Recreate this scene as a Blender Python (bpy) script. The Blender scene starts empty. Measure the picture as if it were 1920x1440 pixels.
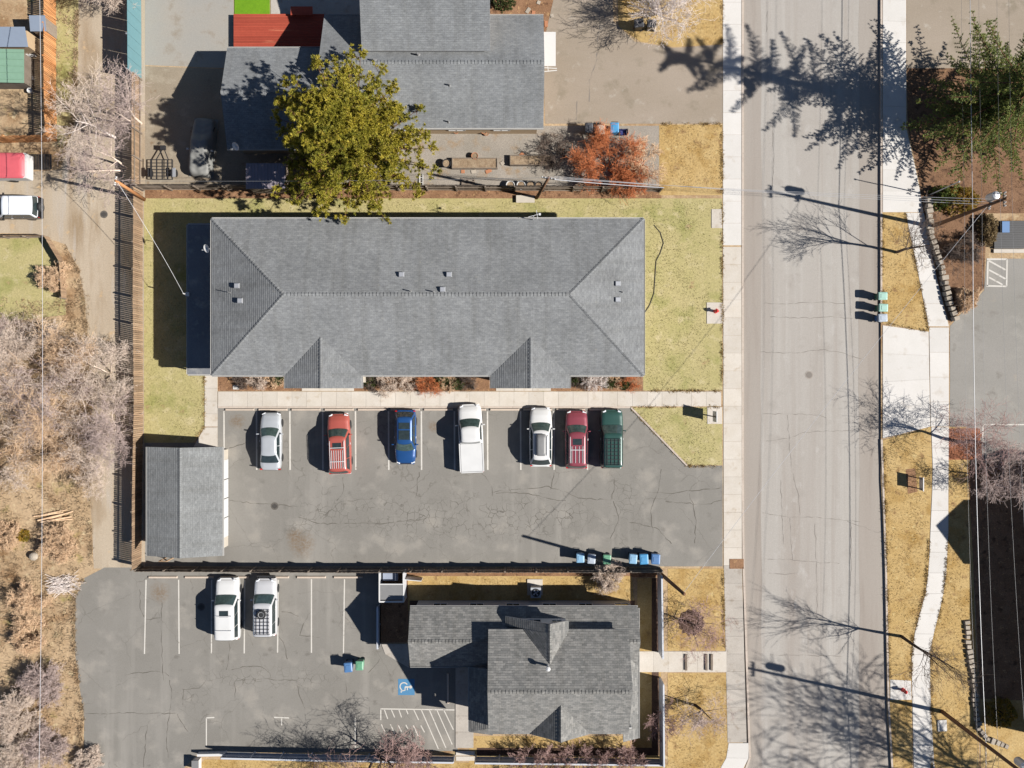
import bpy, math, random
import numpy as np
from mathutils import Vector, Matrix

# ------------------------------------------------------------------ camera, sky, sun, exposure
SC = bpy.context.scene
H, F = 72.0, 1656.0            # camera height above ground, focal length in photo pixels (1920 wide)
COL = SC.collection
cam_d = bpy.data.cameras.new('camera'); cam = bpy.data.objects.new('camera', cam_d); COL.objects.link(cam)
cam.location = (0, 0, H); cam.rotation_euler = (0, 0, 0)
cam_d.sensor_width = 36; cam_d.lens = 36 * F / 1920; cam_d.clip_start = 1; cam_d.clip_end = 3000
SC.camera = cam
EL, AZ = math.radians(39), math.radians(-12.5)      # the sun stands to the right, slightly below
sdir = Vector((math.cos(EL) * math.cos(AZ), math.cos(EL) * math.sin(AZ), math.sin(EL)))
W = bpy.data.worlds.new('World'); SC.world = W; W.use_nodes = True
wn = W.node_tree.nodes; wl = W.node_tree.links
sky = wn.new('ShaderNodeTexSky'); sky.sky_type = 'NISHITA'; sky.sun_disc = False
sky.sun_elevation = EL; sky.sun_rotation = math.radians(90) - AZ; sky.air_density = 0.75; sky.dust_density = 0.1; sky.altitude = 1100
bg = [n for n in wn if n.type == 'BACKGROUND'][0]
wl.new(sky.outputs[0], bg.inputs[0]); bg.inputs[1].default_value = 0.05
sun_d = bpy.data.lights.new('sun', 'SUN'); sun_d.energy = 5.0; sun_d.angle = math.radians(0.5); sun_d.color = (1.0, 0.955, 0.89)
sun = bpy.data.objects.new('sun', sun_d); COL.objects.link(sun); sun.location = sdir * 60
sun.rotation_euler = (-sdir).to_track_quat('-Z', 'Y').to_euler()
vs = SC.view_settings; vs.view_transform = 'Standard'; vs.look = 'None'; vs.gamma = 1; vs.use_curve_mapping = False
vs.exposure = 1.0
EXPK = 2.05                      # display value of a sunlit albedo of 1, used to turn photo tones into albedo

# ------------------------------------------------------------------ helpers
rnd = random.Random(7)
NPR = np.random.default_rng(7)
def P(px, py, z=0.0):
    k = (H - z) / F
    return Vector(((px - 960) * k, (720 - py) * k, z))
def lin(c):
    c = c / 255.0
    return c / 12.92 if c <= 0.04045 else ((c + 0.055) / 1.055) ** 2.4
def D(r, g, b):                  # albedo that shows as this tone when sunlit
    return tuple(min(0.82, lin(v) / EXPK) for v in (r, g, b)) + (1.0,)
def tagit(o, label=None, cat=None, group=None, kind=None):
    if label: o['label'] = label
    if cat: o['category'] = cat
    if group: o['group'] = group
    if kind: o['kind'] = kind
    return o
ORD = ['first', 'second', 'third', 'fourth', 'fifth', 'sixth', 'seventh', 'eighth', 'ninth', 'tenth', 'eleventh', 'twelfth']

def mesh_from(name, V, Fc, mat=None, uv=None, smooth=False):
    me = bpy.data.meshes.new(name)
    me.from_pydata([tuple(v) for v in V], [], [tuple(f) for f in Fc])
    if uv is not None:
        l = me.uv_layers.new(name='uv')
        l.data.foreach_set('uv', np.asarray(uv, dtype=np.float32).ravel())
    if mat: me.materials.append(mat)
    if smooth: me.polygons.foreach_set('use_smooth', [True] * len(me.polygons))
    me.update()
    return me
def fast_mesh(name, V, Fc, mat=None, smooth=False):
    V = np.ascontiguousarray(V, dtype=np.float32); Fc = np.ascontiguousarray(Fc, dtype=np.int32)
    me = bpy.data.meshes.new(name); n, k = Fc.shape
    me.vertices.add(len(V)); me.vertices.foreach_set('co', V.ravel())
    me.loops.add(n * k); me.loops.foreach_set('vertex_index', Fc.ravel())
    me.polygons.add(n)
    me.polygons.foreach_set('loop_start', np.arange(0, n * k, k, dtype=np.int32))
    me.polygons.foreach_set('loop_total', np.full(n, k, dtype=np.int32))
    if smooth: me.polygons.foreach_set('use_smooth', np.ones(n, dtype=bool))
    if mat: me.materials.append(mat)
    me.update(calc_edges=True); me.validate()
    return me
def link(name, me, parent=None, loc=(0, 0, 0), rot=(0, 0, 0), scale=None):
    o = bpy.data.objects.new(name, me); COL.objects.link(o)
    o.location = loc; o.rotation_euler = rot
    if scale: o.scale = scale
    if parent: o.parent = parent
    return o
def empty(name, loc, rz=0.0):
    o = bpy.data.objects.new(name, None); COL.objects.link(o); o.location = loc; o.rotation_euler = (0, 0, rz)
    o.empty_display_size = 0.2
    return o
class Thing:
    def __init__(s, name, label, cat, base, group=None, rz=0.0):
        s.b = Vector(base); s.o = empty(name, s.b, rz); tagit(s.o, label, cat, group)
    def part(s, name, geo, mat, parent=None, smooth=False, local=False, kind=None, label=None, uv=None):
        V, Fc = geo
        if not local: V = [Vector(v) - s.b for v in V]
        o = link(name, mesh_from(name, V, Fc, mat, uv, smooth), parent or s.o)
        if kind: o['kind'] = kind
        if label: o['label'] = label
        return o
    def fast(s, name, V, Fc, mat, parent=None, smooth=False, kind=None):
        o = link(name, fast_mesh(name, np.asarray(V) - np.array(s.b), Fc, mat, smooth), parent or s.o)
        if kind: o['kind'] = kind
        return o
def single(name, geo, mat, label, cat, base, group=None, smooth=False):
    b = Vector(base); V, Fc = geo
    o = link(name, mesh_from(name, [Vector(v) - b for v in V], Fc, mat, None, smooth), None, b)
    return tagit(o, label, cat, group)
def struct(name, geo, mat):
    o = link(name, mesh_from(name, geo[0], geo[1], mat)); o['kind'] = 'structure'
    return o

# geometry, all return (verts, faces)
def box(c, s, rz=0.0, taper=1.0):
    c = Vector(c); x, y, z = s[0] / 2, s[1] / 2, s[2] / 2; t = taper
    ca, sa = math.cos(rz), math.sin(rz)
    V = []
    for sz, k in ((-z, 1.0), (z, t)):
        for sx, sy in ((-x, -y), (x, -y), (x, y), (-x, y)):
            a, b = sx * k, sy * k
            V.append(c + Vector((a * ca - b * sa, a * sa + b * ca, sz)))
    return V, [(0, 3, 2, 1), (4, 5, 6, 7), (0, 1, 5, 4), (1, 2, 6, 5), (2, 3, 7, 6), (3, 0, 4, 7)]
def mm(a, b):
    return box([(a[i] + b[i]) / 2 for i in range(3)], [abs(b[i] - a[i]) for i in range(3)])
def join(*gs):
    V, Fc = [], []
    for v, f in gs:
        n = len(V); V += list(v); Fc += [tuple(i + n for i in q) for q in f]
    return V, Fc
def prism(pts, z0, z1):
    n = len(pts)
    a = sum(pts[i][0] * pts[(i + 1) % n][1] - pts[(i + 1) % n][0] * pts[i][1] for i in range(n))
    if a < 0: pts = pts[::-1]
    V = [Vector((p[0], p[1], z0)) for p in pts] + [Vector((p[0], p[1], z1)) for p in pts]
    Fc = [tuple(range(n - 1, -1, -1)), tuple(range(n, 2 * n))]
    Fc += [(i, (i + 1) % n, n + (i + 1) % n, n + i) for i in range(n)]
    return V, Fc
def pxpoly(pts, z=0.0):
    return [P(a, b, z) for a, b in pts]
def beam(p, q, w, h=None, up=(0, 0, 1)):
    p, q = Vector(p), Vector(q); d = (q - p)
    h = h or w; d.normalize(); u = Vector(up)
    if abs(d.dot(u)) > 0.98: u = Vector((1, 0, 0))
    s = d.cross(u).normalized() * (w / 2); t = s.cross(d).normalized() * (h / 2)
    V = [p - s - t, p + s - t, p + s + t, p - s + t, q - s - t, q + s - t, q + s + t, q - s + t]
    return V, [(0, 3, 2, 1), (4, 5, 6, 7), (0, 1, 5, 4), (1, 2, 6, 5), (2, 3, 7, 6), (3, 0, 4, 7)][::1]
def tube(pts, r, n=8, caps=True):
    pts = [Vector(p) for p in pts]; m = len(pts)
    rs = r if isinstance(r, (list, tuple)) else [r] * m
    V, Fc = [], []
    d0 = (pts[1] - pts[0]).normalized()
    u = Vector((0, 0, 1)) if abs(d0.z) < 0.95 else Vector((1, 0, 0))
    for i in range(m):
        d = (pts[min(i + 1, m - 1)] - pts[max(i - 1, 0)]).normalized()
        s = d.cross(u).normalized(); t = s.cross(d)
        for k in range(n):
            a = 2 * math.pi * k / n
            V.append(pts[i] + (s * math.cos(a) + t * math.sin(a)) * rs[i])
    for i in range(m - 1):
        for k in range(n):
            Fc.append((i * n + k, (i + 1) * n + k, (i + 1) * n + (k + 1) % n, i * n + (k + 1) % n))
    if caps:
        Fc.append(tuple(range(n))); Fc.append(tuple(range(m * n - 1, (m - 1) * n - 1, -1)))
    return V, Fc
def lathe(prof, n=16, c=(0, 0, 0)):
    c = Vector(c); V, Fc = [], []; m = len(prof)
    for r, z in prof:
        for k in range(n):
            a = 2 * math.pi * k / n; V.append(c + Vector((r * math.cos(a), r * math.sin(a), z)))
    for i in range(m - 1):
        for k in range(n):
            Fc.append((i * n + k, i * n + (k + 1) % n, (i + 1) * n + (k + 1) % n, (i + 1) * n + k))
    Fc.append(tuple(range(n - 1, -1, -1))); Fc.append(tuple(range((m - 1) * n, m * n)))
    return V, Fc
def slab(quad, t):               # a thin plate on a 3D polygon, thickness t along its normal
    q = [Vector(v) for v in quad]; nrm = (q[1] - q[0]).cross(q[2] - q[1]).normalized(); n = len(q)
    V = q + [v + nrm * t for v in q]
    Fc = [tuple(range(n - 1, -1, -1)), tuple(range(n, 2 * n))] + [(i, (i + 1) % n, n + (i + 1) % n, n + i) for i in range(n)]
    return V, Fc
def ribbon(pts, w, z, jit=0.0, step=0.35, r=rnd, wj=0.5):
    q = [Vector((p[0], p[1], 0)) for p in pts]; pl = [q[0]]
    for a, b in zip(q, q[1:]):
        n = max(1, int((b - a).length / step))
        for i in range(1, n + 1):
            v = a.lerp(b, i / n)
            if jit: v = v + Vector((r.uniform(-jit, jit), r.uniform(-jit, jit), 0))
            pl.append(v)
    V, Fc = [], []
    for i, v in enumerate(pl):
        d = (pl[min(i + 1, len(pl) - 1)] - pl[max(i - 1, 0)]).normalized(); s = Vector((-d.y, d.x, 0))
        ww = w / 2 * (1 + r.uniform(-wj, wj))
        V += [v + s * ww + Vector((0, 0, z)), v - s * ww + Vector((0, 0, z))]
    for i in range(len(pl) - 1):
        Fc.append((2 * i, 2 * i + 1, 2 * i + 3, 2 * i + 2))
    return V, Fc

# ------------------------------------------------------------------ materials
class NT:
    def __init__(s, name):
        s.m = bpy.data.materials.new(name); s.m.use_nodes = True
        s.t = s.m.node_tree; s.b = s.t.nodes['Principled BSDF']
    def n(s, typ, **kw):
        x = s.t.nodes.new('ShaderNode' + typ)
        for k, v in kw.items():
            if k.startswith('_'): setattr(x, k[1:], v)
            else:
                i = x.inputs[int(k[1:])] if k[0] == 'i' and k[1:].isdigit() else x.inputs[k]
                if hasattr(v, 'links') and hasattr(v, 'node'): s.t.links.new(v, i)
                else: i.default_value = v
        return x
    def l(s, a, b): s.t.links.new(a, b)
    def pos(s, stretch=(1, 1, 1)):
        g = s.n('NewGeometry')
        return s.n('VectorMath', _operation='MULTIPLY', i0=g.outputs['Position'], i1=stretch).outputs[0]
    def noise(s, vec, scale, detail=4, rough=0.55):
        return s.n('TexNoise', Vector=vec, Scale=scale, Detail=detail, Roughness=rough).outputs['Fac']
    def rng(s, v, a, b, c=0.0, d=1.0):
        x = s.n('MapRange', Value=v); x.inputs[1].default_value = a; x.inputs[2].default_value = b
        x.inputs[3].default_value = c; x.inputs[4].default_value = d
        return x.outputs[0]
    def mix(s, fac, a, b, mode='MIX'):
        x = s.n('Mix', _data_type='RGBA', _blend_type=mode)
        for k, v in ((0, fac), (6, a), (7, b)):
            if hasattr(v, 'node'): s.t.links.new(v, x.inputs[k])
            else: x.inputs[k].default_value = v
        return x.outputs[2]
    def mul(s, a, b):
        return s.n('Math', _operation='MULTIPLY', i0=a, i1=b).outputs[0]
    def bump(s, h, strength, dist=0.02):
        b = s.n('Bump', Strength=strength, Distance=dist, Height=h); s.l(b.outputs[0], s.b.inputs['Normal'])
def paint(name, col, rough=0.5, metal=0.0, var=0.12, scale=3.0, coat=0.0, spec=None):
    t = NT(name); t.b.inputs['Roughness'].default_value = rough; t.b.inputs['Metallic'].default_value = metal
    if coat: t.b.inputs['Coat Weight'].default_value = coat; t.b.inputs['Coat Roughness'].default_value = 0.06
    if spec is not None: t.b.inputs['Specular IOR Level'].default_value = spec
    if var:
        f = t.noise(t.pos(), scale, 5)
        c = t.mix(f, tuple(v * (1 - var) for v in col[:3]) + (1,), tuple(min(1, v * (1 + var)) for v in col[:3]) + (1,))
        t.l(c, t.b.inputs['Base Color'])
    else: t.b.inputs['Base Color'].default_value = col
    return t.m
def surf(name, a, b, scale=0.4, stretch=(1, 1, 1), patches=(), fine=0.18, fscale=9.0, vfine=0.2, rough=0.92, bump=0.3, bscale=14.0, objvar=0.0, detail=6, fst=(1, 1, 1)):
    t = NT(name); t.b.inputs['Roughness'].default_value = rough; t.b.inputs['Specular IOR Level'].default_value = 0.25
    v = t.pos(stretch); g = t.pos(fst)
    c = t.mix(t.rng(t.noise(v, scale, detail), 0.3, 0.7), a, b)
    for col, sc, lo, hi, st in patches:
        c = t.mix(t.rng(t.noise(t.pos(st), sc, 5, 0.6), lo, hi), c, col)
    if fine:
        c = t.mix(1.0, c, t.mix(t.rng(t.noise(g, fscale, 3, 0.6), 0.25, 0.75), (1 - fine,) * 3 + (1,), (1 + fine,) * 3 + (1,)), 'MULTIPLY')
    if vfine:
        c = t.mix(1.0, c, t.mix(t.rng(t.noise(g, fscale * 4.5, 2, 0.7), 0.25, 0.75), (1 - vfine,) * 3 + (1,), (1 + vfine,) * 3 + (1,)), 'MULTIPLY')
    if objvar:
        oi = t.n('ObjectInfo').outputs['Random']
        c = t.mix(1.0, c, t.mix(oi, (1 - objvar,) * 3 + (1,), (1 + objvar,) * 3 + (1,)), 'MULTIPLY')
    t.l(c, t.b.inputs['Base Color'])
    if bump: t.bump(t.noise(g, bscale, 4, 0.7), bump, 0.03)
    return t.m
S1 = (1, 1, 1)
def roofmat(name, a, b, tab=0.32, row=0.17, streak=0.13):
    t = NT(name); t.b.inputs['Roughness'].default_value = 0.9; t.b.inputs['Specular IOR Level'].default_value = 0.2
    uv = t.n('UVMap').outputs[0]
    br = t.n('TexBrick', Vector=uv, Color1=a, Color2=b, Mortar=tuple(v * 0.6 for v in a[:3]) + (1,), Scale=1.0)
    br.inputs['Mortar Size'].default_value = 0.006; br.inputs['Brick Width'].default_value = tab; br.inputs['Row Height'].default_value = row
    c = br.outputs['Color']
    w = t.noise(t.n('VectorMath', _operation='MULTIPLY', i0=uv, i1=(2.5, 6.0, 1)).outputs[0], 1.0, 3, 0.7)
    c = t.mix(1.0, c, t.mix(t.rng(w, 0.25, 0.75), (0.78, 0.78, 0.78, 1), (1.22, 1.22, 1.22, 1)), 'MULTIPLY')
    w = t.noise(t.pos(), 0.35, 5)
    c = t.mix(1.0, c, t.mix(t.rng(w, 0.3, 0.7), (1 - streak,) * 3 + (1,), (1 + streak,) * 3 + (1,)), 'MULTIPLY')
    st = t.noise(t.n('VectorMath', _operation='MULTIPLY', i0=uv, i1=(1.6, 0.12, 1)).outputs[0], 1.0, 4, 0.6)
    c = t.mix(1.0, c, t.mix(t.rng(st, 0.45, 0.75), (1.03,) * 3 + (1,), (0.84, 0.83, 0.81, 1)), 'MULTIPLY')
    c = t.mix(t.rng(t.noise(t.pos(), 2.6, 4, 0.7), 0.66, 0.74, 0, 0.5), c, D(176, 172, 160))
    w = t.noise(t.pos(), 16, 2, 0.8)
    c = t.mix(1.0, c, t.mix(t.rng(w, 0.25, 0.75), (0.78,) * 3 + (1,), (1.22,) * 3 + (1,)), 'MULTIPLY')
    t.l(c, t.b.inputs['Base Color'])
    return t.m
def barkmat(name, a, b, rough=0.85):
    t = NT(name); t.b.inputs['Roughness'].default_value = rough; t.b.inputs['Specular IOR Level'].default_value = 0.2
    c = t.mix(t.rng(t.noise(t.pos(), 4.0, 4), 0.3, 0.7), a, b)
    t.l(c, t.b.inputs['Base Color'])
    return t.m
def leafmat(name, a, b, c3, scale=1.6):
    t = NT(name); t.b.inputs['Roughness'].default_value = 0.6; t.b.inputs['Specular IOR Level'].default_value = 0.3
    c = t.mix(t.rng(t.noise(t.pos(), scale, 4), 0.3, 0.7), a, b)
    c = t.mix(t.rng(t.noise(t.pos(), scale * 5, 2), 0.5, 0.72), c, c3)
    t.l(c, t.b.inputs['Base Color'])
    tr = t.n('BsdfTranslucent'); t.l(c, tr.inputs[0]); ms = t.n('MixShader'); ms.inputs[0].default_value = 0.25
    t.l(t.b.outputs[0], ms.inputs[1]); t.l(tr.outputs[0], ms.inputs[2])
    t.l(ms.outputs[0], t.t.nodes['Material Output'].inputs[0])
    return t.m

M = {}
TAN = D(214, 178, 112)
M['dirt'] = surf('dry_dirt_and_weeds', D(196, 168, 132), D(216, 188, 152), 0.25, patches=(
    (D(168, 134, 98), 0.35, 0.52, 0.68, S1), (D(170, 158, 92), 0.55, 0.60, 0.74, S1), (D(232, 212, 172), 1.3, 0.58, 0.72, S1)), fine=0.25, fscale=6, vfine=0.3, bump=0.5)
M['alley'] = surf('alley_gravel', D(196, 178, 154), D(214, 198, 176), 0.3, (1, 0.35, 1), patches=(
    (D(178, 156, 128), 0.5, 0.5, 0.68, (1.2, 0.25, 1)), (D(206, 196, 184), 0.8, 0.55, 0.7, (1.5, 0.12, 1)), (D(222, 190, 148), 0.9, 0.62, 0.72, S1)), fine=0.12, vfine=0.2)
M['lawn'] = surf('dry_lawn', D(204, 170, 108), D(218, 188, 132), 0.35, patches=(
    (D(186, 150, 88), 0.6, 0.5, 0.68, S1), (D(164, 130, 88), 1.1, 0.58, 0.7, S1), (D(228, 204, 148), 2.0, 0.6, 0.72, S1)), fine=0.2, fscale=7, vfine=0.28, bump=0.6)
M['lawn_green'] = surf('greening_lawn', D(206, 192, 140), D(194, 184, 126), 0.5, patches=(
    (D(164, 164, 96), 0.4, 0.52, 0.72, S1), (D(220, 206, 160), 1.2, 0.56, 0.7, S1), (D(136, 130, 72), 2.4, 0.62, 0.74, S1), (D(196, 168, 126), 0.8, 0.64, 0.74, S1)), fine=0.18, fscale=7, vfine=0.25, bump=0.6)
M['darkmulch'] = surf('dark_mulch', D(92, 70, 60), D(110, 86, 72), 1.2, fine=0.3, fscale=10, vfine=0.35, bump=0.8)
M['mulch'] = surf('bark_mulch', D(150, 112, 82), D(176, 136, 104), 0.8, patches=((D(206, 166, 120), 2.5, 0.58, 0.7, S1), (D(112, 80, 58), 1.7, 0.56, 0.68, S1)), fine=0.3, fscale=10, vfine=0.35, bump=0.8)
M['gravel'] = surf('grey_gravel', D(186, 176, 164), D(166, 158, 146), 0.5, patches=((D(176, 152, 124), 0.9, 0.54, 0.7, S1),), fine=0.2, vfine=0.35, bump=0.6)
M['road'] = surf('worn_street_asphalt', D(190, 183, 175), D(198, 193, 186), 0.35, (0.9, 0.10, 1), patches=(
    (D(181, 172, 163), 0.9, 0.5, 0.72, (1, 0.03, 1)), (D(204, 199, 192), 1.6, 0.54, 0.75, (1, 0.02, 1)), (D(182, 175, 167), 0.5, 0.56, 0.74, S1), (D(206, 201, 195), 1.1, 0.6, 0.76, (1, 0.5, 1))), fine=0.06, vfine=0.15, rough=0.85, bump=0.12, bscale=40)
M['lot'] = surf('parking_asphalt', D(172, 168, 162), D(160, 157, 150), 0.25, patches=(
    (D(182, 178, 170), 0.4, 0.52, 0.68, S1), (D(148, 143, 136), 0.8, 0.58, 0.72, S1), (D(182, 172, 158), 0.45, 0.64, 0.78, S1)), fine=0.06, vfine=0.16, rough=0.85, bump=0.15, bscale=40)
M['driveway'] = surf('tan_driveway_asphalt', D(184, 170, 154), D(172, 158, 140), 0.3, (0.4, 1, 1), patches=((D(160, 148, 130), 0.6, 0.55, 0.7, S1), (D(196, 186, 172), 0.9, 0.6, 0.72, S1)), fine=0.06, vfine=0.15, bump=0.15, bscale=40)
M['backlot'] = surf('old_concrete_yard', D(178, 176, 170), D(188, 180, 168), 0.3, patches=((D(164, 152, 136), 0.6, 0.55, 0.7, S1),), fine=0.07, vfine=0.12, bump=0.15, bscale=30)
M['dirtlot'] = surf('packed_dirt_yard', D(180, 166, 146), D(164, 150, 130), 0.4, patches=((D(190, 178, 158), 0.7, 0.55, 0.7, S1), (D(150, 128, 104), 1.2, 0.6, 0.72, S1)), fine=0.12, vfine=0.22)
M['concrete'] = surf('pale_concrete', D(226, 216, 202), D(236, 228, 217), 0.9, patches=((D(212, 198, 180), 1.3, 0.58, 0.72, S1),), fine=0.05, vfine=0.09, rough=0.85, bump=0.12, bscale=40, objvar=0.06)
M['concrete_white'] = surf('new_concrete', D(238, 234, 228), D(245, 241, 236), 0.7, patches=((D(226, 218, 208), 0.9, 0.58, 0.72, S1),), fine=0.03, vfine=0.06, rough=0.85, bump=0.1, bscale=40, objvar=0.04)
M['concrete_old'] = surf('weathered_concrete', D(196, 188, 178), D(210, 202, 192), 0.8, patches=((D(178, 166, 152), 1.1, 0.56, 0.7, S1),), fine=0.08, vfine=0.12, bump=0.15, bscale=40, objvar=0.07)
M['kerb'] = surf('kerb_concrete', D(214, 198, 184), D(226, 212, 198), 1.5, fine=0.1, vfine=0.12, objvar=0.05)
M['crack'] = paint('crack_filler', D(146, 138, 130), 0.9)
M['crackdark'] = paint('dark_crack', D(112, 106, 98), 0.9)
M['line'] = surf('worn_white_line_paint', D(232, 226, 216), D(240, 236, 228), 1.0, patches=((D(190, 184, 174), 3.0, 0.6, 0.66, S1),), fine=0.05, vfine=0.12, bump=0)
M['stop'] = surf('wheel_stop_concrete', D(232, 214, 196), D(220, 204, 188), 1.2, fine=0.06, vfine=0.1, objvar=0.06)
M['wood'] = surf('weathered_fence_wood', D(170, 140, 112), D(192, 164, 134), 2.0, (1, 1, 0.2), fine=0.15, vfine=0.15, objvar=0.22, bump=0.2)
M['wood_grey'] = surf('grey_fence_wood', D(140, 126, 112), D(160, 146, 132), 2.0, (1, 1, 0.2), fine=0.15, vfine=0.15, objvar=0.2, bump=0.2)
M['wood_orange'] = surf('new_cedar_wood', D(224, 150, 92), D(238, 178, 122), 1.5, (1, 1, 0.2), fine=0.12, vfine=0.12, objvar=0.2, bump=0.2)
M['wood_pole'] = surf('utility_pole_wood', D(128, 92, 68), D(152, 116, 88), 3.0, (1, 1, 0.1), fine=0.15, vfine=0.1, bump=0.3)
M['wood_pole_o'] = surf('cedar_pole_wood', D(208, 140, 88), D(222, 162, 110), 3.0, (1, 1, 0.1), fine=0.15, vfine=0.1, bump=0.3)
M['deck'] = surf('red_stained_deck', D(196, 92, 70), D(178, 76, 58), 1.0, (0.25, 2, 1), patches=((D(222, 128, 98), 0.9, 0.6, 0.7, (0.3, 3, 1)),), fine=0.08, vfine=0.1, objvar=0.16)
M['turf'] = surf('artificial_turf', D(130, 178, 32), D(112, 160, 26), 0.8, fine=0.12, vfine=0.2)
M['roof'] = roofmat('grey_asphalt_shingle', D(154, 156, 157), D(141, 143, 145))
M['roof_n'] = roofmat('light_grey_shingle', D(153, 156, 158), D(141, 144, 147), 0.3, 0.16)
M['roof_s'] = roofmat('charcoal_mottled_shingle', D(132, 132, 130), D(164, 162, 158), 0.34, 0.18, 0.08)
M['roof_shed'] = roofmat('shed_shingle', D(158, 160, 160), D(148, 150, 150))
M['membrane'] = surf('flat_roof_membrane', D(150, 152, 156), D(132, 134, 140), 0.6, patches=((D(170, 170, 168), 1.2, 0.55, 0.7, S1),), fine=0.1, vfine=0.12)
M['roof_dark'] = roofmat('dark_shingle', D(92, 92, 94), D(80, 80, 82))
M['siding'] = paint('beige_siding', D(222, 212, 196), 0.7)
M['siding_grey'] = paint('pale_grey_siding', D(196, 200, 206), 0.7)
M['siding_tan'] = paint('tan_siding', D(214, 186, 150), 0.7)
M['white'] = paint('white_trim', D(245, 244, 242), 0.5, var=0.03)
M['gutterwhite'] = paint('gutter_white', D(224, 222, 218), 0.5, var=0.06)
M['vinyl'] = paint('white_vinyl_fence', D(226, 230, 238), 0.45, var=0.03)
M['glass'] = paint('window_glass', (0.02, 0.026, 0.03, 1), 0.05, var=0, spec=0.6)
M['carglass'] = paint('car_glass', (0.020, 0.029, 0.031, 1), 0.07, var=0.6, scale=4.0, spec=0.7)
M['black'] = paint('black_rubber', (0.012, 0.012, 0.013, 1), 0.75)
M['windscreen'] = paint('tinted_windscreen', (0.040, 0.062, 0.058, 1), 0.07, var=0.8, scale=4.5, spec=0.7)
M['blackpl'] = paint('black_plastic', (0.018, 0.018, 0.02, 1), 0.5)
M['chrome'] = paint('bright_metal', (0.55, 0.55, 0.55, 1), 0.35, 0.25, var=0.05)
M['galv'] = paint('galvanised_metal', (0.42, 0.43, 0.45, 1), 0.45, 0.6, var=0.1)
M['greypl'] = paint('grey_plastic', D(150, 150, 150), 0.5)
M['lamp'] = paint('headlamp_lens', (0.55, 0.57, 0.6, 1), 0.12, var=0.02)
M['tail'] = paint('red_tail_lens', (0.42, 0.012, 0.01, 1), 0.2, var=0.05)
M['red'] = paint('hydrant_red', (0.5, 0.02, 0.02, 1), 0.4, var=0.1)
M['terra'] = paint('terracotta', D(206, 140, 100), 0.8)
M['soil'] = surf('planter_soil', D(190, 168, 140), D(150, 124, 98), 2.0, fine=0.3, vfine=0.4, bump=0.6)
M['stone'] = surf('pale_block_stone', D(206, 194, 178), D(190, 178, 162), 1.5, fine=0.12, vfine=0.14, objvar=0.14)
M['wire'] = paint('overhead_wire', (0.13, 0.13, 0.135, 1), 0.5, 0.2, var=0.05)
M['wirepale'] = paint('pale_cable', (0.36, 0.36, 0.37, 1), 0.5, 0.1, var=0.05)
M['acblue'] = paint('accessible_blue', D(86, 150, 196), 0.8, var=0.12, scale=6)
# ------------------------------------------------------------------ the setting
def sheet(name, pts, mat, z0, z1):
    return struct(name, prism(pxpoly(pts), z0, z1), mat)
ZR = -0.13
struct('ground', prism([(-900, -900), (900, -900), (900, 900), (-900, 900)], -0.5, -0.16), M['dirt'])
sheet('ground', [(-2000, -1500), (1393, -1500), (1393, 1392), (1398, 1410), (1408, 1420), (1398, 1446), (1360, 1475), (1340, 1500), (1340, 3000), (-2000, 3000)], M['dirt'], -0.155, 0.0)
sheet('ground', [(1651, -1500), (3900, -1500), (3900, 3000), (1678, 3000), (1672, 1440), (1664, 1340), (1660, 1060), (1652, 900)], M['dirt'], -0.155, 0.0)
road = sheet('road', [(1300, -1500), (1700, -1500), (1700, 3000), (1300, 3000)], M['road'], -0.15, ZR)
# gutter bands of darker old asphalt along both kerbs
def band(parent, name, pts, mat, z):
    g = pxpoly(pts); o = link(name, mesh_from(name, [Vector((p.x, p.y, z)) for p in g], [tuple(range(len(g)))], mat), parent); return o
M['roadedge'] = surf('gutter_asphalt', D(180, 170, 160), D(188, 180, 171), 0.5, (1.0, 0.1, 1), patches=((D(170, 159, 149), 0.9, 0.52, 0.72, (1, 0.06, 1)),), fine=0.06, vfine=0.14, bump=0.12, bscale=40)
def bandstrip(x0, x1, name='gutter_band'):
    pts0, pts1 = [], []; r = random.Random(int(x0))
    ys = list(range(-300, 1800, 60))
    for y in ys:
        pts0.append((x0 + r.uniform(-2, 2), y)); pts1.append((x1 + r.uniform(-2, 2), y))
    V, Fc = [], []
    for a, b in zip(pts0, pts1):
        pa, pb = P(*a), P(*b); V += [(pa.x, pa.y, ZR + 0.004), (pb.x, pb.y, ZR + 0.004)]
    Fc = [(2 * i, 2 * i + 2, 2 * i + 3, 2 * i + 1) for i in range(len(ys) - 1)]
    return link(name, mesh_from(name, V, Fc, M['roadedge']), road)
bandstrip(1390, 1428); bandstrip(1612, 1668)
def crack(parent, pts, w=0.045, z=0.01, mat='crack', jit=0.05, seed=1):
    return link('crack', mesh_from('crack', *ribbon(pxpoly(pts), w, z, jit, 0.3, random.Random(seed), 0.95), M[mat]), parent)
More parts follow.
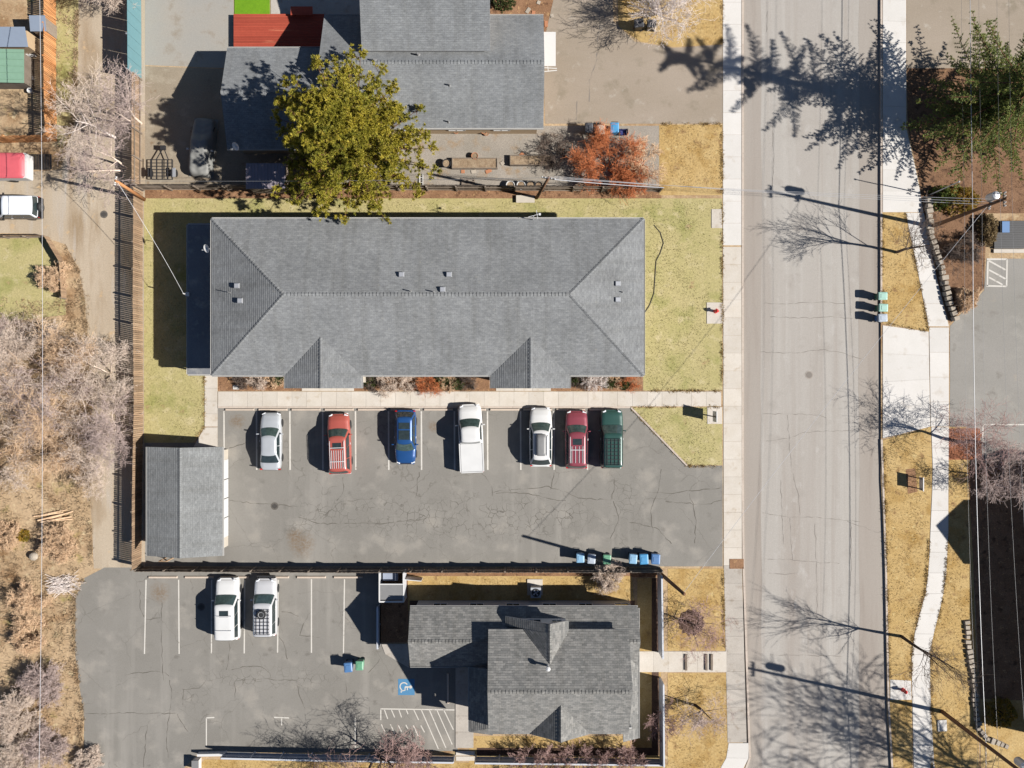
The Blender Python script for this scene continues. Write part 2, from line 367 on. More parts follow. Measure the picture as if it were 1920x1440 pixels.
rc = [[(1430, 568), (1475, 570), (1530, 566), (1585, 569)], [(1445, 594), (1520, 596), (1560, 593), (1600, 597)],
      [(1425, 660), (1490, 662), (1540, 655), (1580, 662), (1620, 675)], [(1430, 776), (1478, 776), (1535, 778), (1550, 785)],
      [(1437, 827), (1478, 822), (1510, 811), (1550, 808), (1600, 808)], [(1477, 778), (1480, 820), (1484, 870), (1490, 900), (1498, 930), (1502, 965)],
      [(1430, 962), (1475, 970), (1530, 970), (1590, 977), (1615, 978)], [(1482, 972), (1484, 1010), (1487, 1050)],
      [(1529, 980), (1532, 1060), (1533, 1150)], [(1465, 900), (1467, 960), (1470, 1020)],
      [(1440, 1049), (1475, 1049), (1530, 1055), (1575, 1056)], [(1442, 1075), (1475, 1078), (1500, 1074)], [(1445, 1229), (1520, 1230), (1580, 1231)],
      [(1597, 977), (1597, 1060), (1596, 1100)], [(1440, 20), (1438, 60)], [(1590, 978), (1650, 1000)], [(1450, 235), (1452, 300), (1449, 350)]]
for i, c in enumerate(rc): crack(road, c, 0.03, ZR + 0.005, 'crack', 0.05, i)
for (mx, my, zz, par) in ((1518, 703, ZR, road),):
    g = P(mx, my)
    rim = link('manhole_cover', mesh_from('manhole_cover', *lathe([(0.33, 0), (0.33, 0.012), (0.28, 0.012)], 28), M['roadedge']), par, (g.x, g.y, zz))
    link('cover_disc', mesh_from('cover_disc', *lathe([(0.25, 0.005), (0.25, 0.016)], 28), M['crack']), rim)

# asphalt with an alligator-cracked patch for the middle lot
def lot_mat(name, regions):
    t = NT(name); t.b.inputs['Roughness'].default_value = 0.86; t.b.inputs['Specular IOR Level'].default_value = 0.25
    v = t.pos()
    c = t.mix(t.rng(t.noise(v, 0.22, 6), 0.3, 0.7), D(160, 156, 149), D(148, 144, 137))
    c = t.mix(t.rng(t.noise(v, 0.5, 5), 0.52, 0.7), c, D(171, 166, 158))
    c = t.mix(t.rng(t.noise(v, 0.5, 5), 0.58, 0.78), c, D(174, 168, 158))
    c = t.mix(t.rng(t.noise(v, 0.7, 5, 0.65), 0.60, 0.72), c, D(142, 138, 131))
    for fs, a in ((9, 0.06), (42, 0.16)):
        c = t.mix(1.0, c, t.mix(t.rng(t.noise(v, fs, 3, 0.65), 0.25, 0.75), (1 - a,) * 3 + (1,), (1 + a,) * 3 + (1,)), 'MULTIPLY')
    oil = t.n('TexVoronoi', _feature='F1', Vector=v, Scale=0.75)
    oil2 = t.rng(t.n('Math', _operation='ADD', i0=oil.outputs['Distance'], i1=t.rng(t.noise(v, 3.0, 4, 0.7), 0.3, 0.7, 0, 0.22)).outputs[0], 0.14, 0.30, 0.42, 0.0)
    c = t.mix(t.mul(oil2, t.rng(t.noise(v, 0.3, 2), 0.45, 0.6)), c, D(96, 90, 84))
    c = t.mix(t.rng(t.noise(t.pos((0.9, 0.06, 1)), 0.8, 4), 0.55, 0.75, 0, 0.5), c, D(186, 181, 173))
    sep = t.n('SeparateXYZ', Vector=v)
    warp = t.n('VectorMath', _operation='ADD', i0=v, i1=t.n('VectorMath', _operation='SCALE', i0=t.n('TexNoise', Vector=v, Scale=1.2, Detail=3).outputs['Color'], Scale=0.7).outputs[0]).outputs[0]
    vo = t.n('TexVoronoi', _feature='DISTANCE_TO_EDGE', Vector=warp, Scale=1.7)
    line = t.rng(vo.outputs['Distance'], 0.012, 0.045, 1.0, 0.0)
    vo2 = t.n('TexVoronoi', _feature='DISTANCE_TO_EDGE', Vector=warp, Scale=0.22)
    line2 = t.rng(vo2.outputs['Distance'], 0.0015, 0.006, 1.0, 0.0)
    nz = t.noise(v, 0.8, 4)
    mask = None
    for x0, y0, x1, y1 in regions:
        a, b = P(x0, y1), P(x1, y0)
        ex = t.n('Math', _operation='ABSOLUTE', i0=t.n('Math', _operation='SUBTRACT', i0=sep.outputs[0], i1=(a.x + b.x) / 2).outputs[0]).outputs[0]
        ey = t.n('Math', _operation='ABSOLUTE', i0=t.n('Math', _operation='SUBTRACT', i0=sep.outputs[1], i1=(a.y + b.y) / 2).outputs[0]).outputs[0]
        mx = t.rng(ex, (b.x - a.x) / 2 - 1.6, (b.x - a.x) / 2 + 0.6, 1, 0); my = t.rng(ey, (b.y - a.y) / 2 - 0.9, (b.y - a.y) / 2 + 0.5, 1, 0)
        m = t.mul(mx, my)
        mask = m if mask is None else t.n('Math', _operation='MAXIMUM', i0=mask, i1=m).outputs[0]
    mask = t.mul(mask, t.rng(nz, 0.38, 0.52))
    for px_, py_, rr in STAINS:
        g = P(px_, py_); dd = t.n('VectorMath', _operation='DISTANCE', i0=warp, i1=(g.x + 0.35, g.y + 0.35, 0.35)).outputs['Value']
        c = t.mix(t.mul(t.rng(dd, rr * 0.3, rr, 0.75, 0), t.rng(t.noise(v, 5, 4, 0.7), 0.35, 0.6)), c, D(140, 116, 90))
    c = t.mix(t.mul(line, t.mul(mask, t.rng(nz, 0.35, 0.65, 0.3, 0.75))), c, D(96, 90, 82))
    c = t.mix(t.mul(line2, t.rng(t.noise(v, 0.35, 3), 0.42, 0.55, 0, 0.38)), c, D(108, 102, 94))
    t.l(c, t.b.inputs['Base Color']); t.bump(t.noise(v, 40, 3, 0.7), 0.15, 0.02)
    return t.m
STAINS = ((565, 1020, 1.3), (552, 1005, 0.8), (445, 790, 0.7), (812, 800, 0.6), (300, 1110, 1.0))
M['midlot'] = lot_mat('cracked_parking_asphalt', [(540, 935, 1060, 990), (690, 925, 1110, 1012), (1140, 880, 1200, 1030), (530, 960, 620, 1000)])
M['southlot'] = lot_mat('south_parking_asphalt', [(360, 1255, 640, 1290), (330, 1280, 400, 1330)])

# --- west side sheets
sheet('alley', [(150, -300), (272, -300), (272, 1066), (176, 1066), (172, 980), (166, 900), (172, 820), (170, 740), (165, 640), (158, 560), (148, 505), (122, 458), (60, 438), (-300, 432), (-300, 318), (60, 322), (112, 318), (138, 240), (146, 120)], M['alley'], -0.1, 0.004)
sheet('grass_verge', [(104, -300), (150, -300), (146, 120), (138, 230), (118, 300), (106, 262)], M['lawn_green'], -0.1, 0.008)
sheet('back_yard_paving', [(272, -300), (438, -300), (438, 90), (430, 128), (272, 122)], M['backlot'], -0.1, 0.012)
sheet('dirt_yard', [(272, 124), (432, 130), (620, 130), (620, 352), (272, 352)], M['dirtlot'], -0.1, 0.006)
sheet('gravel_yard', [(610, 236), (1240, 236), (1240, 352), (610, 352)], M['gravel'], -0.1, 0.006)
sheet('driveway', [(1018, 85), (1040, -10), (1040, -300), (1140, -300), (1150, 40), (1190, 78), (1262, 90), (1355, 84), (1355, 232), (1022, 232)], M['driveway'], -0.1, 0.016)
sheet('lawn', [(1236, 234), (1354, 234), (1354, 366), (1236, 366)], M['lawn'], -0.1, 0.012)
sheet('lawn', [(1150, -300), (1354, -300), (1354, 83), (1262, 88), (1200, 78), (1160, 50)], M['lawn'], -0.1, 0.012)
sheet('yard_mulch', [(900, -300), (1040, -300), (1036, 90), (900, 40)], M['mulch'], -0.1, 0.010)
sheet('lawn', [(270, 372), (1354, 372), (1354, 732), (1206, 732), (1206, 700), (384, 700), (384, 800), (362, 830), (270, 830)], M['lawn_green'], -0.1, 0.010)
sheet('lawn', [(1184, 764), (1354, 764), (1354, 872), (1288, 872)], M['lawn_green'], -0.1, 0.014)
midlot = sheet('parking_lot', [(408, 763), (1182, 763), (1288, 873), (1355, 873), (1355, 1062), (272, 1062), (272, 830), (408, 830)], M['midlot'], -0.1, 0.006)
sheet('mulch_strip', [(272, 352), (1240, 352), (1240, 372), (272, 372)], M['mulch'], -0.1, 0.008)
sheet('mulch_strip', [(716, 1066), (1240, 1066), (1240, 1082), (716, 1082)], M['mulch'], -0.1, 0.008)
southlot = sheet('parking_lot', [(196, 1064), (714, 1064), (714, 1204), (726, 1226), (764, 1250), (858, 1250), (858, 1408), (372, 1412), (345, 1440), (335, 1700), (152, 1700), (158, 1350), (148, 1280), (140, 1220), (140, 1120), (158, 1084)], M['southlot'], -0.1, 0.006)
sheet('lawn', [(765, 1080), (1185, 1080), (1190, 1145), (765, 1145)], M['lawn'], -0.1, 0.012)
sheet('lawn', [(1195, 1084), (1238, 1084), (1240, 1440), (880, 1440), (880, 1380), (1195, 1380)], M['lawn'], -0.1, 0.009)
sheet('lawn', [(1252, 1066), (1358, 1066), (1362, 1220), (1252, 1220)], M['lawn'], -0.1, 0.012)
sheet('lawn', [(1252, 1262), (1364, 1262), (1366, 1410), (1356, 1440), (1330, 1700), (1252, 1700)], M['lawn'], -0.1, 0.012)
sheet('lawn', [(384, 1424), (1252, 1434), (1252, 1700), (345, 1700), (360, 1450)], M['lawn'], -0.1, 0.010)
sheet('mulch_bed', [(712, 1068), (766, 1068), (766, 1205), (712, 1205)], M['mulch'], -0.1, 0.006)
sheet('mulch_ring', [(1296 + (24 + 3 * math.sin(a * 2.7)) * math.cos(a * 0.2244), 1167 + (24 + 3 * math.cos(a * 3.1)) * math.sin(a * 0.2244)) for a in range(28)], M['darkmulch'], -0.05, 0.03)
sheet('mulch_bed', [(1222, 1084), (1234, 1084), (1236, 1416), (1222, 1416)], M['darkmulch'], -0.05, 0.015)
sheet('mulch_bed', [(894, 1402), (1222, 1402), (1222, 1416), (894, 1416)], M['darkmulch'], -0.05, 0.017)
sheet('mulch_bed', [(768, 1126), (1190, 1126), (1190, 1150), (768, 1150)], M['darkmulch'], -0.05, 0.017)
# flower beds before the long roof
for a, b in ((409, 566), (664, 930), (1033, 1205)):
    sheet('planting_bed', [(a, 690), (b, 690), (b, 733), (a, 733)], M['mulch'], -0.1, 0.016)
sheet('lawn', [(-300, 452), (84, 446), (118, 490), (124, 590), (-300, 640)], M['lawn_green'], -0.1, 0.012)

M['sprucebed'] = surf('needle_litter', D(138, 104, 78), D(158, 122, 94), 0.8, patches=((D(182, 146, 106), 2.5, 0.6, 0.72, S1), (D(98, 72, 54), 1.7, 0.54, 0.68, S1)), fine=0.3, fscale=10, vfine=0.35, bump=0.8)
# --- east side sheets
sheet('lawn', [(1654, 398), (1697, 398), (1718, 500), (1742, 622), (1654, 606)], M['lawn'], -0.1, 0.012)
sheet('lawn', [(1654, 826), (1745, 800), (1748, 880), (1743, 1000), (1741, 1060), (1735, 1110), (1715, 1180), (1708, 1230), (1709, 1282), (1712, 1700), (1676, 1700), (1668, 1290), (1660, 1060)], M['lawn'], -0.1, 0.012)
sheet('lawn', [(1779, 800), (1812, 800), (1822, 1000), (1834, 1330), (1840, 1700), (1755, 1700), (1746, 1340), (1742, 1230), (1752, 1180), (1766, 1130), (1774, 1080), (1778, 1000)], M['lawn'], -0.1, 0.012)
sheet('yard_mulch', [(1700, 128), (2300, 128), (2300, 400), (1850, 400), (1845, 540), (1780, 606), (1755, 520), (1735, 430), (1722, 330), (1702, 240)], M['sprucebed'], -0.1, 0.010)
sheet('parking_lot', [(1700, -300), (2300, -300), (2300, 128), (1700, 128)], M['driveway'], -0.1, 0.012)
eastlot = sheet('parking_lot', [(1781, 612), (1800, 590), (1845, 545), (1850, 485), (2300, 485), (2300, 862), (1812, 862), (1812, 800), (1781, 800)], M['lot'], -0.1, 0.014)
sheet('courtyard', [(1814, 870), (2300, 870), (2300, 1330), (1838, 1310), (1826, 1080)], M['mulch'], -0.1, 0.016)
sheet('lawn', [(1838, 1310), (2300, 1330), (2300, 1700), (1842, 1700)], M['lawn'], -0.1, 0.014)

# --- concrete walks laid as single slabs
def slabs(parent, L, R, n, mat, z=0.03, name='slab', thick=0.12, gap=0.014, cross=1):
    def at(pl, t):
        d = [0]
        for a, b in zip(pl, pl[1:]): d.append(d[-1] + (b - a).length)
        s = t * d[-1]
        for i in range(len(pl) - 1):
            if s <= d[i + 1] + 1e-6: return pl[i].lerp(pl[i + 1], (s - d[i]) / max(1e-6, d[i + 1] - d[i]))
        return pl[-1]
    L = [Vector((p.x, p.y, 0)) for p in pxpoly(L)]; R = [Vector((p.x, p.y, 0)) for p in pxpoly(R)]
    for i in range(n):
        for k in range(cross):
            q = []
            for t, s in ((i / n, k / cross), (i / n, (k + 1) / cross), ((i + 1) / n, (k + 1) / cross), ((i + 1) / n, k / cross)):
                q.append(at(L, t).lerp(at(R, t), s))
            c = sum(q, Vector()) / 4
            q2 = []
            for v in q:
                d = (v - c); l = d.length; q2.append(v - d.normalized() * gap * 0.7)
            zz = z + rnd.uniform(-0.004, 0.004)
            V, Fc = prism([(v.x - c.x, v.y - c.y) for v in q2], -thick, zz)
            link(name, mesh_from(name, V, Fc, mat), parent, (c.x, c.y, 0))
def walk(name, base_pts):
    return struct(name, prism(pxpoly(base_pts), -0.1, 0.002), M['dirt'])
sw = walk('sidewalk', [(1355, -300), (1393, -300), (1393, 1390), (1355, 1390)])
slabs(sw, [(1355.5, -120), (1355.5, 460)], [(1390, -120), (1390, 460)], 14, M['concrete_white'])
slabs(sw, [(1355.5, 463), (1357, 1060)], [(1390, 463), (1391, 1060)], 18, M['concrete'])
slabs(sw, [(1357, 1060), (1364, 1392)], [(1391, 1060), (1400, 1392)], 10, M['concrete_old'])
slabs(sw, [(1366, 1393), (1362, 1420), (1345, 1450), (1335, 1500)], [(1404, 1393), (1404, 1420), (1390, 1448), (1370, 1500)], 4, M['concrete_white'])
# kerbs as single stones
def kerb(parent, pl, w=0.16, step=1.8, top=0.035, mat='kerb'):
    pts = [Vector((p.x, p.y, 0)) for p in pxpoly(pl)]
    for a, b in zip(pts, pts[1:]):
        n = max(1, round((b - a).length / step)); ang = math.atan2((b - a).y, (b - a).x)
        for i in range(n):
            c = a.lerp(b, (i + 0.5) / n); L = (b - a).length / n - 0.012
            me = mesh_from('kerb_stone', *box((0, 0, 0), (L, w, 0.2)), M[mat])
            link('kerb_stone', me, parent, (c.x, c.y, top - 0.1), (0, 0, ang))
kerb(sw, [(1392.5, -120), (1392.5, 900), (1394, 1060), (1402, 1300), (1405, 1396), (1406, 1420), (1396, 1448)])
# red tactile plate
g = P(1381, 1057); link('tactile_plate', mesh_from('tactile_plate', *box((0, 0, 0), (1.15, 0.8, 0.03)), M['mulch']), sw, (g.x, g.y, 0.04))

es = walk('sidewalk', [(1654, -300), (1699, -300), (1699, 240), (1720, 330), (1732, 430), (1753, 520), (1779, 606), (1779, 800), (1776, 900), (1742, 900), (1744, 800), (1654, 822), (1654, 608), (1740, 622), (1697, 398), (1654, 398)])
slabs(es, [(1655, -120), (1655, 398)], [(1699, -120), (1699, 240), (1722, 340), (1731, 398)], 13, M['concrete_white'])
slabs(es, [(1698, 399), (1720, 505), (1741, 612)], [(1732, 399), (1753, 510), (1779, 612)], 5, M['concrete_white'])
slabs(es, [(1655, 610), (1655, 822)], [(1741, 622), (1744, 800)], 4, M['concrete_white'])
slabs(es, [(1742, 614), (1745, 800)], [(1779, 614), (1779, 800)], 4, M['concrete_white'])
slabs(es, [(1746, 801), (1749, 890), (1744, 1000), (1742, 1060), (1736, 1110), (1716, 1180), (1709, 1230), (1710, 1282), (1713, 1440), (1716, 1500)],
      [(1779, 801), (1778, 900), (1778, 1000), (1774, 1080), (1766, 1130), (1752, 1180), (1743, 1230), (1746, 1340), (1752, 1440), (1758, 1500)], 18, M['concrete_white'])
slabs(es, [(1669, 1274), (1669, 1312)], [(1708, 1276), (1709, 1312)], 1, M['concrete_white'], 0.04)
kerb(es, [(1652.5, -120), (1652.5, 605)], 0.15)
kerb(es, [(1653, 824), (1661, 1060), (1666, 1320), (1673, 1440), (1680, 1500)], 0.15)
# front walk of the long building
fw = walk('front_walk', [(384, 735), (1352, 735), (1352, 761), (384, 761)])
slabs(fw, [(409, 734), (1352, 734)], [(409, 762), (1352, 762)], 34, M['concrete'], 0.05)
slabs(fw, [(384, 704), (384, 800)], [(408, 704), (408, 800)], 4, M['concrete'], 0.05)
slabs(fw, [(384, 801), (363, 828), (363, 838)], [(408, 801), (408, 830), (408, 838)], 1, M['concrete'], 0.05)
for a, b in ((566, 664), (930, 1033)):
    slabs(fw, [(a, 716), (b, 716)], [(a, 733), (b, 733)], 3, M['concrete'], 0.05)
kerb(fw, [(409, 763.5), (1182, 763.5)], 0.14, 2.4, 0.07)
kerb(fw, [(1183, 764), (1288, 873)], 0.14, 2.0, 0.09)
for (a, b, c, d) in ((1334, 392, 1354, 428), (1325, 567, 1355, 607), (1326, 763, 1354, 795)):
    slabs(fw, [(a, b), (c, b)], [(a, d), (c, d)], 1, M['concrete'], 0.05)
# south house walks
hw = walk('house_walk', [(1197, 1222), (1362, 1222), (1362, 1258), (1197, 1258)])
slabs(hw, [(1198, 1221), (1362, 1221)], [(1198, 1260), (1362, 1260)], 6, M['concrete'], 0.04)
pw = walk('entry_walk', [(853, 1250), (884, 1250), (884, 1440), (853, 1440)])
slabs(pw, [(854, 1252), (854, 1402)], [(888, 1252), (888, 1402)], 5, M['concrete_old'], 0.06)
slabs(pw, [(715, 1207), (767, 1207)], [(722, 1226), (767, 1252)], 1, M['concrete_old'], 0.05)
for k in range(4):
    a = P(855, 1408 + k * 10); b = P(890, 1416 + k * 10)
    link('step', mesh_from('step', *mm((a.x, b.y, -0.1), (b.x, a.y, 0.07 - 0.035 * k)), M['concrete']), pw)
# timber edging across the south house walk
for x in (1284, 1322, 1332):
    a = P(x, 1226); b = P(x + 4, 1256); link('timber_edge', mesh_from('timber_edge', *mm((a.x, b.y, 0), (b.x, a.y, 0.16)), M['wood_grey']), hw)

# --- painted markings
def line(parent, p, q, w=0.1, z=0.013, mat='line', name='parking_line'):
    return link(name, mesh_from(name, *ribbon(pxpoly([p, q]), w, z, 0, 0.6, rnd, 0.06), M[mat]), parent)
for x in (420, 481, 543.5, 605, 666.5, 728.5, 790, 852, 914, 976, 1038.5, 1101):
    line(midlot, (x, 771), (x + 0.5, 881), 0.12)
for x0, x1, ya, yb in ((274, 271, 1087, 1226), (335, 336, 1087, 1226), (397, 396.5, 1087, 1225), (459, 458, 1087, 1225), (522, 520.5, 1087, 1224), (584, 584, 1086, 1224), (646, 644, 1086, 1224)):
    line(southlot, (x0, ya), (x1, yb), 0.1)
for p, q in (((387, 1346), (387, 1398)), ((387, 1346), (402, 1345)), ((514, 1345), (542, 1346)), ((528, 1347), (528, 1360)), ((666, 1346), (666, 1402)),
             ((713, 1329), (852, 1331)), ((714, 1329), (714, 1350))):
    line(southlot, p, q, 0.09)
hx = [(721, 1331, 727, 1348), (734, 1331, 740, 1345), (748, 1331, 753, 1345), (762, 1331, 765, 1339), (776, 1331, 785, 1350), (790, 1331, 822, 1404), (805, 1331, 836, 1402), (819, 1331, 848, 1396), (832, 1331, 850, 1368),
      (715, 1358, 722, 1372), (732, 1358, 742, 1379), (747, 1360, 753, 1372), (761, 1359, 765, 1367), (775, 1360, 784, 1380), (789, 1360, 796, 1373), (731, 1392, 735, 1398)]
for a, b, c, d in hx: line(southlot, (a, b), (c, d), 0.08)
# accessible bay square with its white symbol
g = P(762, 1288)
sq = link('accessible_square', mesh_from('accessible_square', *box((0, 0, 0), (1.34, 1.32, 0.002)), M['acblue']), southlot, (g.x, g.y, 0.013))
def arc(cx, cy, r, a0, a1, w, n=14):
    V, Fc = [], []
    for i in range(n + 1):
        a = math.radians(a0 + (a1 - a0) * i / n)
        V += [Vector((cx + math.cos(a) * (r - w / 2), cy + math.sin(a) * (r - w / 2), 0)), Vector((cx + math.cos(a) * (r + w / 2), cy + math.sin(a) * (r + w / 2), 0))]
    return V, [(2 * i, 2 * i + 1, 2 * i + 3, 2 * i + 2) for i in range(n)]
sym = join(arc(0.0, 0.30, 0.05, 0, 360, 0.1), ribbon([(0, 0.22), (0.0, -0.05)], 0.09, 0, 0, 1, rnd, 0), ribbon([(0, 0.10), (0.2, 0.10)], 0.06, 0.0005, 0, 1, rnd, 0),
           ribbon([(0, -0.04), (0.2, -0.05), (0.26, -0.3), (0.36, -0.28)], 0.07, 0.0010, 0, 1, rnd, 0), arc(-0.03, -0.12, 0.24, 120, 330, 0.07))
link('wheelchair_symbol', mesh_from('wheelchair_symbol', *sym, M['line']), sq, (-0.05, 0, 0.004), (0, 0, math.radians(-90)), (1.3, 1.3, 1))
# hatched and bordered bays on the east side
for p, q in (((1850, 486), (1888, 486)), ((1888, 486), (1887, 537)), ((1887, 537), (1849, 536)), ((1852, 488), (1851, 536)), ((1854, 489), (1885, 506)), ((1854, 506), (1885, 523)), ((1854, 520), (1880, 534))):
    line(eastlot, p, q, 0.13, 0.022)
for p, q in (((1842, 796), (1925, 796)), ((1843, 796), (1842, 860))): line(eastlot, p, q, 0.11, 0.022)

# cracks on the lots
mc = [[(420, 938), (470, 943), (520, 946), (560, 950)], [(643, 895), (645, 920), (633, 938)], [(786, 885), (781, 920), (778, 935)], [(903, 888), (915, 902), (922, 912), (924, 930)],
      [(1039, 886), (1034, 918)], [(1153, 900), (1148, 935)], [(1148, 937), (1090, 935), (1030, 912), (925, 922)], [(560, 970), (600, 982), (720, 981), (800, 972)],
      [(1240, 880), (1235, 920), (1220, 960), (1225, 1000)], [(1210, 922), (1260, 925), (1290, 920), (1354, 916)], [(1248, 940), (1300, 945), (1320, 947), (1354, 938)], [(1292, 925), (1300, 944), (1305, 975), (1303, 1020)],
      [(430, 840), (455, 834), (462, 830)], [(600, 972), (640, 940), (700, 935)], [(1150, 940), (1160, 975), (1145, 1010)], [(930, 925), (990, 925), (1060, 940)], [(1180, 980), (1230, 990), (1260, 1020)]]
for i, c in enumerate(mc): crack(midlot, c, 0.04, 0.011, 'crackdark', 0.07, 20 + i)
sc_ = [[(429, 1203), (432, 1215), (427, 1240), (425, 1256)], [(434, 1256), (462, 1249), (490, 1250), (500, 1255)], [(386, 1276), (372, 1290), (345, 1294), (340, 1290)], [(440, 1277), (442, 1310)], [(440, 1277), (500, 1273), (556, 1276)],
       [(556, 1276), (560, 1300), (572, 1330)], [(520, 1188), (532, 1205), (538, 1235)], [(583, 1148), (570, 1165), (563, 1190), (598, 1196)], [(528, 1147), (545, 1150), (560, 1155)],
       [(304, 1130), (302, 1165), (305, 1250), (308, 1275)], [(262, 1105), (262, 1140), (275, 1162), (300, 1157)], [(234, 1266), (260, 1262), (285, 1259), (310, 1260), (318, 1268)], [(318, 1275), (322, 1300), (318, 1340)],
       [(160, 1338), (230, 1337), (330, 1338)], [(276, 1360), (272, 1400), (270, 1440)], [(318, 1340), (312, 1380), (315, 1420)], [(343, 1322), (345, 1294)], [(648, 1280), (650, 1300)], [(712, 1235), (700, 1252), (690, 1262)], [(332, 1338), (352, 1372)]]
for i, c in enumerate(sc_): crack(southlot, c, 0.035, 0.011, 'crackdark', 0.06, 60 + i)
dw = [[(1120, 110), (1105, 150), (1104, 190)], [(1125, 20), (1118, 110)], [(1082, 190), (1080, 225)]]
for i, c in enumerate(dw): crack(bpy.data.objects['driveway'], c, 0.04, 0.022, 'crack', 0.06, 90 + i)
# storm drain lids
for px, py, par, zz in ((195, 402, bpy.data.objects['alley'], 0.006), (515, 949, midlot, 0.008), (377, 1138, southlot, 0.008)):
    g = P(px, py)
    fr = link('drain_frame', mesh_from('drain_frame', *lathe([(0.31, 0), (0.31, 0.01), (0.25, 0.01)], 24), M['crackdark']), par, (g.x, g.y, zz))
    for k in range(5):
        link('drain_bar', mesh_from('drain_bar', *box((-0.18 + 0.09 * k, 0, 0.012), (0.045, 0.42 - 0.1 * abs(k - 2), 0.008)), M['black']), fr)
# ------------------------------------------------------------------ buildings
def clip(poly, axis_fn, keep_ge):
    out = []; n = len(poly)
    for i in range(n):
        a, b = poly[i], poly[(i + 1) % n]; fa, fb = axis_fn(a), axis_fn(b)
        if keep_ge: fa, fb = fa, fb
        else: fa, fb = -fa, -fb
        if fa >= -1e-9: out.append(a)
        if (fa > 1e-9 and fb < -1e-9) or (fa < -1e-9 and fb > 1e-9):
            t = fa / (fa - fb); out.append((a[0] + (b[0] - a[0]) * t, a[1] + (b[1] - a[1]) * t))
    return out
def shingles(poly, row=0.17, lift=0.02):
    p = [Vector(v) for v in poly]; u = (p[1] - p[0]).normalized()
    nrm = (p[1] - p[0]).cross(p[2] - p[1]).normalized()
    if nrm.z < 0: nrm = -nrm
    v = nrm.cross(u)
    if v.z < 0: v = -v
    q = [((x - p[0]).dot(u), (x - p[0]).dot(v)) for x in p]
    b1 = max(b for a, b in q); b0 = min(b for a, b in q)
    V, Fc, UV = [], [], []; k = math.floor(b0 / row)
    while k * row < b1 - 1e-4:
        lo, hi = max(b0, k * row), min(b1, (k + 1) * row)
        s = clip(clip(q, lambda c: c[1] - lo, True), lambda c: c[1] - hi, False)
        if len(s) >= 3:
            o = len(V)
            for a, b in s:
                h = lift * (1 - (b - lo) / row) + 0.004
                V.append(p[0] + u * a + v * b + nrm * h)
            f = list(range(o, o + len(s)))
            n2 = (V[f[1]] - V[f[0]]).cross(V[f[2]] - V[f[1]])
            if n2.dot(nrm) < 0: f = f[::-1]
            Fc.append(tuple(f)); UV += [s[i - o] for i in f]
            low = [i for i in range(len(s)) if abs(s[i][1] - lo) < 1e-5]
            if len(low) >= 2:
                i, j = min(low, key=lambda i: s[i][0]), max(low, key=lambda i: s[i][0])
                o2 = len(V)
                V += [p[0] + u * s[i][0] + v * lo + nrm * 0.001, p[0] + u * s[j][0] + v * lo + nrm * 0.001]
                Fc.append((o2, o2 + 1, o + j, o + i)); UV += [s[i], s[j], s[j], s[i]]
        k += 1
    return V, Fc, UV
def roof_slope(T, poly, mat, trim='white', parent=None, row=0.17, name='roof_slope', th=0.12):
    p = [Vector(v) for v in poly]; nrm = (p[1] - p[0]).cross(p[2] - p[1]).normalized()
    if nrm.z < 0: p = p[::-1]; p = p[-2:] + p[:-2]     # keep the eave edge first
    nrm = (p[1] - p[0]).cross(p[2] - p[1]).normalized()
    n = len(p); V = [x - Vector((0, 0, th)) for x in p] + p
    Fc = [tuple(range(n - 1, -1, -1)), tuple(range(n, 2 * n))] + [(i, (i + 1) % n, n + (i + 1) % n, n + i) for i in range(n)]
    o = T.part(name, (V, Fc), M[trim], parent)
    sv, sf, su = shingles(p, row)
    T.part('shingles', (sv, sf), M[mat], o, kind='stuff', uv=su)
    return o
def ridge_caps(T, p, q, slope, mat, parent=None, w=0.15, step=0.26):
    p, q = Vector(p), Vector(q); d = (q - p); L = d.length; d.normalize()
    s = Vector((-d.y, d.x, 0)).normalized(); n = max(1, int(L / step)); V, Fc = [], []
    for i in range(n):
        a = p + d * (L * i / n); b = p + d * (L * (i + 0.93) / n); o = len(V)
        for c, h in ((a, 0.075), (b, 0.04)):
            V += [c + s * w + Vector((0, 0, h - 0.02 - w * slope)), c + Vector((0, 0, h)), c - s * w + Vector((0, 0, h - 0.02 - w * slope))]
        V += [a + s * w + Vector((0, 0, -w * slope)), a - s * w + Vector((0, 0, -w * slope))]
        Fc += [(o, o + 1, o + 4, o + 3), (o + 1, o + 2, o + 5, o + 4), (o, o + 6, o + 7, o + 2, o + 1)]
    uv = []
    for f in Fc:
        for i in f: uv.append((V[i].x, V[i].y))
    return T.part('ridge_caps', (V, Fc), M[mat], parent, kind='stuff', uv=uv)
def gutter(T, p, q, out, parent=None, w=0.085, mat='gutterwhite'):
    p, q, out = Vector(p), Vector(q), Vector(out)
    off = out * (w / 2) + Vector((0, 0, -0.05))
    g = join(beam(p + out * 0.01 + Vector((0, 0, -0.06)), q + out * 0.01 + Vector((0, 0, -0.06)), 0.02, 0.11),
             beam(p + out * w + Vector((0, 0, -0.05)), q + out * w + Vector((0, 0, -0.05)), 0.025, 0.12),
             beam(p + out * w * 0.5 + Vector((0, 0, -0.105)), q + out * w * 0.5 + Vector((0, 0, -0.105)), w - 0.03, 0.015))
    o = T.part('gutter', g, M[mat], parent)
    return o
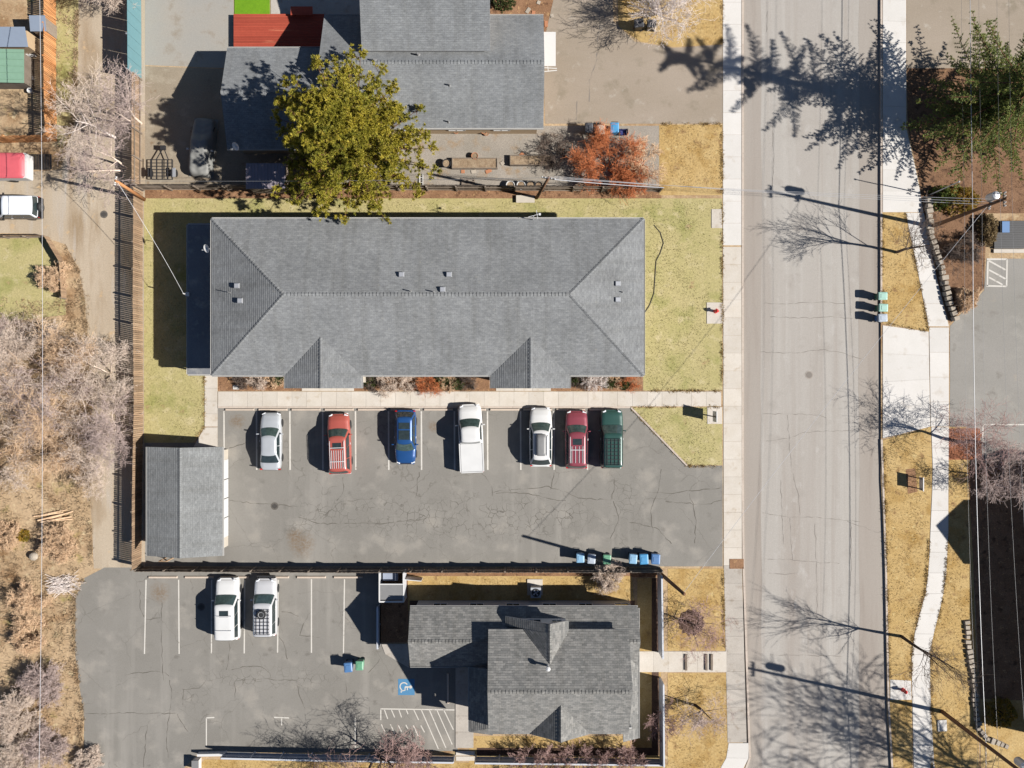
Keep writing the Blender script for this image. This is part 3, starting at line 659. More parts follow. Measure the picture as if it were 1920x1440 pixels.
def window(T, c, face, w, h, parent=None):
    c = Vector(c); f = Vector(face); s = Vector((-f.y, f.x, 0)); up = Vector((0, 0, 1))
    def ring(off, t, a, b):
        return beam(c + f * off + a, c + f * off + b, t, 0.06, f)
    a, b = s * (w / 2), up * (h / 2)
    g = join(ring(0.02, 0.07, -a - b, a - b), ring(0.02, 0.07, -a + b, a + b), ring(0.024, 0.07, -a - b, -a + b), ring(0.024, 0.07, a - b, a + b), ring(0.015, 0.04, -b, b))
    o = T.part('window', g, M['white'], parent)
    T.part('pane', slab([c + f * 0.005 - a - b, c + f * 0.005 + a - b, c + f * 0.005 + a + b, c + f * 0.005 - a + b], 0.01), M['glass'], o)
    return o
def door(T, c, face, w=0.95, h=2.05, parent=None, mat='siding_tan'):
    c = Vector(c); f = Vector(face); s = Vector((-f.y, f.x, 0)); up = Vector((0, 0, 1)); a = s * (w / 2)
    o = T.part('door', slab([c - a, c + a, c + a + up * h, c - a + up * h], 0.03 if (a.cross(up)).dot(f) > 0 else -0.03), M[mat], parent)
    T.part('handle', box(c + f * 0.06 + s * w * 0.4 + up * 1.0, (0.05, 0.05, 0.12)), M['chrome'], o)
    return o
def walls(T, pts, z0, z1, mat, name='wall'):
    return T.part(name, prism(pts, z0, z1), M[mat])
def turtle_vent(T, p, nrm_tilt, parent=None):
    p = Vector(p)
    g = join(box(p + Vector((0, 0, 0.05)), (0.34, 0.34, 0.08)), box(p + Vector((0, 0, 0.17)), (0.42, 0.40, 0.13), 0, 0.75))
    return T.part('roof_vent', g, M['galv'], parent)
def pipe_vent(T, p, parent=None, h=0.4, r=0.05):
    p = Vector(p)
    return T.part('vent_pipe', join(tube([p - Vector((0, 0, 0.1)), p + Vector((0, 0, h))], r, 8), lathe([(r * 2.6, 0), (r * 1.1, 0.08)], 10, p - Vector((0, 0, 0.02)))), M['greypl'], parent)
def dish(T, p, face, parent=None, r=0.32):
    p = Vector(p); f = Vector(face).normalized(); u = Vector((0, 0, 1)); s = f.cross(u).normalized(); t = s.cross(f)
    c = p + Vector((0, 0, 0.45)); V, Fc = [], []
    for i, (rr, d) in enumerate(((0.05, 0), (0.6, 0.05), (1.0, 0.13))):
        for k in range(16):
            a = 2 * math.pi * k / 16; V.append(c + (s * math.cos(a) + t * math.sin(a)) * r * rr + f * d)
    for i in range(2):
        for k in range(16): Fc.append((i * 16 + k, i * 16 + (k + 1) % 16, (i + 1) * 16 + (k + 1) % 16, (i + 1) * 16 + k))
    Fc.append(tuple(range(16)))
    o = T.part('satellite_dish', (V, Fc), M['white'], parent, smooth=True)
    T.part('dish_mast', tube([p - Vector((0, 0, 0.05)), c - f * 0.05], 0.025, 6), M['galv'], o)
    T.part('dish_arm', join(tube([c - t * r * 0.9 + f * 0.1, c + f * 0.42 - t * 0.1], 0.014, 6), box(c + f * 0.44 - t * 0.1, (0.07, 0.07, 0.07))), M['galv'], o)
    return o
def gable(T, x0, x1, y0, y1, ze, zr, axis, mat, over=0.4, wallmat='siding', trim='white', row=0.17, gut=True, caps=True, wz0=0.0):
    """Gable-roofed block; x0..y1 are the roof's edges at the eave."""
    cx, cy = (x0 + x1) / 2, (y0 + y1) / 2
    if axis == 'x':
        A = [(x0, y0, ze), (x1, y0, ze), (x1, cy, zr), (x0, cy, zr)]; B = [(x1, y1, ze), (x0, y1, ze), (x0, cy, zr), (x1, cy, zr)]
        rp = ((x0, cy, zr), (x1, cy, zr)); sl = (zr - ze) / (y1 - y0) * 2
        gl = (((x0, y0, ze), (x1, y0, ze), (0, -1, 0)), ((x0, y1, ze), (x1, y1, ze), (0, 1, 0)))
    else:
        A = [(x0, y1, ze), (x0, y0, ze), (cx, y0, zr), (cx, y1, zr)]; B = [(x1, y0, ze), (x1, y1, ze), (cx, y1, zr), (cx, y0, zr)]
        rp = ((cx, y0, zr), (cx, y1, zr)); sl = (zr - ze) / (x1 - x0) * 2
        gl = (((x0, y0, ze), (x0, y1, ze), (-1, 0, 0)), ((x1, y0, ze), (x1, y1, ze), (1, 0, 0)))
    a = roof_slope(T, A, mat, trim, row=row); roof_slope(T, B, mat, trim, row=row)
    if caps: ridge_caps(T, rp[0], rp[1], sl, mat)
    if gut:
        for p, q, o in gl: gutter(T, p, q, o)
    ix0, ix1, iy0, iy1 = x0 + over, x1 - over, y0 + over, y1 - over
    wt = ze - 0.12 + sl * over * 0.9
    w = walls(T, [(ix0, iy0), (ix1, iy0), (ix1, iy1), (ix0, iy1)], wz0, wt - 0.02, wallmat)
    zz = zr - 0.17
    if axis == 'x':
        for xx in (ix0, ix1 - 0.1):
            V, Fc = [], []
            for x in (xx, xx + 0.1): V += [Vector((x, iy0, wt - 0.02)), Vector((x, iy1, wt - 0.02)), Vector((x, cy, zz))]
            T.part('gable_wall', (V, [(0, 2, 1), (3, 4, 5), (0, 1, 4, 3), (1, 2, 5, 4), (2, 0, 3, 5)]), M[wallmat])
    else:
        for yy in (iy0, iy1 - 0.1):
            V, Fc = [], []
            for y in (yy, yy + 0.1): V += [Vector((ix0, y, wt - 0.02)), Vector((ix1, y, wt - 0.02)), Vector((cx, y, zz))]
            T.part('gable_wall', (V, [(0, 1, 2), (3, 5, 4), (0, 3, 4, 1), (1, 4, 5, 2), (2, 5, 3, 0)]), M[wallmat])
    return a

# --- the long two-storey building under one hipped roof
ZE = 5.4
a, b = P(397, 704, ZE), P(1207, 410, ZE); x0, x1, y0, y1 = a.x, b.x, a.y, b.y
cy = (y0 + y1) / 2; ZRG = 7.45; sl = (ZRG - ZE) / ((y1 - y0) / 2)
rx0, rx1 = P(532, 555, ZRG).x, P(1068, 555, ZRG).x
T = Thing('apartment_building', 'long grey hip-roofed two-storey apartment building with two front gables facing the parked cars', 'building', ((x0 + x1) / 2, cy, 0))
roof_slope(T, [(x0, y0, ZE), (x1, y0, ZE), (rx1, cy, ZRG), (rx0, cy, ZRG)], 'roof')
roof_slope(T, [(x1, y1, ZE), (x0, y1, ZE), (rx0, cy, ZRG), (rx1, cy, ZRG)], 'roof')
roof_slope(T, [(x0, y1, ZE), (x0, y0, ZE), (rx0, cy, ZRG)], 'roof')
roof_slope(T, [(x1, y0, ZE), (x1, y1, ZE), (rx1, cy, ZRG)], 'roof')
ridge_caps(T, (rx0, cy, ZRG), (rx1, cy, ZRG), sl, 'roof')
for xx, rx in ((x0, rx0), (x1, rx1)):
    for yy in (y0, y1): ridge_caps(T, (xx, yy, ZE), (rx, cy, ZRG), sl * 0.7, 'roof', None, 0.12)
gutter(T, (x0, y1, ZE), (x1, y1, ZE), (0, 1, 0)); gutter(T, (x1, y0, ZE), (x1, y1, ZE), (1, 0, 0)); gutter(T, (x0, y0, ZE), (x0, y1, ZE), (-1, 0, 0))
w = walls(T, [(x0 + 0.6, y0 + 0.6), (x1 - 0.6, y0 + 0.6), (x1 - 0.6, y1 - 0.6), (x0 + 0.6, y1 - 0.6)], 0, ZE + 0.02, 'siding')
gx = []
for pl, pr, pc in ((535, 678, 604), (921, 1068, 995)):
    ax, bx = P(pl, 728, ZE).x, P(pr, 728, ZE).x; mx = (ax + bx) / 2; yf = P(pl, 728, ZE).y
    zr = 6.38; yb = y0 + (zr - ZE) / sl; gx.append((ax, bx))
    L = roof_slope(T, [(ax, y0, ZE + 0.02), (ax, yf, ZE + 0.02), (mx, yf, zr + 0.02), (mx, yb, zr + 0.02)], 'roof')
    roof_slope(T, [(bx, yf, ZE + 0.02), (bx, y0, ZE + 0.02), (mx, yb, zr + 0.02), (mx, yf, zr + 0.02)], 'roof')
    ridge_caps(T, (mx, yf, zr + 0.02), (mx, yb, zr + 0.02), 0.34, 'roof')
    gutter(T, (ax, yf, ZE), (ax, y0, ZE), (-1, 0, 0)); gutter(T, (bx, yf, ZE), (bx, y0, ZE), (1, 0, 0))
    walls(T, [(ax + 0.5, yf + 0.45), (bx - 0.5, yf + 0.45), (bx - 0.5, y0 + 0.7), (ax + 0.5, y0 + 0.7)], 0, ZE, 'siding')
    V = []
    for y in (yf + 0.45, yf + 0.55): V += [Vector((ax + 0.5, y, ZE)), Vector((bx - 0.5, y, ZE)), Vector((mx, y, zr - 0.15))]
    T.part('gable_wall', (V, [(0, 1, 2), (3, 5, 4), (0, 3, 4, 1), (1, 4, 5, 2), (2, 5, 3, 0)]), M['siding'])
    for z in (1.6, 4.2):
        for dx in (-1.1, 1.1): window(T, (mx + dx, yf + 0.45, z), (0, -1, 0), 1.1, 1.2, w)
    door(T, (mx, yf + 0.45, 0.05), (0, -1, 0), parent=w)
xs = [x0] + [v for g in gx for v in g] + [x1]
for i in (0, 2, 4): gutter(T, (xs[i], y0, ZE), (xs[i + 1], y0, ZE), (0, -1, 0))
for i in (0, 2, 4):
    n = 2 if i != 2 else 4
    for k in range(n):
        xx = xs[i] + (xs[i + 1] - xs[i]) * (k + 0.5) / n
        for z in (1.6, 4.2): window(T, (xx, y0 + 0.6, z), (0, -1, 0), 1.3, 1.2, w)
for k in range(9):
    xx = x0 + (x1 - x0) * (k + 0.5) / 9
    for z in (1.6, 4.2): window(T, (xx, y1 - 0.6, z), (0, 1, 0), 1.3, 1.1, w)
for k in range(3):
    yy = y0 + (y1 - y0) * (k + 0.5) / 3
    for z in (1.6, 4.2): window(T, (x1 - 0.6, yy, z), (1, 0, 0), 1.1, 1.1, w)
def on_roof_y(px, py, side):      # point on the long slopes
    for _ in range(4):
        z = on_roof_y.z if hasattr(on_roof_y, 'z') else 6.5
        p = P(px, py, z); d = (p.y - y0) if side < 0 else (y1 - p.y); on_roof_y.z = ZE + d * sl
    return P(px, py, on_roof_y.z)
def on_hip(px, py, side):
    z = 6.2
    for _ in range(5):
        p = P(px, py, z); z = ZE + ((p.x - x0) * (ZRG - ZE) / (rx0 - x0) if side < 0 else (x1 - p.x) * (ZRG - ZE) / (x1 - rx1))
    return P(px, py, z)
for px, py in ((753, 515), (842, 515), (830, 543)): turtle_vent(T, on_roof_y(px, py, 1), 0)
for px, py in ((770, 546), (813, 547)): pipe_vent(T, on_roof_y(px, py, 1), None, 0.45, 0.045)
for px, py in ((445, 536), (451, 564)): turtle_vent(T, on_hip(px, py, -1), 0)
pipe_vent(T, on_hip(432, 549, -1), None, 0.6, 0.03)
for px, py in ((1158, 532), (1158, 562)): turtle_vent(T, on_hip(px, py, 1), 0)
pipe_vent(T, on_hip(1167, 548, 1), None, 0.3, 0.04)
dish(T, P(396, 467, 5.5) + Vector((-0.1, 0, 0)), (-0.5, -0.3, 0.7))
# antenna on the north eave
p = P(1000, 412, 5.5)
T.part('roof_antenna', join(tube([p, p + Vector((0, 0, 1.2))], 0.03, 6), tube([p + Vector((-0.4, 0, 1.1)), p + Vector((0.5, 0.25, 1.1))], 0.02, 6), tube([p + Vector((0.3, -0.15, 1.1)), p + Vector((0.2, 0.5, 1.1))], 0.02, 6), box(p + Vector((0.45, 0.2, 1.1)), (0.16, 0.16, 0.1))), M['chrome'])
# low flat roof along the west end
zf = 2.75; a, b = P(352, 702, zf), P(352, 421, zf); fx = a.x
fr = T.part('porch_roof', mm((fx, a.y, zf - 0.16), (x0 + 0.6, b.y, zf)), M['membrane'])
gutter(T, (fx, a.y, zf), (fx, b.y, zf), (-1, 0, 0)); gutter(T, (fx, a.y, zf), (x0 + 0.5, a.y, zf), (0, -1, 0)); gutter(T, (fx, b.y, zf), (x0 + 0.5, b.y, zf), (0, 1, 0))
for k in range(5):
    yy = a.y + 0.2 + (b.y - a.y - 0.4) * k / 4
    T.part('porch_post', box((fx + 0.15, yy, (zf - 0.16) / 2), (0.12, 0.12, zf - 0.16)), M['white'])
p = P(350, 552, zf); T.part('service_mast', join(tube([p, p + Vector((0, 0, 0.7))], 0.05, 8), box(p + Vector((0.1, 0, 0.1)), (0.3, 0.3, 0.2))), M['white'])
MAST = p + Vector((0, 0, 0.7))

# --- shed at the west end of the lot
z = 2.5; a, b = P(276, 1042, z), P(417, 838, z)
T = Thing('storage_shed', 'long low grey shingled shed beside the alley fence', 'shed', ((a.x + b.x) / 2, (a.y + b.y) / 2, 0))
gable(T, a.x, b.x, a.y, b.y, z, 3.5, 'y', 'roof_shed', 0.35, 'siding')
for k in range(4):
    yy = a.y + 1.2 + (b.y - a.y - 2.4) * (k + 0.5) / 4
    door(T, (b.x - 0.35, yy, 0.05), (1, 0, 0), 1.6, 1.95, mat='white')
p = P(268, 866, 0)
T.part('wall_bracket', join(beam((a.x - 0.2, p.y, 2.2), (a.x + 0.4, p.y, 2.2), 0.06), beam((a.x - 0.2, p.y + 0.5, 2.2), (a.x + 0.4, p.y + 0.5, 2.2), 0.06)), M['white'])

# --- north house: long ridge, raised rear block, garage to the west
z = 3.2; a, b = P(608, 240, z), P(1019, 29, z)
T = Thing('house', 'north house with long grey roof ridge, raised rear block and open garage door', 'house', ((a.x + b.x) / 2, (a.y + b.y) / 2, 0))
gable(T, a.x, b.x, a.y, b.y, z, 5.3, 'x', 'roof_n', 0.45, 'siding_tan', row=0.16)
cyN = (a.y + b.y) / 2
zu0, zu1 = 5.35, 6.9; ua, ub = P(678, 95, zu0), P(919, 95, zu0); yt = P(678, -70, zu1).y
roof_slope(T, [(ua.x, ua.y, zu0), (ub.x, ub.y, zu0), (ub.x, yt, zu1), (ua.x, yt, zu1)], 'roof_n', row=0.16)
V = [(ua.x + 0.15, ua.y + 0.2), (ub.x - 0.15, ua.y + 0.2), (ub.x - 0.15, yt - 0.2), (ua.x + 0.15, yt - 0.2)]
n4 = [Vector((v[0], v[1], 2.0)) for v in V] + [Vector((V[0][0], V[0][1], zu0 - 0.1)), Vector((V[1][0], V[1][1], zu0 - 0.1)), Vector((V[2][0], V[2][1], zu1 - 0.15)), Vector((V[3][0], V[3][1], zu1 - 0.15))]
T.part('upper_wall', (n4, [(0, 3, 2, 1), (4, 5, 6, 7), (0, 1, 5, 4), (1, 2, 6, 5), (2, 3, 7, 6), (3, 0, 4, 7)]), M['siding_tan'])
def zN(y): return z + (5.3 - z) * (1 - abs(y - cyN) / ((b.y - a.y) / 2))
for px, py in ((785, 107), (843, 160), (839, 220), (705, 120)):
    p = P(px, py, 4.6); p.z = zN(p.y); pipe_vent(T, p, None, 0.38, 0.08 if px < 800 else 0.05)
dish(T, P(606, 150, 4.6), (-0.6, -0.2, 0.6), None, 0.36)
gd = P(1020, 60, 2.2); ge = P(1042, 124, 2.2)
d_ = T.part('garage_door', mm((gd.x - 0.3, ge.y, 2.16), (ge.x, gd.y, 2.22)), M['white'])
T.part('door_bracket', join(beam((gd.x, ge.y - 0.1, 2.1), (ge.x + 0.1, ge.y - 0.15, 2.1), 0.06), beam((gd.x, ge.y - 0.4, 2.1), (ge.x + 0.1, ge.y - 0.3, 2.1), 0.06), beam((gd.x + 0.3, ge.y, 2.1), (gd.x + 0.35, ge.y - 0.4, 2.1), 0.05)), M['white'], d_)
for k in range(4): window(T, (a.x + 3 + k * 3.6, a.y + 0.45, 1.6), (0, -1, 0), 1.3, 1.2)
z = 2.95; a, b = P(426, 279, z), P(607, 90, z)
T = Thing('garage', 'grey gabled garage west of the north house in the pine shadow', 'garage', ((a.x + b.x) / 2, (a.y + b.y) / 2, 0))
gable(T, a.x, b.x, a.y, b.y, z, 4.5, 'x', 'roof_n', 0.4, 'siding_tan', row=0.16)
dish(T, P(447, 276, 3.2), (-0.4, -0.5, 0.6), None, 0.34)
# small metal-roofed lean-to
z = 2.2; a, b = P(461, 354, z), P(535, 306, z)
T = Thing('garden_shed', 'small shed with ribbed purple-grey metal roof under the big pine', 'shed', ((a.x + b.x) / 2, (a.y + b.y) / 2, 0))
M['ribmetal'] = paint('purple_grey_metal', D(176, 166, 176), 0.5, 0.2, var=0.08)
rf = T.part('roof', mm((a.x, a.y, z - 0.05), (b.x, b.y, z)), M['ribmetal'])
for k in range(12):
    xx = a.x + (b.x - a.x) * (k + 0.5) / 12; T.part('rib', mm((xx - 0.02, a.y, z + 0.002), (xx + 0.02, b.y, z + 0.035)), M['ribmetal'], rf)
walls(T, [(a.x + 0.1, a.y + 0.1), (b.x - 0.1, a.y + 0.1), (b.x - 0.1, b.y - 0.1), (a.x + 0.1, b.y - 0.1)], 0, z - 0.05, 'wood_grey')
door(T, ((a.x + b.x) / 2, a.y + 0.1, 0.05), (0, -1, 0), 0.9, 1.9, mat='wood_grey')
# red deck, each board its own piece
zd = 0.5; a, b = P(438, 90, zd), P(612, 26, zd)
T = Thing('deck', 'red stained timber deck behind the north garage', 'deck', ((a.x + b.x) / 2, (a.y + b.y) / 2, 0))
T.part('deck_frame', mm((a.x + 0.05, a.y + 0.05, 0), (b.x - 0.05, b.y - 0.05, zd - 0.035)), M['wood_grey'])
nb = 20; bw = (b.y - a.y) / nb
me = mesh_from('deck_board', *box((0, 0, 0), (b.x - a.x, bw - 0.012, 0.03)), M['deck'])
for k in range(nb): link('deck_board', me, T.o, (0, a.y + bw * (k + 0.5) - (a.y + b.y) / 2, zd - 0.015))
a2 = P(545, 26, zd + 0.4); b2 = P(586, 18, zd + 0.4)
T.part('deck_bench', join(mm((a2.x, a2.y - 0.1, zd + 0.36), (b2.x, b2.y + 0.25, zd + 0.42)), mm((a2.x + 0.1, a2.y, zd), (a2.x + 0.2, b2.y + 0.1, zd + 0.36)), mm((b2.x - 0.2, a2.y, zd), (b2.x - 0.1, b2.y + 0.1, zd + 0.36))), M['deck'])
sheet('turf_patch', [(440, -80), (506, -80), (506, 27), (440, 27)], M['turf'], -0.05, 0.05)
sheet('patio', [(508, -80), (680, -80), (680, 30), (508, 27)], M['concrete_old'], -0.05, 0.03)

# --- south house: low wing, tall block with cross gables, pent roofs
zl, zlr = 3.3, 4.7; a, b = P(769, 1249, zl), P(1196, 1138, zl)
T = Thing('house', 'south house with mottled charcoal roofs, tall main block and cross gables', 'house', P(1010, 1270))
gable(T, a.x, b.x, a.y, b.y, zl, zlr, 'x', 'roof_s', 0.3, 'siding_grey', row=0.18)
zu, zur = 5.0, 7.3
ux0, ux1 = P(915, 1290, 6).x, P(1182, 1290, 6).x; uy1 = P(960, 1180, zu).y; uy0 = P(960, 1376, zu).y
gable(T, ux0, ux1, uy0, uy1, zu, zur, 'x', 'roof_s', 0.3, 'siding_grey', row=0.18, gut=False)
us = (zur - zu) / ((uy1 - uy0) / 2)
# north cross gable with long west slope
zg = 6.3; rx = P(1031, 1172, zg).x; ry = P(1031, 1170, zg).y; rb = uy1 - (zg - zu) / us
lx = P(948, 1150, 4.1).x; lz = 4.1; s1 = (zg - lz) / (rx - lx); ex = P(1066, 1165, 5.3).x; ez = 5.35
vx = rx - (zg - zu) / s1
roof_slope(T, [(lx, ry + 0.25, lz), (lx, uy1 + 0.02, lz), (vx, uy1, zu + 0.02), (rx, rb, zg + 0.02), (rx, ry, zg)], 'roof_s', row=0.18) if False else None
roof_slope(T, [(lx, ry, lz), (lx, uy1 + 0.05, lz), (rx, uy1 + 0.05, zg), (rx, ry, zg)], 'roof_s', row=0.18)
roof_slope(T, [(vx, uy1 + 0.049, zu + 0.03), (rx, rb, zg + 0.02), (rx, uy1 + 0.049, zg + 0.02)], 'roof_s', row=0.18)
roof_slope(T, [(ex, uy1, ez), (ex, ry, ez), (rx, ry, zg), (rx, rb, zg)], 'roof_s', row=0.18)
ridge_caps(T, (rx, ry, zg), (rx, rb, zg), 0.6, 'roof_s')
V = []
for y in (ry - 0.25, ry - 0.35): V += [Vector((lx + 0.15, y, 2.9)), Vector((ex - 0.15, y, 2.9)), Vector((ex - 0.15, y, ez - 0.15)), Vector((rx, y, zg - 0.2)), Vector((lx + 0.15, y, lz))]
nw = T.part('gable_wall', (V, [(0, 4, 3, 2, 1), (5, 6, 7, 8, 9), (0, 1, 6, 5), (1, 2, 7, 6), (2, 3, 8, 7), (3, 4, 9, 8), (4, 0, 5, 9)]), M['white'])
T.part('side_wall', mm((ex - 0.25, ry - 0.3, 3.2), (ex - 0.15, uy1 - 0.5, ez - 0.1)), M['white'])
window(T, (rx - 1.2, ry - 0.25, 4.6), (0, 1, 0), 1.2, 0.8, nw); window(T, (rx + 0.6, ry - 0.25, 4.8), (0, 1, 0), 0.8, 0.8, nw)
# south cross gable
zg = 6.6; yf = P(1050, 1392, zg).y; gx0, gx1 = P(993, 1380, zu).x, P(1106, 1380, zu).x; mx = (gx0 + gx1) / 2; yb = uy0 + (zg - zu) / us
roof_slope(T, [(gx0, uy0, zu + 0.02), (gx0, yf, zu + 0.02), (mx, yf, zg), (mx, yb, zg)], 'roof_s', row=0.18)
roof_slope(T, [(gx1, yf, zu + 0.02), (gx1, uy0, zu + 0.02), (mx, yb, zg), (mx, yf, zg)], 'roof_s', row=0.18)
ridge_caps(T, (mx, yf, zg), (mx, yb, zg), 0.6, 'roof_s')
V = []
for y in (yf + 0.3, yf + 0.4): V += [Vector((gx0 + 0.2, y, zu)), Vector((gx1 - 0.2, y, zu)), Vector((mx, y, zg - 0.2))]
T.part('gable_wall', (V, [(0, 1, 2), (3, 5, 4), (0, 3, 4, 1), (1, 4, 5, 2), (2, 5, 3, 0)]), M['siding_grey'])
walls(T, [(gx0 + 0.4, yf + 0.4), (gx1 - 0.4, yf + 0.4), (gx1 - 0.4, uy0 + 0.6), (gx0 + 0.4, uy0 + 0.6)], 0, zu, 'siding_grey', 'bay_wall')
# pent roofs east and west
e0, e1 = P(1197, 1384, zl), P(1197, 1140, zl)
roof_slope(T, [(e0.x, e0.y, zl + 0.01), (e0.x, e1.y, zl + 0.01), (ux1 - 0.3, e1.y - 1.2, zl + 0.75), (ux1 - 0.3, e0.y, zl + 0.75)], 'roof_s', row=0.18)
gutter(T, (e0.x, e0.y, zl), (e0.x, e1.y, zl), (1, 0, 0))
walls(T, [(ux1 - 0.35, e0.y + 0.3), (e0.x - 0.3, e0.y + 0.3), (e0.x - 0.3, a.y + 0.5), (ux1 - 0.35, a.y + 0.5)], 0, zl - 0.14, 'siding_grey', 'side_wall')
w0 = P(880, 1372, zl)
roof_slope(T, [(w0.x, a.y - 0.05, zl + 0.01), (w0.x, w0.y, zl + 0.01), (ux0 + 0.3, w0.y + 0.6, zl + 0.8), (ux0 + 0.3, a.y - 0.05, zl + 0.8)], 'roof_s', row=0.18)
roof_slope(T, [(w0.x, w0.y, zl + 0.01), (ux0 + 0.3, w0.y - 0.25, zl + 0.01), (ux0 + 0.3, w0.y + 0.6, zl + 0.8)], 'roof_s', row=0.18)
gutter(T, (w0.x, w0.y, zl), (w0.x, a.y - 0.1, zl), (-1, 0, 0))
walls(T, [(w0.x + 0.9, w0.y + 0.5), (ux0 + 0.4, w0.y + 0.5), (ux0 + 0.4, a.y + 0.5), (w0.x + 0.9, a.y + 0.5)], 0, zl - 0.14, 'siding_grey', 'side_wall')
for k in range(6): window(T, (a.x + 2.2 + k * 2.9, b.y - 0.3, 1.7), (0, 1, 0), 1.1, 1.2)
for k in range(4): window(T, (ux0 + 1.4 + k * 3.0, uy0 + 0.3, 4.0), (0, -1, 0), 1.0, 1.1)
p = P(1027, 1248, 6.4)
T.part('flue_cap', join(tube([p - Vector((0, 0, 0.3)), p + Vector((0, 0, 0.75))], 0.08, 10), lathe([(0.17, 0.7), (0.17, 0.85), (0.05, 0.92)], 12, p)), M['white'])
# white shutter box by the north wall
p = P(1003, 1103)
T2 = Thing('air_conditioner', 'grey air conditioner with round fan on a concrete pad by the south house', 'air conditioner', p)
T2.part('pad', box(p + Vector((0, 0.1, 0.05)), (1.25, 1.3, 0.1)), M['concrete'])
T2.part('cabinet', box(p + Vector((0.05, -0.15, 0.5)), (0.82, 0.82, 0.8)), M['siding_grey'])
T2.part('fan_ring', lathe([(0.32, 0.9), (0.34, 0.925), (0.30, 0.94)], 24, p + Vector((0.05, -0.15, 0))), M['black'])
fz = 0.945
for k in range(4):
    a_ = math.radians(90 * k + 20); q = p + Vector((0.05, -0.15, fz))
    T2.part('fan_blade', slab([q, q + Vector((math.cos(a_), math.sin(a_), 0)) * 0.26, q + Vector((math.cos(a_ + 0.6), math.sin(a_ + 0.6), 0.0)) * 0.26], 0.01), M['galv'])
# --- sheds and yards at the top left corner
z = 2.1; a, b = P(-60, 88, z), P(53, 55, z)
T = Thing('garden_shed', 'blue-grey roofed garden shed behind the orange fence', 'shed', ((a.x + b.x) / 2, (a.y + b.y) / 2, 0))
M['bluemetal'] = paint('blue_grey_metal', D(170, 184, 204), 0.45, 0.2, var=0.08)
M['greenroof'] = paint('green_metal', D(150, 190, 164), 0.5, 0.1, var=0.12)
T.part('roof', slab([(a.x, a.y, z), (b.x, a.y, z), (b.x, b.y, z + 0.5), (a.x, b.y, z + 0.5)], 0.06), M['bluemetal'])
walls(T, [(a.x, a.y + 0.1), (b.x - 0.1, a.y + 0.1), (b.x - 0.1, b.y - 0.1), (a.x, b.y - 0.1)], 0, z, 'siding_tan')
a, b = P(56, 58, 1.9), P(86, 30, 1.9)
T = Thing('lean_to', 'small lean-to with pale blue metal roof against the orange fence', 'shed', ((a.x + b.x) / 2, (a.y + b.y) / 2, 0))
T.part('roof', slab([(a.x, a.y, 1.8), (b.x, a.y, 1.8), (b.x, b.y, 2.0), (a.x, b.y, 2.0)], 0.05), M['bluemetal'])
walls(T, [(a.x + 0.08, a.y + 0.08), (b.x - 0.08, a.y + 0.08), (b.x - 0.08, b.y - 0.08), (a.x + 0.08, b.y - 0.08)], 0, 1.79, 'wood_grey')
a, b = P(-60, 155, 2.0), P(44, 92, 2.0)
T = Thing('green_canopy', 'green ribbed metal roof of a low shed at the left edge', 'shed', ((a.x + b.x) / 2, (a.y + b.y) / 2, 0))
rf = T.part('roof', slab([(a.x, a.y, 2.2), (b.x, a.y, 1.9), (b.x, b.y, 1.9), (a.x, b.y, 2.2)], 0.05), M['greenroof'])
for k in range(5):
    yy = a.y + (b.y - a.y) * (k + 0.5) / 5; T.part('rib', beam((a.x, yy, 2.28), (b.x, yy, 1.98), 0.05, 0.05), M['greenroof'], rf)
walls(T, [(a.x + 0.1, a.y + 0.15), (b.x - 0.2, a.y + 0.15), (b.x - 0.2, b.y - 0.15), (a.x + 0.1, b.y - 0.15)], 0, 1.88, 'wood_grey')
# --- building east of the courtyard, mostly outside the picture
bx0 = P(1992, 1100).x; by1 = P(0, 900).y; by0 = P(0, 1400).y
T = Thing('building', 'tall gabled building east of the dark courtyard', 'building', (bx0 + 6, (by0 + by1) / 2, 0))
gable(T, bx0, bx0 + 13, by0, by1, 6.2, 9.5, 'y', 'roof_dark', 0.4, 'siding')
yc = P(0, 1035).y
roof_slope(T, [(bx0 + 1.5, yc - 2.6, 6.2), (bx0 - 0.6, yc - 2.6, 6.2), (bx0 - 0.6, yc, 8.1), (bx0 + 5, yc, 8.1)], 'roof_dark')
roof_slope(T, [(bx0 - 0.6, yc + 2.6, 6.2), (bx0 + 1.5, yc + 2.6, 6.2), (bx0 + 5, yc, 8.1), (bx0 - 0.6, yc, 8.1)], 'roof_dark')
walls(T, [(bx0 - 0.3, yc - 2.3), (bx0 + 1.5, yc - 2.3), (bx0 + 1.5, yc + 2.3), (bx0 - 0.3, yc + 2.3)], 0, 6.2, 'siding')
V = []
for x in (bx0 - 0.3, bx0 - 0.2): V += [Vector((x, yc - 2.3, 6.2)), Vector((x, yc + 2.3, 6.2)), Vector((x, yc, 7.85))]
T.part('gable_wall', (V, [(0, 2, 1), (3, 4, 5), (0, 1, 4, 3), (1, 2, 5, 4), (2, 0, 3, 5)]), M['siding'])
for k in range(5): window(T, (bx0 + 0.4, by0 + 2.5 + k * 4.0, 2.0), (-1, 0, 0), 1.2, 1.3)
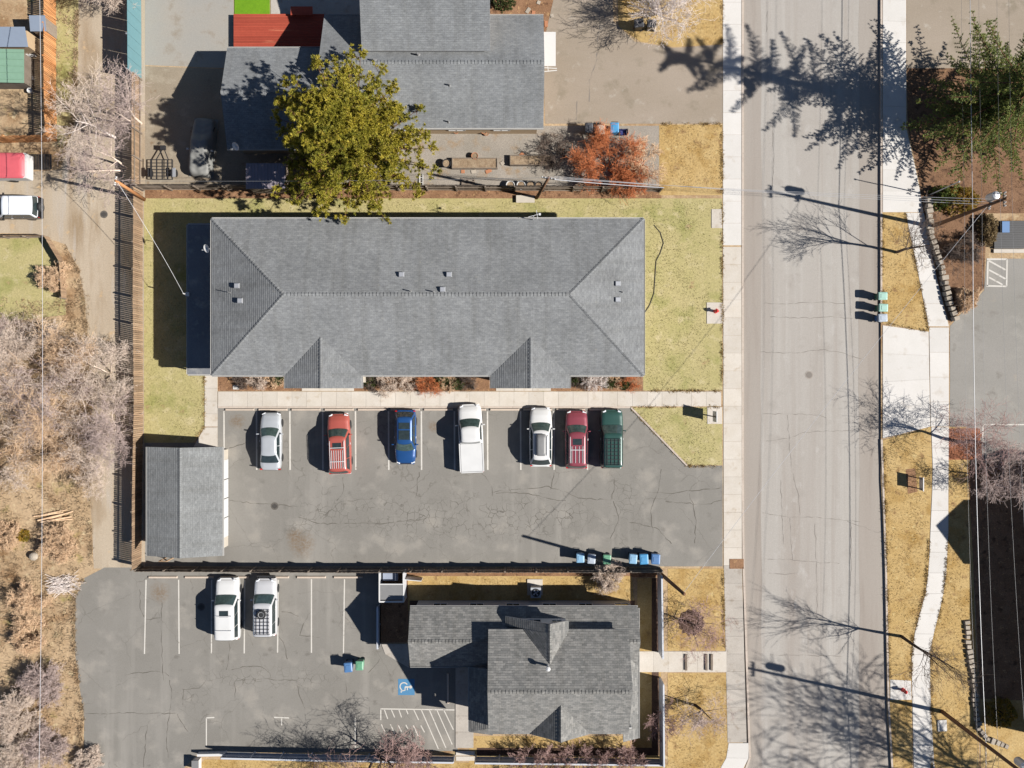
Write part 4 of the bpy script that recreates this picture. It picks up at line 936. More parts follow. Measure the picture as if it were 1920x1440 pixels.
# ------------------------------------------------------------------ vehicles (local space, +y is forward)
def carpaint(name, col, metal=0.0, rough=0.32):
    return paint(name, col, rough, metal, var=0.10, scale=1.3, coat=0.6)
def interp(tab, y):
    for (a, *va), (b, *vb) in zip(tab, tab[1:]):
        if a <= y <= b:
            t = (y - a) / max(1e-6, b - a); t = t * t * (3 - 2 * t) * 0.4 + t * 0.6
            return [p + (q - p) * t for p, q in zip(va, vb)]
    return list(tab[0][1:]) if y < tab[0][0] else list(tab[-1][1:])
def body_loft(tab, L, W, zbot=0.24, n=44):
    ys = [-L / 2 + L * i / n for i in range(n + 1)]
    V, Fc = [], []; m = None
    for y in ys:
        hw, zt, cr = interp(tab, y / L); w = W / 2 * hw
        half = [(0, zt + cr), (0.3 * w, zt + cr * 0.93), (0.6 * w, zt + cr * 0.65), (0.84 * w, zt + cr * 0.1), (0.95 * w, zt - 0.07), (0.99 * w, zt - 0.2), (1.0 * w, zt * 0.62), (0.985 * w, zbot + 0.12), (0.92 * w, zbot)]
        ring = [(-x, z) for x, z in half[::-1]] + half[1:]
        m = len(ring); V += [Vector((x, y, z)) for x, z in ring]
    for i in range(n):
        for k in range(m - 1): Fc.append((i * m + k, i * m + k + 1, (i + 1) * m + k + 1, (i + 1) * m + k))
        Fc.append((i * m + m - 1, i * m, (i + 1) * m, (i + 1) * m + m - 1))
    Fc.append(tuple(range(m - 1, -1, -1))[::-1]); Fc.append(tuple(range(n * m, (n + 1) * m))[::-1])
    return V, Fc
def rrect(y0, y1, w, r, z, k=5, bow=0.0):
    pts = []
    for cx, cy, a0 in ((w - r, y1 - r, 0), (-w + r, y1 - r, 90), (-w + r, y0 + r, 180), (w - r, y0 + r, 270)):
        for i in range(k):
            a = math.radians(a0 + 90 * i / (k - 1)); pts.append(Vector((cx + r * math.cos(a), cy + r * math.sin(a), z)))
    if bow:
        out = []
        for i, p in enumerate(pts):
            out.append(p)
            if (i + 1) % k == 0:
                q = pts[(i + 1) % len(pts)]
                for j in range(1, 6): out.append(p.lerp(q, j / 6))
        for p in out:
            e = bow * max(0.0, 1 - (p.x / w) ** 2)
            if p.y > y1 - r * 1.01: p.y += e
            elif p.y < y0 + r * 1.01: p.y -= e * 0.6
        pts = out
    return pts
def loftrings(rings, cap=True):
    V, Fc = [], []; m = len(rings[0])
    for r in rings: V += r
    for i in range(len(rings) - 1):
        for k in range(m): Fc.append((i * m + k, i * m + (k + 1) % m, (i + 1) * m + (k + 1) % m, (i + 1) * m + k))
    if cap: Fc.append(tuple(range((len(rings) - 1) * m, len(rings) * m)))
    return V, Fc
def wheel(root, x, y, r=0.33, w=0.22):
    s = 1 if x > 0 else -1
    prof = [(r * 0.62, -w / 2), (r * 0.92, -w / 2), (r, -w / 2 + 0.03), (r, w / 2 - 0.03), (r * 0.92, w / 2), (r * 0.62, w / 2)]
    key = 'wheelmesh%.2f' % r
    if key not in CACHE:
        CACHE[key] = (mesh_from('tyre', *lathe(prof, 20), M['black'], None, True), mesh_from('rim', *lathe([(r * 0.62, -w / 2 + 0.02), (r * 0.62, w / 2 - 0.015), (r * 0.5, w / 2 - 0.03), (r * 0.12, w / 2 - 0.01)], 16), M['chrome']))
    t = link('tyre', CACHE[key][0], root, (x, y, r), (0, math.radians(90) * s, 0))
    link('rim', CACHE[key][1], t)
    return t
CACHE = {}
SHAPE = {
 'sedan': dict(tab=[(-0.5, 0.74, 0.80, 0.02), (-0.47, 0.88, 0.92, 0.03), (-0.40, 0.95, 0.97, 0.03), (-0.2, 0.99, 0.95, 0.02), (0.1, 1.0, 0.94, 0.02), (0.2, 0.98, 0.92, 0.05), (0.34, 0.95, 0.82, 0.06), (0.44, 0.87, 0.72, 0.05), (0.485, 0.76, 0.62, 0.03), (0.5, 0.6, 0.5, 0.02)],
               gh=(-0.37, 0.215, -0.22, 0.06, 0.90, 0.68, 0.94, 1.43)),
 'suv': dict(tab=[(-0.5, 0.82, 0.9, 0.02), (-0.48, 0.92, 1.02, 0.02), (-0.40, 0.98, 1.05, 0.02), (-0.1, 1.0, 1.04, 0.02), (0.15, 1.0, 1.03, 0.02), (0.24, 0.98, 1.01, 0.05), (0.38, 0.95, 0.94, 0.06), (0.46, 0.88, 0.84, 0.05), (0.49, 0.78, 0.72, 0.03), (0.5, 0.66, 0.6, 0.02)],
             gh=(-0.475, 0.235, -0.43, 0.10, 0.92, 0.72, 1.03, 1.72)),
 'wagon': dict(tab=[(-0.5, 0.78, 0.85, 0.02), (-0.47, 0.9, 0.98, 0.02), (-0.40, 0.97, 1.0, 0.02), (-0.1, 1.0, 0.99, 0.02), (0.15, 1.0, 0.98, 0.02), (0.23, 0.98, 0.96, 0.05), (0.36, 0.95, 0.88, 0.07), (0.45, 0.86, 0.76, 0.05), (0.485, 0.72, 0.64, 0.03), (0.5, 0.55, 0.52, 0.02)],
               gh=(-0.46, 0.225, -0.36, 0.08, 0.90, 0.68, 0.98, 1.60)),
 'boxy': dict(tab=[(-0.5, 0.9, 0.98, 0.0), (-0.49, 0.96, 1.06, 0.01), (-0.40, 0.99, 1.08, 0.01), (-0.1, 1.0, 1.07, 0.01), (0.15, 1.0, 1.06, 0.01), (0.22, 0.99, 1.04, 0.03), (0.40, 0.97, 0.99, 0.04), (0.47, 0.93, 0.93, 0.03), (0.495, 0.88, 0.8, 0.02), (0.5, 0.8, 0.7, 0.01)],
              gh=(-0.485, 0.235, -0.465, 0.085, 0.94, 0.80, 1.06, 1.78)),
 'pickup': dict(tab=[(-0.5, 0.9, 0.96, 0.0), (-0.49, 0.96, 1.04, 0.01), (-0.40, 0.98, 1.07, 0.01), (-0.1, 1.0, 1.07, 0.01), (0.12, 1.0, 1.07, 0.02), (0.24, 0.98, 1.05, 0.05), (0.40, 0.96, 0.98, 0.06), (0.47, 0.88, 0.88, 0.04), (0.49, 0.8, 0.76, 0.03), (0.5, 0.7, 0.66, 0.02)],
                gh=(-0.06, 0.275, -0.035, 0.15, 0.90, 0.74, 1.06, 1.78)),
}
def car(name, label, cx, cy, rz, L, W, Hh, style, pm, cat='car', roofmat=None, sunroof=False, rails=False, bars=0, longbars=0, basket=False, spare=False, tonneau=False, box_=False, bumper=None, glassroof=False, hoodmat=None, group='parked cars'):
    S = SHAPE[style]; f0, f1, g0, g1, wb, wt, zb, zt = S['gh']; k = Hh / zt
    tab = [(y, a, z * k, c) for y, a, z, c in S['tab']]; zb *= k; zt = Hh
    base = P(cx, cy, 0.8); root = empty(name, (base.x, base.y, 0), math.radians(rz)); tagit(root, label, cat, group)
    def part(n, geo, mat, parent=None, smooth=False): return link(n, mesh_from(n, *geo, mat, None, smooth), parent or root)
    bd = part('body', body_loft(tab, L, W), pm, smooth=True)
    def ztop(x, y):
        hw, z, c = interp(tab, y / L); w = W / 2 * hw; u = abs(x) / w
        return z + c * max(0.0, 1 - u * u * 1.35)
    yb0, yb1, yt0, yt1 = f0 * L, f1 * L, g0 * L, g1 * L; wbm, wtm = wb * W / 2, wt * W / 2
    BW = 0.06 if style == 'boxy' else 0.13
    rings = [rrect(yb0, yb1, wbm, 0.14, zb - 0.1, 5, BW), rrect(yb0, yb1, wbm, 0.14, zb + 0.01, 5, BW)]
    for t in (0.35, 0.7, 0.93):
        rings.append(rrect(yb0 + (yt0 - yb0) * t, yb1 + (yt1 - yb1) * t, wbm + (wtm - wbm) * t, 0.14, zb + (zt - 0.05 - zb) * t, 5, BW))
    rings.append(rrect(yt0 + 0.03, yt1 - 0.04, wtm - 0.03, 0.16, zt - 0.035, 5, BW)); rings.append(rrect(yt0 + 0.16, yt1 - 0.18, wtm - 0.18, 0.2, zt - 0.005, 5, BW)); ic = min(0.5, (yt1 - yt0) * 0.34); rings.append(rrect(yt0 + ic, yt1 - ic, wtm - 0.4, 0.1, zt, 5, BW))
    cab = part('cabin', loftrings(rings), roofmat or pm, smooth=True)
    # glass
    z0, z1 = zb + 0.03, zb + (zt - 0.05 - zb) * 0.95
    def glass(quad, n='side_window'):
        q = [Vector(v) for v in quad]; c = sum(q, Vector()) / len(q); nr = (q[1] - q[0]).cross(q[2] - q[1])
        out = Vector((c.x, c.y, 0)) - Vector((0, (yt0 + yt1) / 2, 0)) + Vector((0, 0, 0.3))
        if nr.dot(out) < 0: q = q[::-1]
        nr = (q[1] - q[0]).cross(q[2] - q[1]).normalized()
        return part(n, slab([v + nr * 0.004 for v in q], 0.014), M['carglass'], cab)
    def yb(t): return yb1 + (yt1 - yb1) * t
    def yr(t): return yb0 + (yt0 - yb0) * t
    def ww(t): return wbm + (wtm - wbm) * t
    def zz(t): return zb + (zt - 0.05 - zb) * t
    def bowed(yf, sgn, n):   # curved windscreen following the cabin
        V, Fc = [], []; nu, nv = 10, 4
        for j in range(nv + 1):
            t = 0.05 + 0.87 * j / nv
            for i in range(nu + 1):
                u = -1 + 2 * i / nu; x = u * (ww(t) - 0.055); rr = 0.14; over = max(0, abs(x) - (ww(t) - rr)); dy = rr - math.sqrt(max(0, rr * rr - over * over))
                e = BW * max(0.0, 1 - (x / ww(t)) ** 2) * (1 if sgn > 0 else 0.6)
                V.append(Vector((x, yf(t) + sgn * (0.018 - dy + e), zz(t) + 0.014)))
        for j in range(nv):
            for i in range(nu):
                q = (j * (nu + 1) + i, j * (nu + 1) + i + 1, (j + 1) * (nu + 1) + i + 1, (j + 1) * (nu + 1) + i)
                Fc.append(q if sgn < 0 else q[::-1])
        return part(n, (V, Fc), M['windscreen'] if sgn > 0 else M['carglass'], cab, True)
    bowed(yb, 1, 'windscreen')
    bowed(yr, -1, 'rear_window')
    n_side = 2 if style in ('sedan', 'pickup') else 3
    for s in (-1, 1):
        def pt(fr, t):   # fr from rear 0 to front 1
            return Vector((s * (ww(t) + 0.006), (yr(t) + 0.16) + ((yb(t) - 0.16) - (yr(t) + 0.16)) * fr, zz(t)))
        for i in range(n_side):
            a, b = (i + 0.03) / n_side, (i + 0.97) / n_side
            glass([pt(a, 0.08), pt(b, 0.08), pt(b, 0.86), pt(a, 0.86)])
    # bonnet and boot panels sitting proud of the body with a shut line around them
    def panel(n, x0, x1, ya, yb_, mat, lift=0.01, par=None):
        V, Fc = [], []; nx, ny = 10, 8
        for j in range(ny + 1):
            for i in range(nx + 1):
                x = x0 + (x1 - x0) * i / nx; y = ya + (yb_ - ya) * j / ny
                e = min(i, nx - i, j, ny - j); tp = 1 - 0.10 * (j / ny) if yb_ > 0 else 1
                V.append(Vector((x * tp, y, ztop(x * tp, y) + (lift if e > 0 else -0.004))))
        for j in range(ny):
            for i in range(nx): Fc.append((j * (nx + 1) + i, j * (nx + 1) + i + 1, (j + 1) * (nx + 1) + i + 1, (j + 1) * (nx + 1) + i))
        return part(n, (V, Fc), mat, par or bd)
    hw = W / 2 * 0.8
    panel('bonnet', -hw, hw, yb1 + 0.06, L * 0.46, hoodmat or pm)
    seam = lambda p, q: part('shut_line', beam(p, q, 0.012, 0.006), M['black'], bd)
    for s in (-1, 1): seam((s * hw, yb1 + 0.08, ztop(hw, yb1 + 0.08) + 0.006), (s * hw * 0.9, L * 0.45, ztop(hw * 0.9, L * 0.45) + 0.006))
    if style == 'sedan': panel('boot_lid', -hw * 0.9, hw * 0.9, -L * 0.47, yb0 - 0.05, pm)
    if tonneau:
        part('tonneau_cover', mm((-W * 0.43, -L * 0.48, ztop(0, -L * 0.3) - 0.02), (W * 0.43, yb0 - 0.1, ztop(0, -L * 0.3) + 0.02)), hoodmat or pm, bd)
        for s in (-1, 1): part('bed_rail', mm((s * W * 0.445, -L * 0.485, ztop(0, -L * 0.3) - 0.1), (s * W * 0.49, yb0 - 0.05, ztop(0, -L * 0.3) + 0.035)), pm, bd)
        part('cab_gap', mm((-W * 0.44, yb0 - 0.1, zb - 0.2), (W * 0.44, yb0 - 0.04, zb + 0.005)), M['black'], bd)
        part('tailgate', mm((-W * 0.44, -L * 0.5, 0.5), (W * 0.44, -L * 0.485, ztop(0, -L * 0.3) + 0.02)), pm, bd)
    # lamps, bumpers, plates of dark trim
    for s in (-1, 1):
        hx = W / 2 * 0.66
        part('headlight', box((s * hx, L * 0.468, ztop(hx, L * 0.468) - 0.055), (0.34, 0.16, 0.12), s * -0.45, 0.7), M['lamp'])
        part('tail_light', box((s * W * 0.42, -L * 0.487, 0.82 * k), (0.14, 0.08, 0.24)), M['tail'])
        mrx = W / 2 + 0.1; my = yb1 - 0.42
        mr = part('mirror', join(box((s * mrx, my, zb + 0.1), (0.2, 0.1, 0.13), 0, 0.8), box((s * (mrx - 0.12), my, zb + 0.03), (0.12, 0.05, 0.05))), pm)
        if style != 'pickup': part('door_handle', box((s * W * 0.497, 0.0, zb - 0.16), (0.03, 0.16, 0.03)), M['chrome'])
    part('front_bumper', box((0, L * 0.487, 0.42), (W * 0.78, 0.16, 0.22), 0, 0.92), bumper or M['blackpl'])
    part('rear_bumper', box((0, -L * 0.492, 0.45), (W * 0.86, 0.18, 0.2), 0, 0.95), bumper or M['blackpl'])
    part('grille', box((0, L * 0.494, 0.62 * k), (W * 0.45, 0.06, 0.12)), M['black'])
    for s in (-1, 1): part('wiper', beam((s * 0.35 - 0.25, yb1 + 0.015, zb + 0.035), (s * 0.35 + 0.22, yb1 - 0.06, zb + 0.10), 0.02), M['black'])
    wr = 0.33 if Hh < 1.6 else 0.37
    for s in (-1, 1):
        for y in (-0.29 * L, 0.31 * L): wheel(root, s * (W / 2 - 0.12), y, wr)
    # roof furniture
    ya, ye = yt0 + 0.18, yt1 - 0.2
    if sunroof: part('sunroof', mm((-0.36, yt1 - 0.85, zt - 0.02), (0.36, yt1 - 0.35, zt + 0.012)), M['carglass'], cab)
    if glassroof:
        part('sunroof', mm((-wtm + 0.16, yt1 - 0.95, zt - 0.02), (wtm - 0.16, yt1 - 0.2, zt + 0.012)), M['carglass'], cab)
        part('sunroof', mm((-wtm + 0.16, yt0 + 0.35, zt - 0.02), (wtm - 0.16, yt1 - 1.05, zt + 0.012)), M['carglass'], cab)
    if rails:
        for s in (-1, 1):
            x = s * (wtm - 0.1)
            part('roof_rail', join(tube([(x, ya, zt), (x, ya + 0.12, zt + 0.07), (x, ye - 0.12, zt + 0.07), (x, ye, zt)], 0.022, 6)), M['chrome'], cab)
    for i in range(bars):
        y = ya + (ye - ya) * (i + 0.5) / bars; part('cross_bar', beam((-wtm + 0.1, y, zt + 0.075), (wtm - 0.1, y, zt + 0.075), 0.05, 0.03), M['chrome'], cab)
    for i in range(longbars):
        x = (-0.8 + 1.6 * i / (longbars - 1)) * (wtm - 0.12); yy = ye if not sunroof else yt1 - 0.95
        part('roof_slat', beam((x, ya, zt + 0.03), (x, yy, zt + 0.03), 0.035, 0.03), M['chrome'], cab)
    if basket:
        zq = zt + 0.13; bx = wtm - 0.14; yq = yt1 - 0.35
        bk = part('roof_basket', join(*[tube([(sx * bx, ya, zq), (sx * bx, yq, zq)], 0.02, 6) for sx in (-1, 1)], *[tube([(-bx, y, zq), (bx, y, zq)], 0.02, 6) for y in (ya, yq)],
                                     *[tube([(sx * bx, y, zt - 0.02), (sx * bx, y, zq)], 0.015, 6) for sx in (-1, 1) for y in (ya, (ya + yq) / 2, yq)]), M['blackpl'], cab)
        for i in range(7):
            y = ya + (yq - ya) * (i + 0.5) / 7; part('basket_slat', beam((-bx, y, zq - 0.05), (bx, y, zq - 0.05), 0.03), M['blackpl'], bk)
        for i in range(4):
            x = -bx + 2 * bx * (i + 0.5) / 4; part('basket_slat', beam((x, ya, zq - 0.085), (x, yq, zq - 0.085), 0.03), M['blackpl'], bk)
    if spare == 'roof':
        sp = link('spare_wheel', mesh_from('spare_wheel', *lathe([(0.2, -0.1), (0.33, -0.1), (0.36, -0.06), (0.36, 0.06), (0.33, 0.1), (0.2, 0.1)], 24), M['black']), cab, (0, yt1 - 0.7, zt + 0.2))
        link('rim', mesh_from('rim', *lathe([(0.22, -0.08), (0.22, 0.105), (0.15, 0.085), (0.05, 0.09)], 20), M['chrome']), sp)
    if spare == 'back':
        sp = link('spare_wheel', mesh_from('spare_wheel', *lathe([(0.2, -0.12), (0.35, -0.12), (0.39, -0.07), (0.39, 0.07), (0.35, 0.12), (0.2, 0.12)], 22), M['black']), root, (0, -L / 2 - 0.14, 0.95), (math.radians(90), 0, 0))
        link('rim', mesh_from('rim', *lathe([(0.22, -0.1), (0.22, 0.125), (0.1, 0.1)], 18), M['greypl']), sp)
    if box_:
        part('cargo_box', loftrings([rrect(ya + 0.1, yt1 - 0.15, 0.36, 0.16, zt + 0.06), rrect(ya + 0.06, yt1 - 0.1, 0.4, 0.18, zt + 0.16), rrect(ya + 0.1, yt1 - 0.16, 0.36, 0.16, zt + 0.3), rrect(ya + 0.3, yt1 - 0.5, 0.2, 0.12, zt + 0.33)]), M['greypl'], cab, True)
    return root
CP = {'silver': carpaint('silver_paint', (0.42, 0.44, 0.46, 1), 0.35), 'red': carpaint('faded_red_paint', (0.27, 0.06, 0.045, 1), 0.0, 0.45), 'blue': carpaint('dark_blue_paint', (0.012, 0.055, 0.17, 1), 0.2),
      'white': carpaint('white_paint', (0.47, 0.47, 0.465, 1)), 'maroon': carpaint('maroon_paint', (0.20, 0.045, 0.06, 1), 0.2), 'green': carpaint('dark_green_paint', (0.022, 0.06, 0.05, 1), 0.15),
      'champ': carpaint('light_silver_paint', (0.50, 0.50, 0.51, 1), 0.3), 'black': carpaint('black_paint', (0.015, 0.015, 0.017, 1)), 'hard': paint('pale_hard_top', (0.58, 0.60, 0.63, 1), 0.5, var=0.05)}
car('sedan', 'silver sedan in the west end of the middle lot row', 507, 827, 0, 4.65, 1.76, 1.43, 'sedan', CP['silver'])
car('sport_utility', 'faded red sport utility with ribbed roof rack and sunroof in the middle lot', 636, 832, 2, 4.85, 1.86, 1.78, 'suv', CP['red'], sunroof=True, longbars=6, rails=True, bars=2, bumper=M['chrome'])
car('hatchback', 'dark blue crossover backed into its bay with its bonnet towards the drive', 760, 820, 180, 4.35, 1.76, 1.55, 'wagon', CP['blue'], glassroof=True, bumper=CP['blue'])
car('pickup_truck', 'white pickup truck with covered bed in the middle lot', 883, 822, 2.5, 5.5, 1.98, 1.82, 'pickup', CP['white'], 'truck', tonneau=True, bumper=M['chrome'])
car('station_wagon', 'white station wagon with grey roof box in the middle lot', 1014, 819, 0, 4.75, 1.86, 1.62, 'wagon', CP['white'], box_=True, rails=True, bumper=CP['white'])
car('sport_utility', 'maroon sport utility with sunroof beside the white wagon', 1081, 824, 0, 4.65, 1.85, 1.72, 'suv', CP['maroon'], sunroof=True, rails=True, bars=1, longbars=4, bumper=CP['maroon'])
car('sport_utility', 'dark green sport utility with roof basket at the east end of the car row', 1147, 823, 0, 4.7, 1.84, 1.78, 'boxy', CP['green'], basket=True, bumper=M['blackpl'])
car('sport_utility', 'white boxy sport utility in the south lot', 427, 1141, 0.5, 4.9, 1.92, 1.82, 'boxy', CP['white'], sunroof=True, bars=2, bumper=CP['white'])
s2 = car('sport_utility', 'light silver sport utility with spare wheel and basket on its roof', 498, 1138, 0, 4.55, 1.84, 1.82, 'boxy', CP['champ'], basket=True, spare='roof', bumper=M['blackpl'], roofmat=CP['champ'])
jp = car('jeep', 'black off-roader with pale hard top parked in the alley', 25, 389, 90, 4.3, 1.85, 1.85, 'boxy', CP['black'], 'car', roofmat=CP['hard'], spare='back')
# bull bar on the silver one
g = link('bull_bar', mesh_from('bull_bar', *join(tube([(-0.7, 2.25, 0.5), (-0.7, 2.5, 0.6), (-0.7, 2.52, 0.95), (0.7, 2.52, 0.95), (0.7, 2.5, 0.6), (0.7, 2.25, 0.5)], 0.04, 8), tube([(-0.35, 2.5, 0.5), (-0.35, 2.52, 0.95)], 0.035, 8), tube([(0.35, 2.5, 0.5), (0.35, 2.52, 0.95)], 0.035, 8), mm((-0.6, 2.28, 0.45), (0.6, 2.5, 0.62))), M['blackpl']), s2)
# covered car: one draped sheet over a car shape
def covered():
    base = P(377, 274, 0.7); L, W_ = 4.6, 1.85
    T = Thing('covered_car', 'car under a grey fabric cover in the garage shadow', 'car', (base.x, base.y, 0), 'parked cars', math.radians(-5))
    nx, ny = 36, 70; V, Fc = [], []
    S = SHAPE['sedan']; r = random.Random(3)
    for j in range(ny + 1):
        y = -L / 2 - 0.1 + (L + 0.2) * j / ny; f = max(-0.5, min(0.5, y / L)); hw, z, c = interp(S['tab'], f)
        for i in range(nx + 1):
            u = -1 + 2 * i / nx; x = u * (W_ / 2 + 0.06)
            w = W_ / 2 * hw; e = max(0.0, 1 - (abs(x) / (w + 0.06)) ** 8); zz = z * (e ** 0.5) if e > 0 else 0
            cab = max(0, min(1, (f + 0.38) / 0.17)) * max(0, min(1, (0.22 - f) / 0.17)); cab = cab * cab * (3 - 2 * cab)
            cw = max(0.0, 1 - (abs(x) / (W_ * 0.44)) ** 5)
            zz += cab * cw * 0.46
            ends = min(1, (0.512 - abs(y / (L + 0.12))) / 0.02); zz *= max(0.0, ends) ** 0.5 if ends < 1 else 1
            zz += 0.018 * math.sin(x * 9 + y * 4 + 2 * math.sin(y * 2.1)) * e + 0.012 * math.sin(y * 13 - abs(x) * 7) * e
            if abs(u) > 0.97 or j in (0, ny): zz = 0.08
            V.append(Vector((x, y, max(0.08, zz))))
    for j in range(ny):
        for i in range(nx): Fc.append((j * (nx + 1) + i, j * (nx + 1) + i + 1, (j + 1) * (nx + 1) + i + 1, (j + 1) * (nx + 1) + i))
    cv = T.part('fabric_cover', (V, Fc), paint('grey_cover_fabric', D(150, 150, 146), 0.7, var=0.08), local=True, smooth=True)
    for s in (-1, 1): T.part('mirror_bulge', box((s * 0.98, -0.35, 0.95), (0.22, 0.16, 0.14), 0, 0.6), M['white'], local=True)
    for s in (-1, 1):
        for y in (-1.4, 1.4): wheel(T.o, s * 0.78, y, 0.32)
covered()
# small utility trailer
def trailer():
    b = P(304, 318, 0.5); T = Thing('utility_trailer', 'small black open-frame trailer on the packed dirt yard', 'trailer', (b.x, b.y, 0))
    bl = M['blackpl']; w, l = 0.85, 0.8
    for s in (-1, 1): T.part('side_rail', join(beam((s * w, -l, 0.5), (s * w, l, 0.5), 0.06), beam((s * w, -l, 0.75), (s * w, l, 0.75), 0.04)), bl, local=True)
    for k in range(7): T.part('cross_member', beam((-w, -l + 2 * l * k / 6, 0.5), (w, -l + 2 * l * k / 6, 0.5), 0.05), bl, local=True)
    for k in range(3): T.part('floor_slat', beam((-0.45 + 0.45 * k, -l, 0.53), (-0.45 + 0.45 * k, l, 0.53), 0.07, 0.02), bl, local=True)
    T.part('drawbar', join(beam((-0.5, l, 0.48), (0.1, l + 1.0, 0.48), 0.06), beam((0.5, l, 0.48), (0.1, l + 1.0, 0.48), 0.06), box((0.1, l + 0.95, 0.55), (0.4, 0.35, 0.25))), bl, local=True)
    for s in (-1, 1):
        wheel(T.o, s * 1.0, -0.25, 0.3); T.part('mudguard', box((s * 1.0, -0.25, 0.64), (0.26, 0.75, 0.06), 0, 0.8), bl if s < 0 else M['galv'], local=True)
trailer()
# red canopy vehicle tail and dark grille mat at the left edge
b = P(8, 312, 1.2)
T = Thing('camper_trailer', 'red-roofed camper trailer poking in at the left edge', 'trailer', (b.x, b.y, 0))
rc_ = paint('faded_red_roof', D(238, 110, 120), 0.5, var=0.12)
T.part('body', loftrings([rrect(-1.0, 1.0, 1.95, 0.12, 0.5), rrect(-1.0, 1.0, 1.95, 0.12, 1.5)]), M['white'], local=True)
T.part('roof', loftrings([rrect(-1.02, 1.02, 1.8, 0.25, 1.51), rrect(-0.98, 0.98, 1.75, 0.25, 1.62), rrect(-0.7, 0.7, 1.4, 0.25, 1.68)]), rc_, local=True, smooth=True)
for y in (-0.92, 0.92): T.part('tyre', join(tube([(0.3, y - 0.1, 0.34), (0.3, y + 0.1, 0.34)], 0.34, 16)), M['black'], local=True)
b = P(76, 304)
T = Thing('ramp_mesh', 'dark steel mesh ramp lying behind the red camper', 'ramp', (b.x, b.y, 0))
T.part('frame', join(*[beam((-0.9, y, 0.06), (0.9, y, 0.06), 0.05) for y in (-0.6, 0.6)], *[beam((x, -0.6, 0.06), (x, 0.6, 0.06), 0.05) for x in (-0.9, 0.9)]), M['blackpl'], local=True)
for k in range(14): T.part('mesh_bar', beam((-0.85 + 0.13 * k, -0.58, 0.045), (-0.85 + 0.13 * k, 0.58, 0.045), 0.075, 0.015), M['blackpl'], local=True)
# ------------------------------------------------------------------ vegetation
def seg_mesh(segs, n=3):
    A = np.array(segs, dtype=np.float64).reshape(-1, 8)
    p, q, r0, r1 = A[:, 0:3], A[:, 3:6], A[:, 6], A[:, 7]
    d = q - p; d /= np.maximum(1e-9, np.linalg.norm(d, axis=1))[:, None]
    ref = np.where(np.abs(d[:, 2:3]) < 0.9, np.array([[0, 0, 1.0]]), np.array([[1.0, 0, 0]]))
    s = np.cross(d, ref); s /= np.linalg.norm(s, axis=1)[:, None]; t = np.cross(s, d)
    m = len(A); V = np.zeros((m, 2 * n, 3))
    for k in range(n):
        a = 2 * math.pi * k / n; o = s * math.cos(a) + t * math.sin(a)
        V[:, k] = p + o * r0[:, None]; V[:, n + k] = q + o * r1[:, None]
    b = (np.arange(m) * 2 * n)[:, None]
    Fc = np.concatenate([b + np.array([[k, n + k, n + (k + 1) % n, (k + 1) % n]]) for k in range(n)])
    return V.reshape(-1, 3), Fc
def nrm3(x, y, z):
    l = math.sqrt(x * x + y * y + z * z) or 1e-9
    return x / l, y / l, z / l
def grow(out, p, d, L, r, lvl, kids, ang, ratio, wig, up, R, rmin):
    n = 4 if lvl == 0 else 3
    x, y, z = p; dx, dy, dz = d; rr = r; nodes = []
    for i in range(n):
        dx, dy, dz = nrm3(dx + R.gauss(0, wig), dy + R.gauss(0, wig), dz + R.gauss(0, wig) + up)
        h = L / n; x2, y2, z2 = x + dx * h, y + dy * h, max(0.03, z + dz * h); r2 = max(rmin * 0.7, r * (1 - 0.78 * (i + 1) / n))
        out[min(lvl, 2)].append((x, y, z, x2, y2, z2, rr, r2))
        nodes.append(((x, y, z), (x2, y2, z2), (dx, dy, dz), r2)); x, y, z, rr = x2, y2, z2, r2
    if lvl >= len(kids): return
    k = kids[lvl]; t0 = 0.28 if lvl == 0 else 0.15
    for c in range(k):
        t = t0 + (0.98 - t0) * (c + R.random()) / k; i = min(n - 1, int(t * n)); f = t * n - i
        a, b, dd, rn = nodes[i]; q = tuple(a[j] + (b[j] - a[j]) * f for j in range(3))
        th = math.radians(R.uniform(ang * 0.6, ang * 1.25)); ph = R.uniform(0, 2 * math.pi)
        ref = (0, 0, 1) if abs(dd[2]) < 0.9 else (1, 0, 0)
        sx, sy, sz = nrm3(dd[1] * ref[2] - dd[2] * ref[1], dd[2] * ref[0] - dd[0] * ref[2], dd[0] * ref[1] - dd[1] * ref[0])
        tx, ty, tz = sy * dd[2] - sz * dd[1], sz * dd[0] - sx * dd[2], sx * dd[1] - sy * dd[0]
        ca, sa = math.cos(ph) * math.sin(th), math.sin(ph) * math.sin(th); ct = math.cos(th)
        nd = nrm3(dd[0] * ct + sx * ca + tx * sa, dd[1] * ct + sy * ca + ty * sa, dd[2] * ct + sz * ca + tz * sa)
        grow(out, q, nd, L * ratio * R.uniform(0.75, 1.2) * (1.15 - 0.5 * t if lvl == 0 else 1), max(rmin, rn * 0.62 + 0.0), lvl + 1, kids, ang, ratio, wig, up, R, rmin)
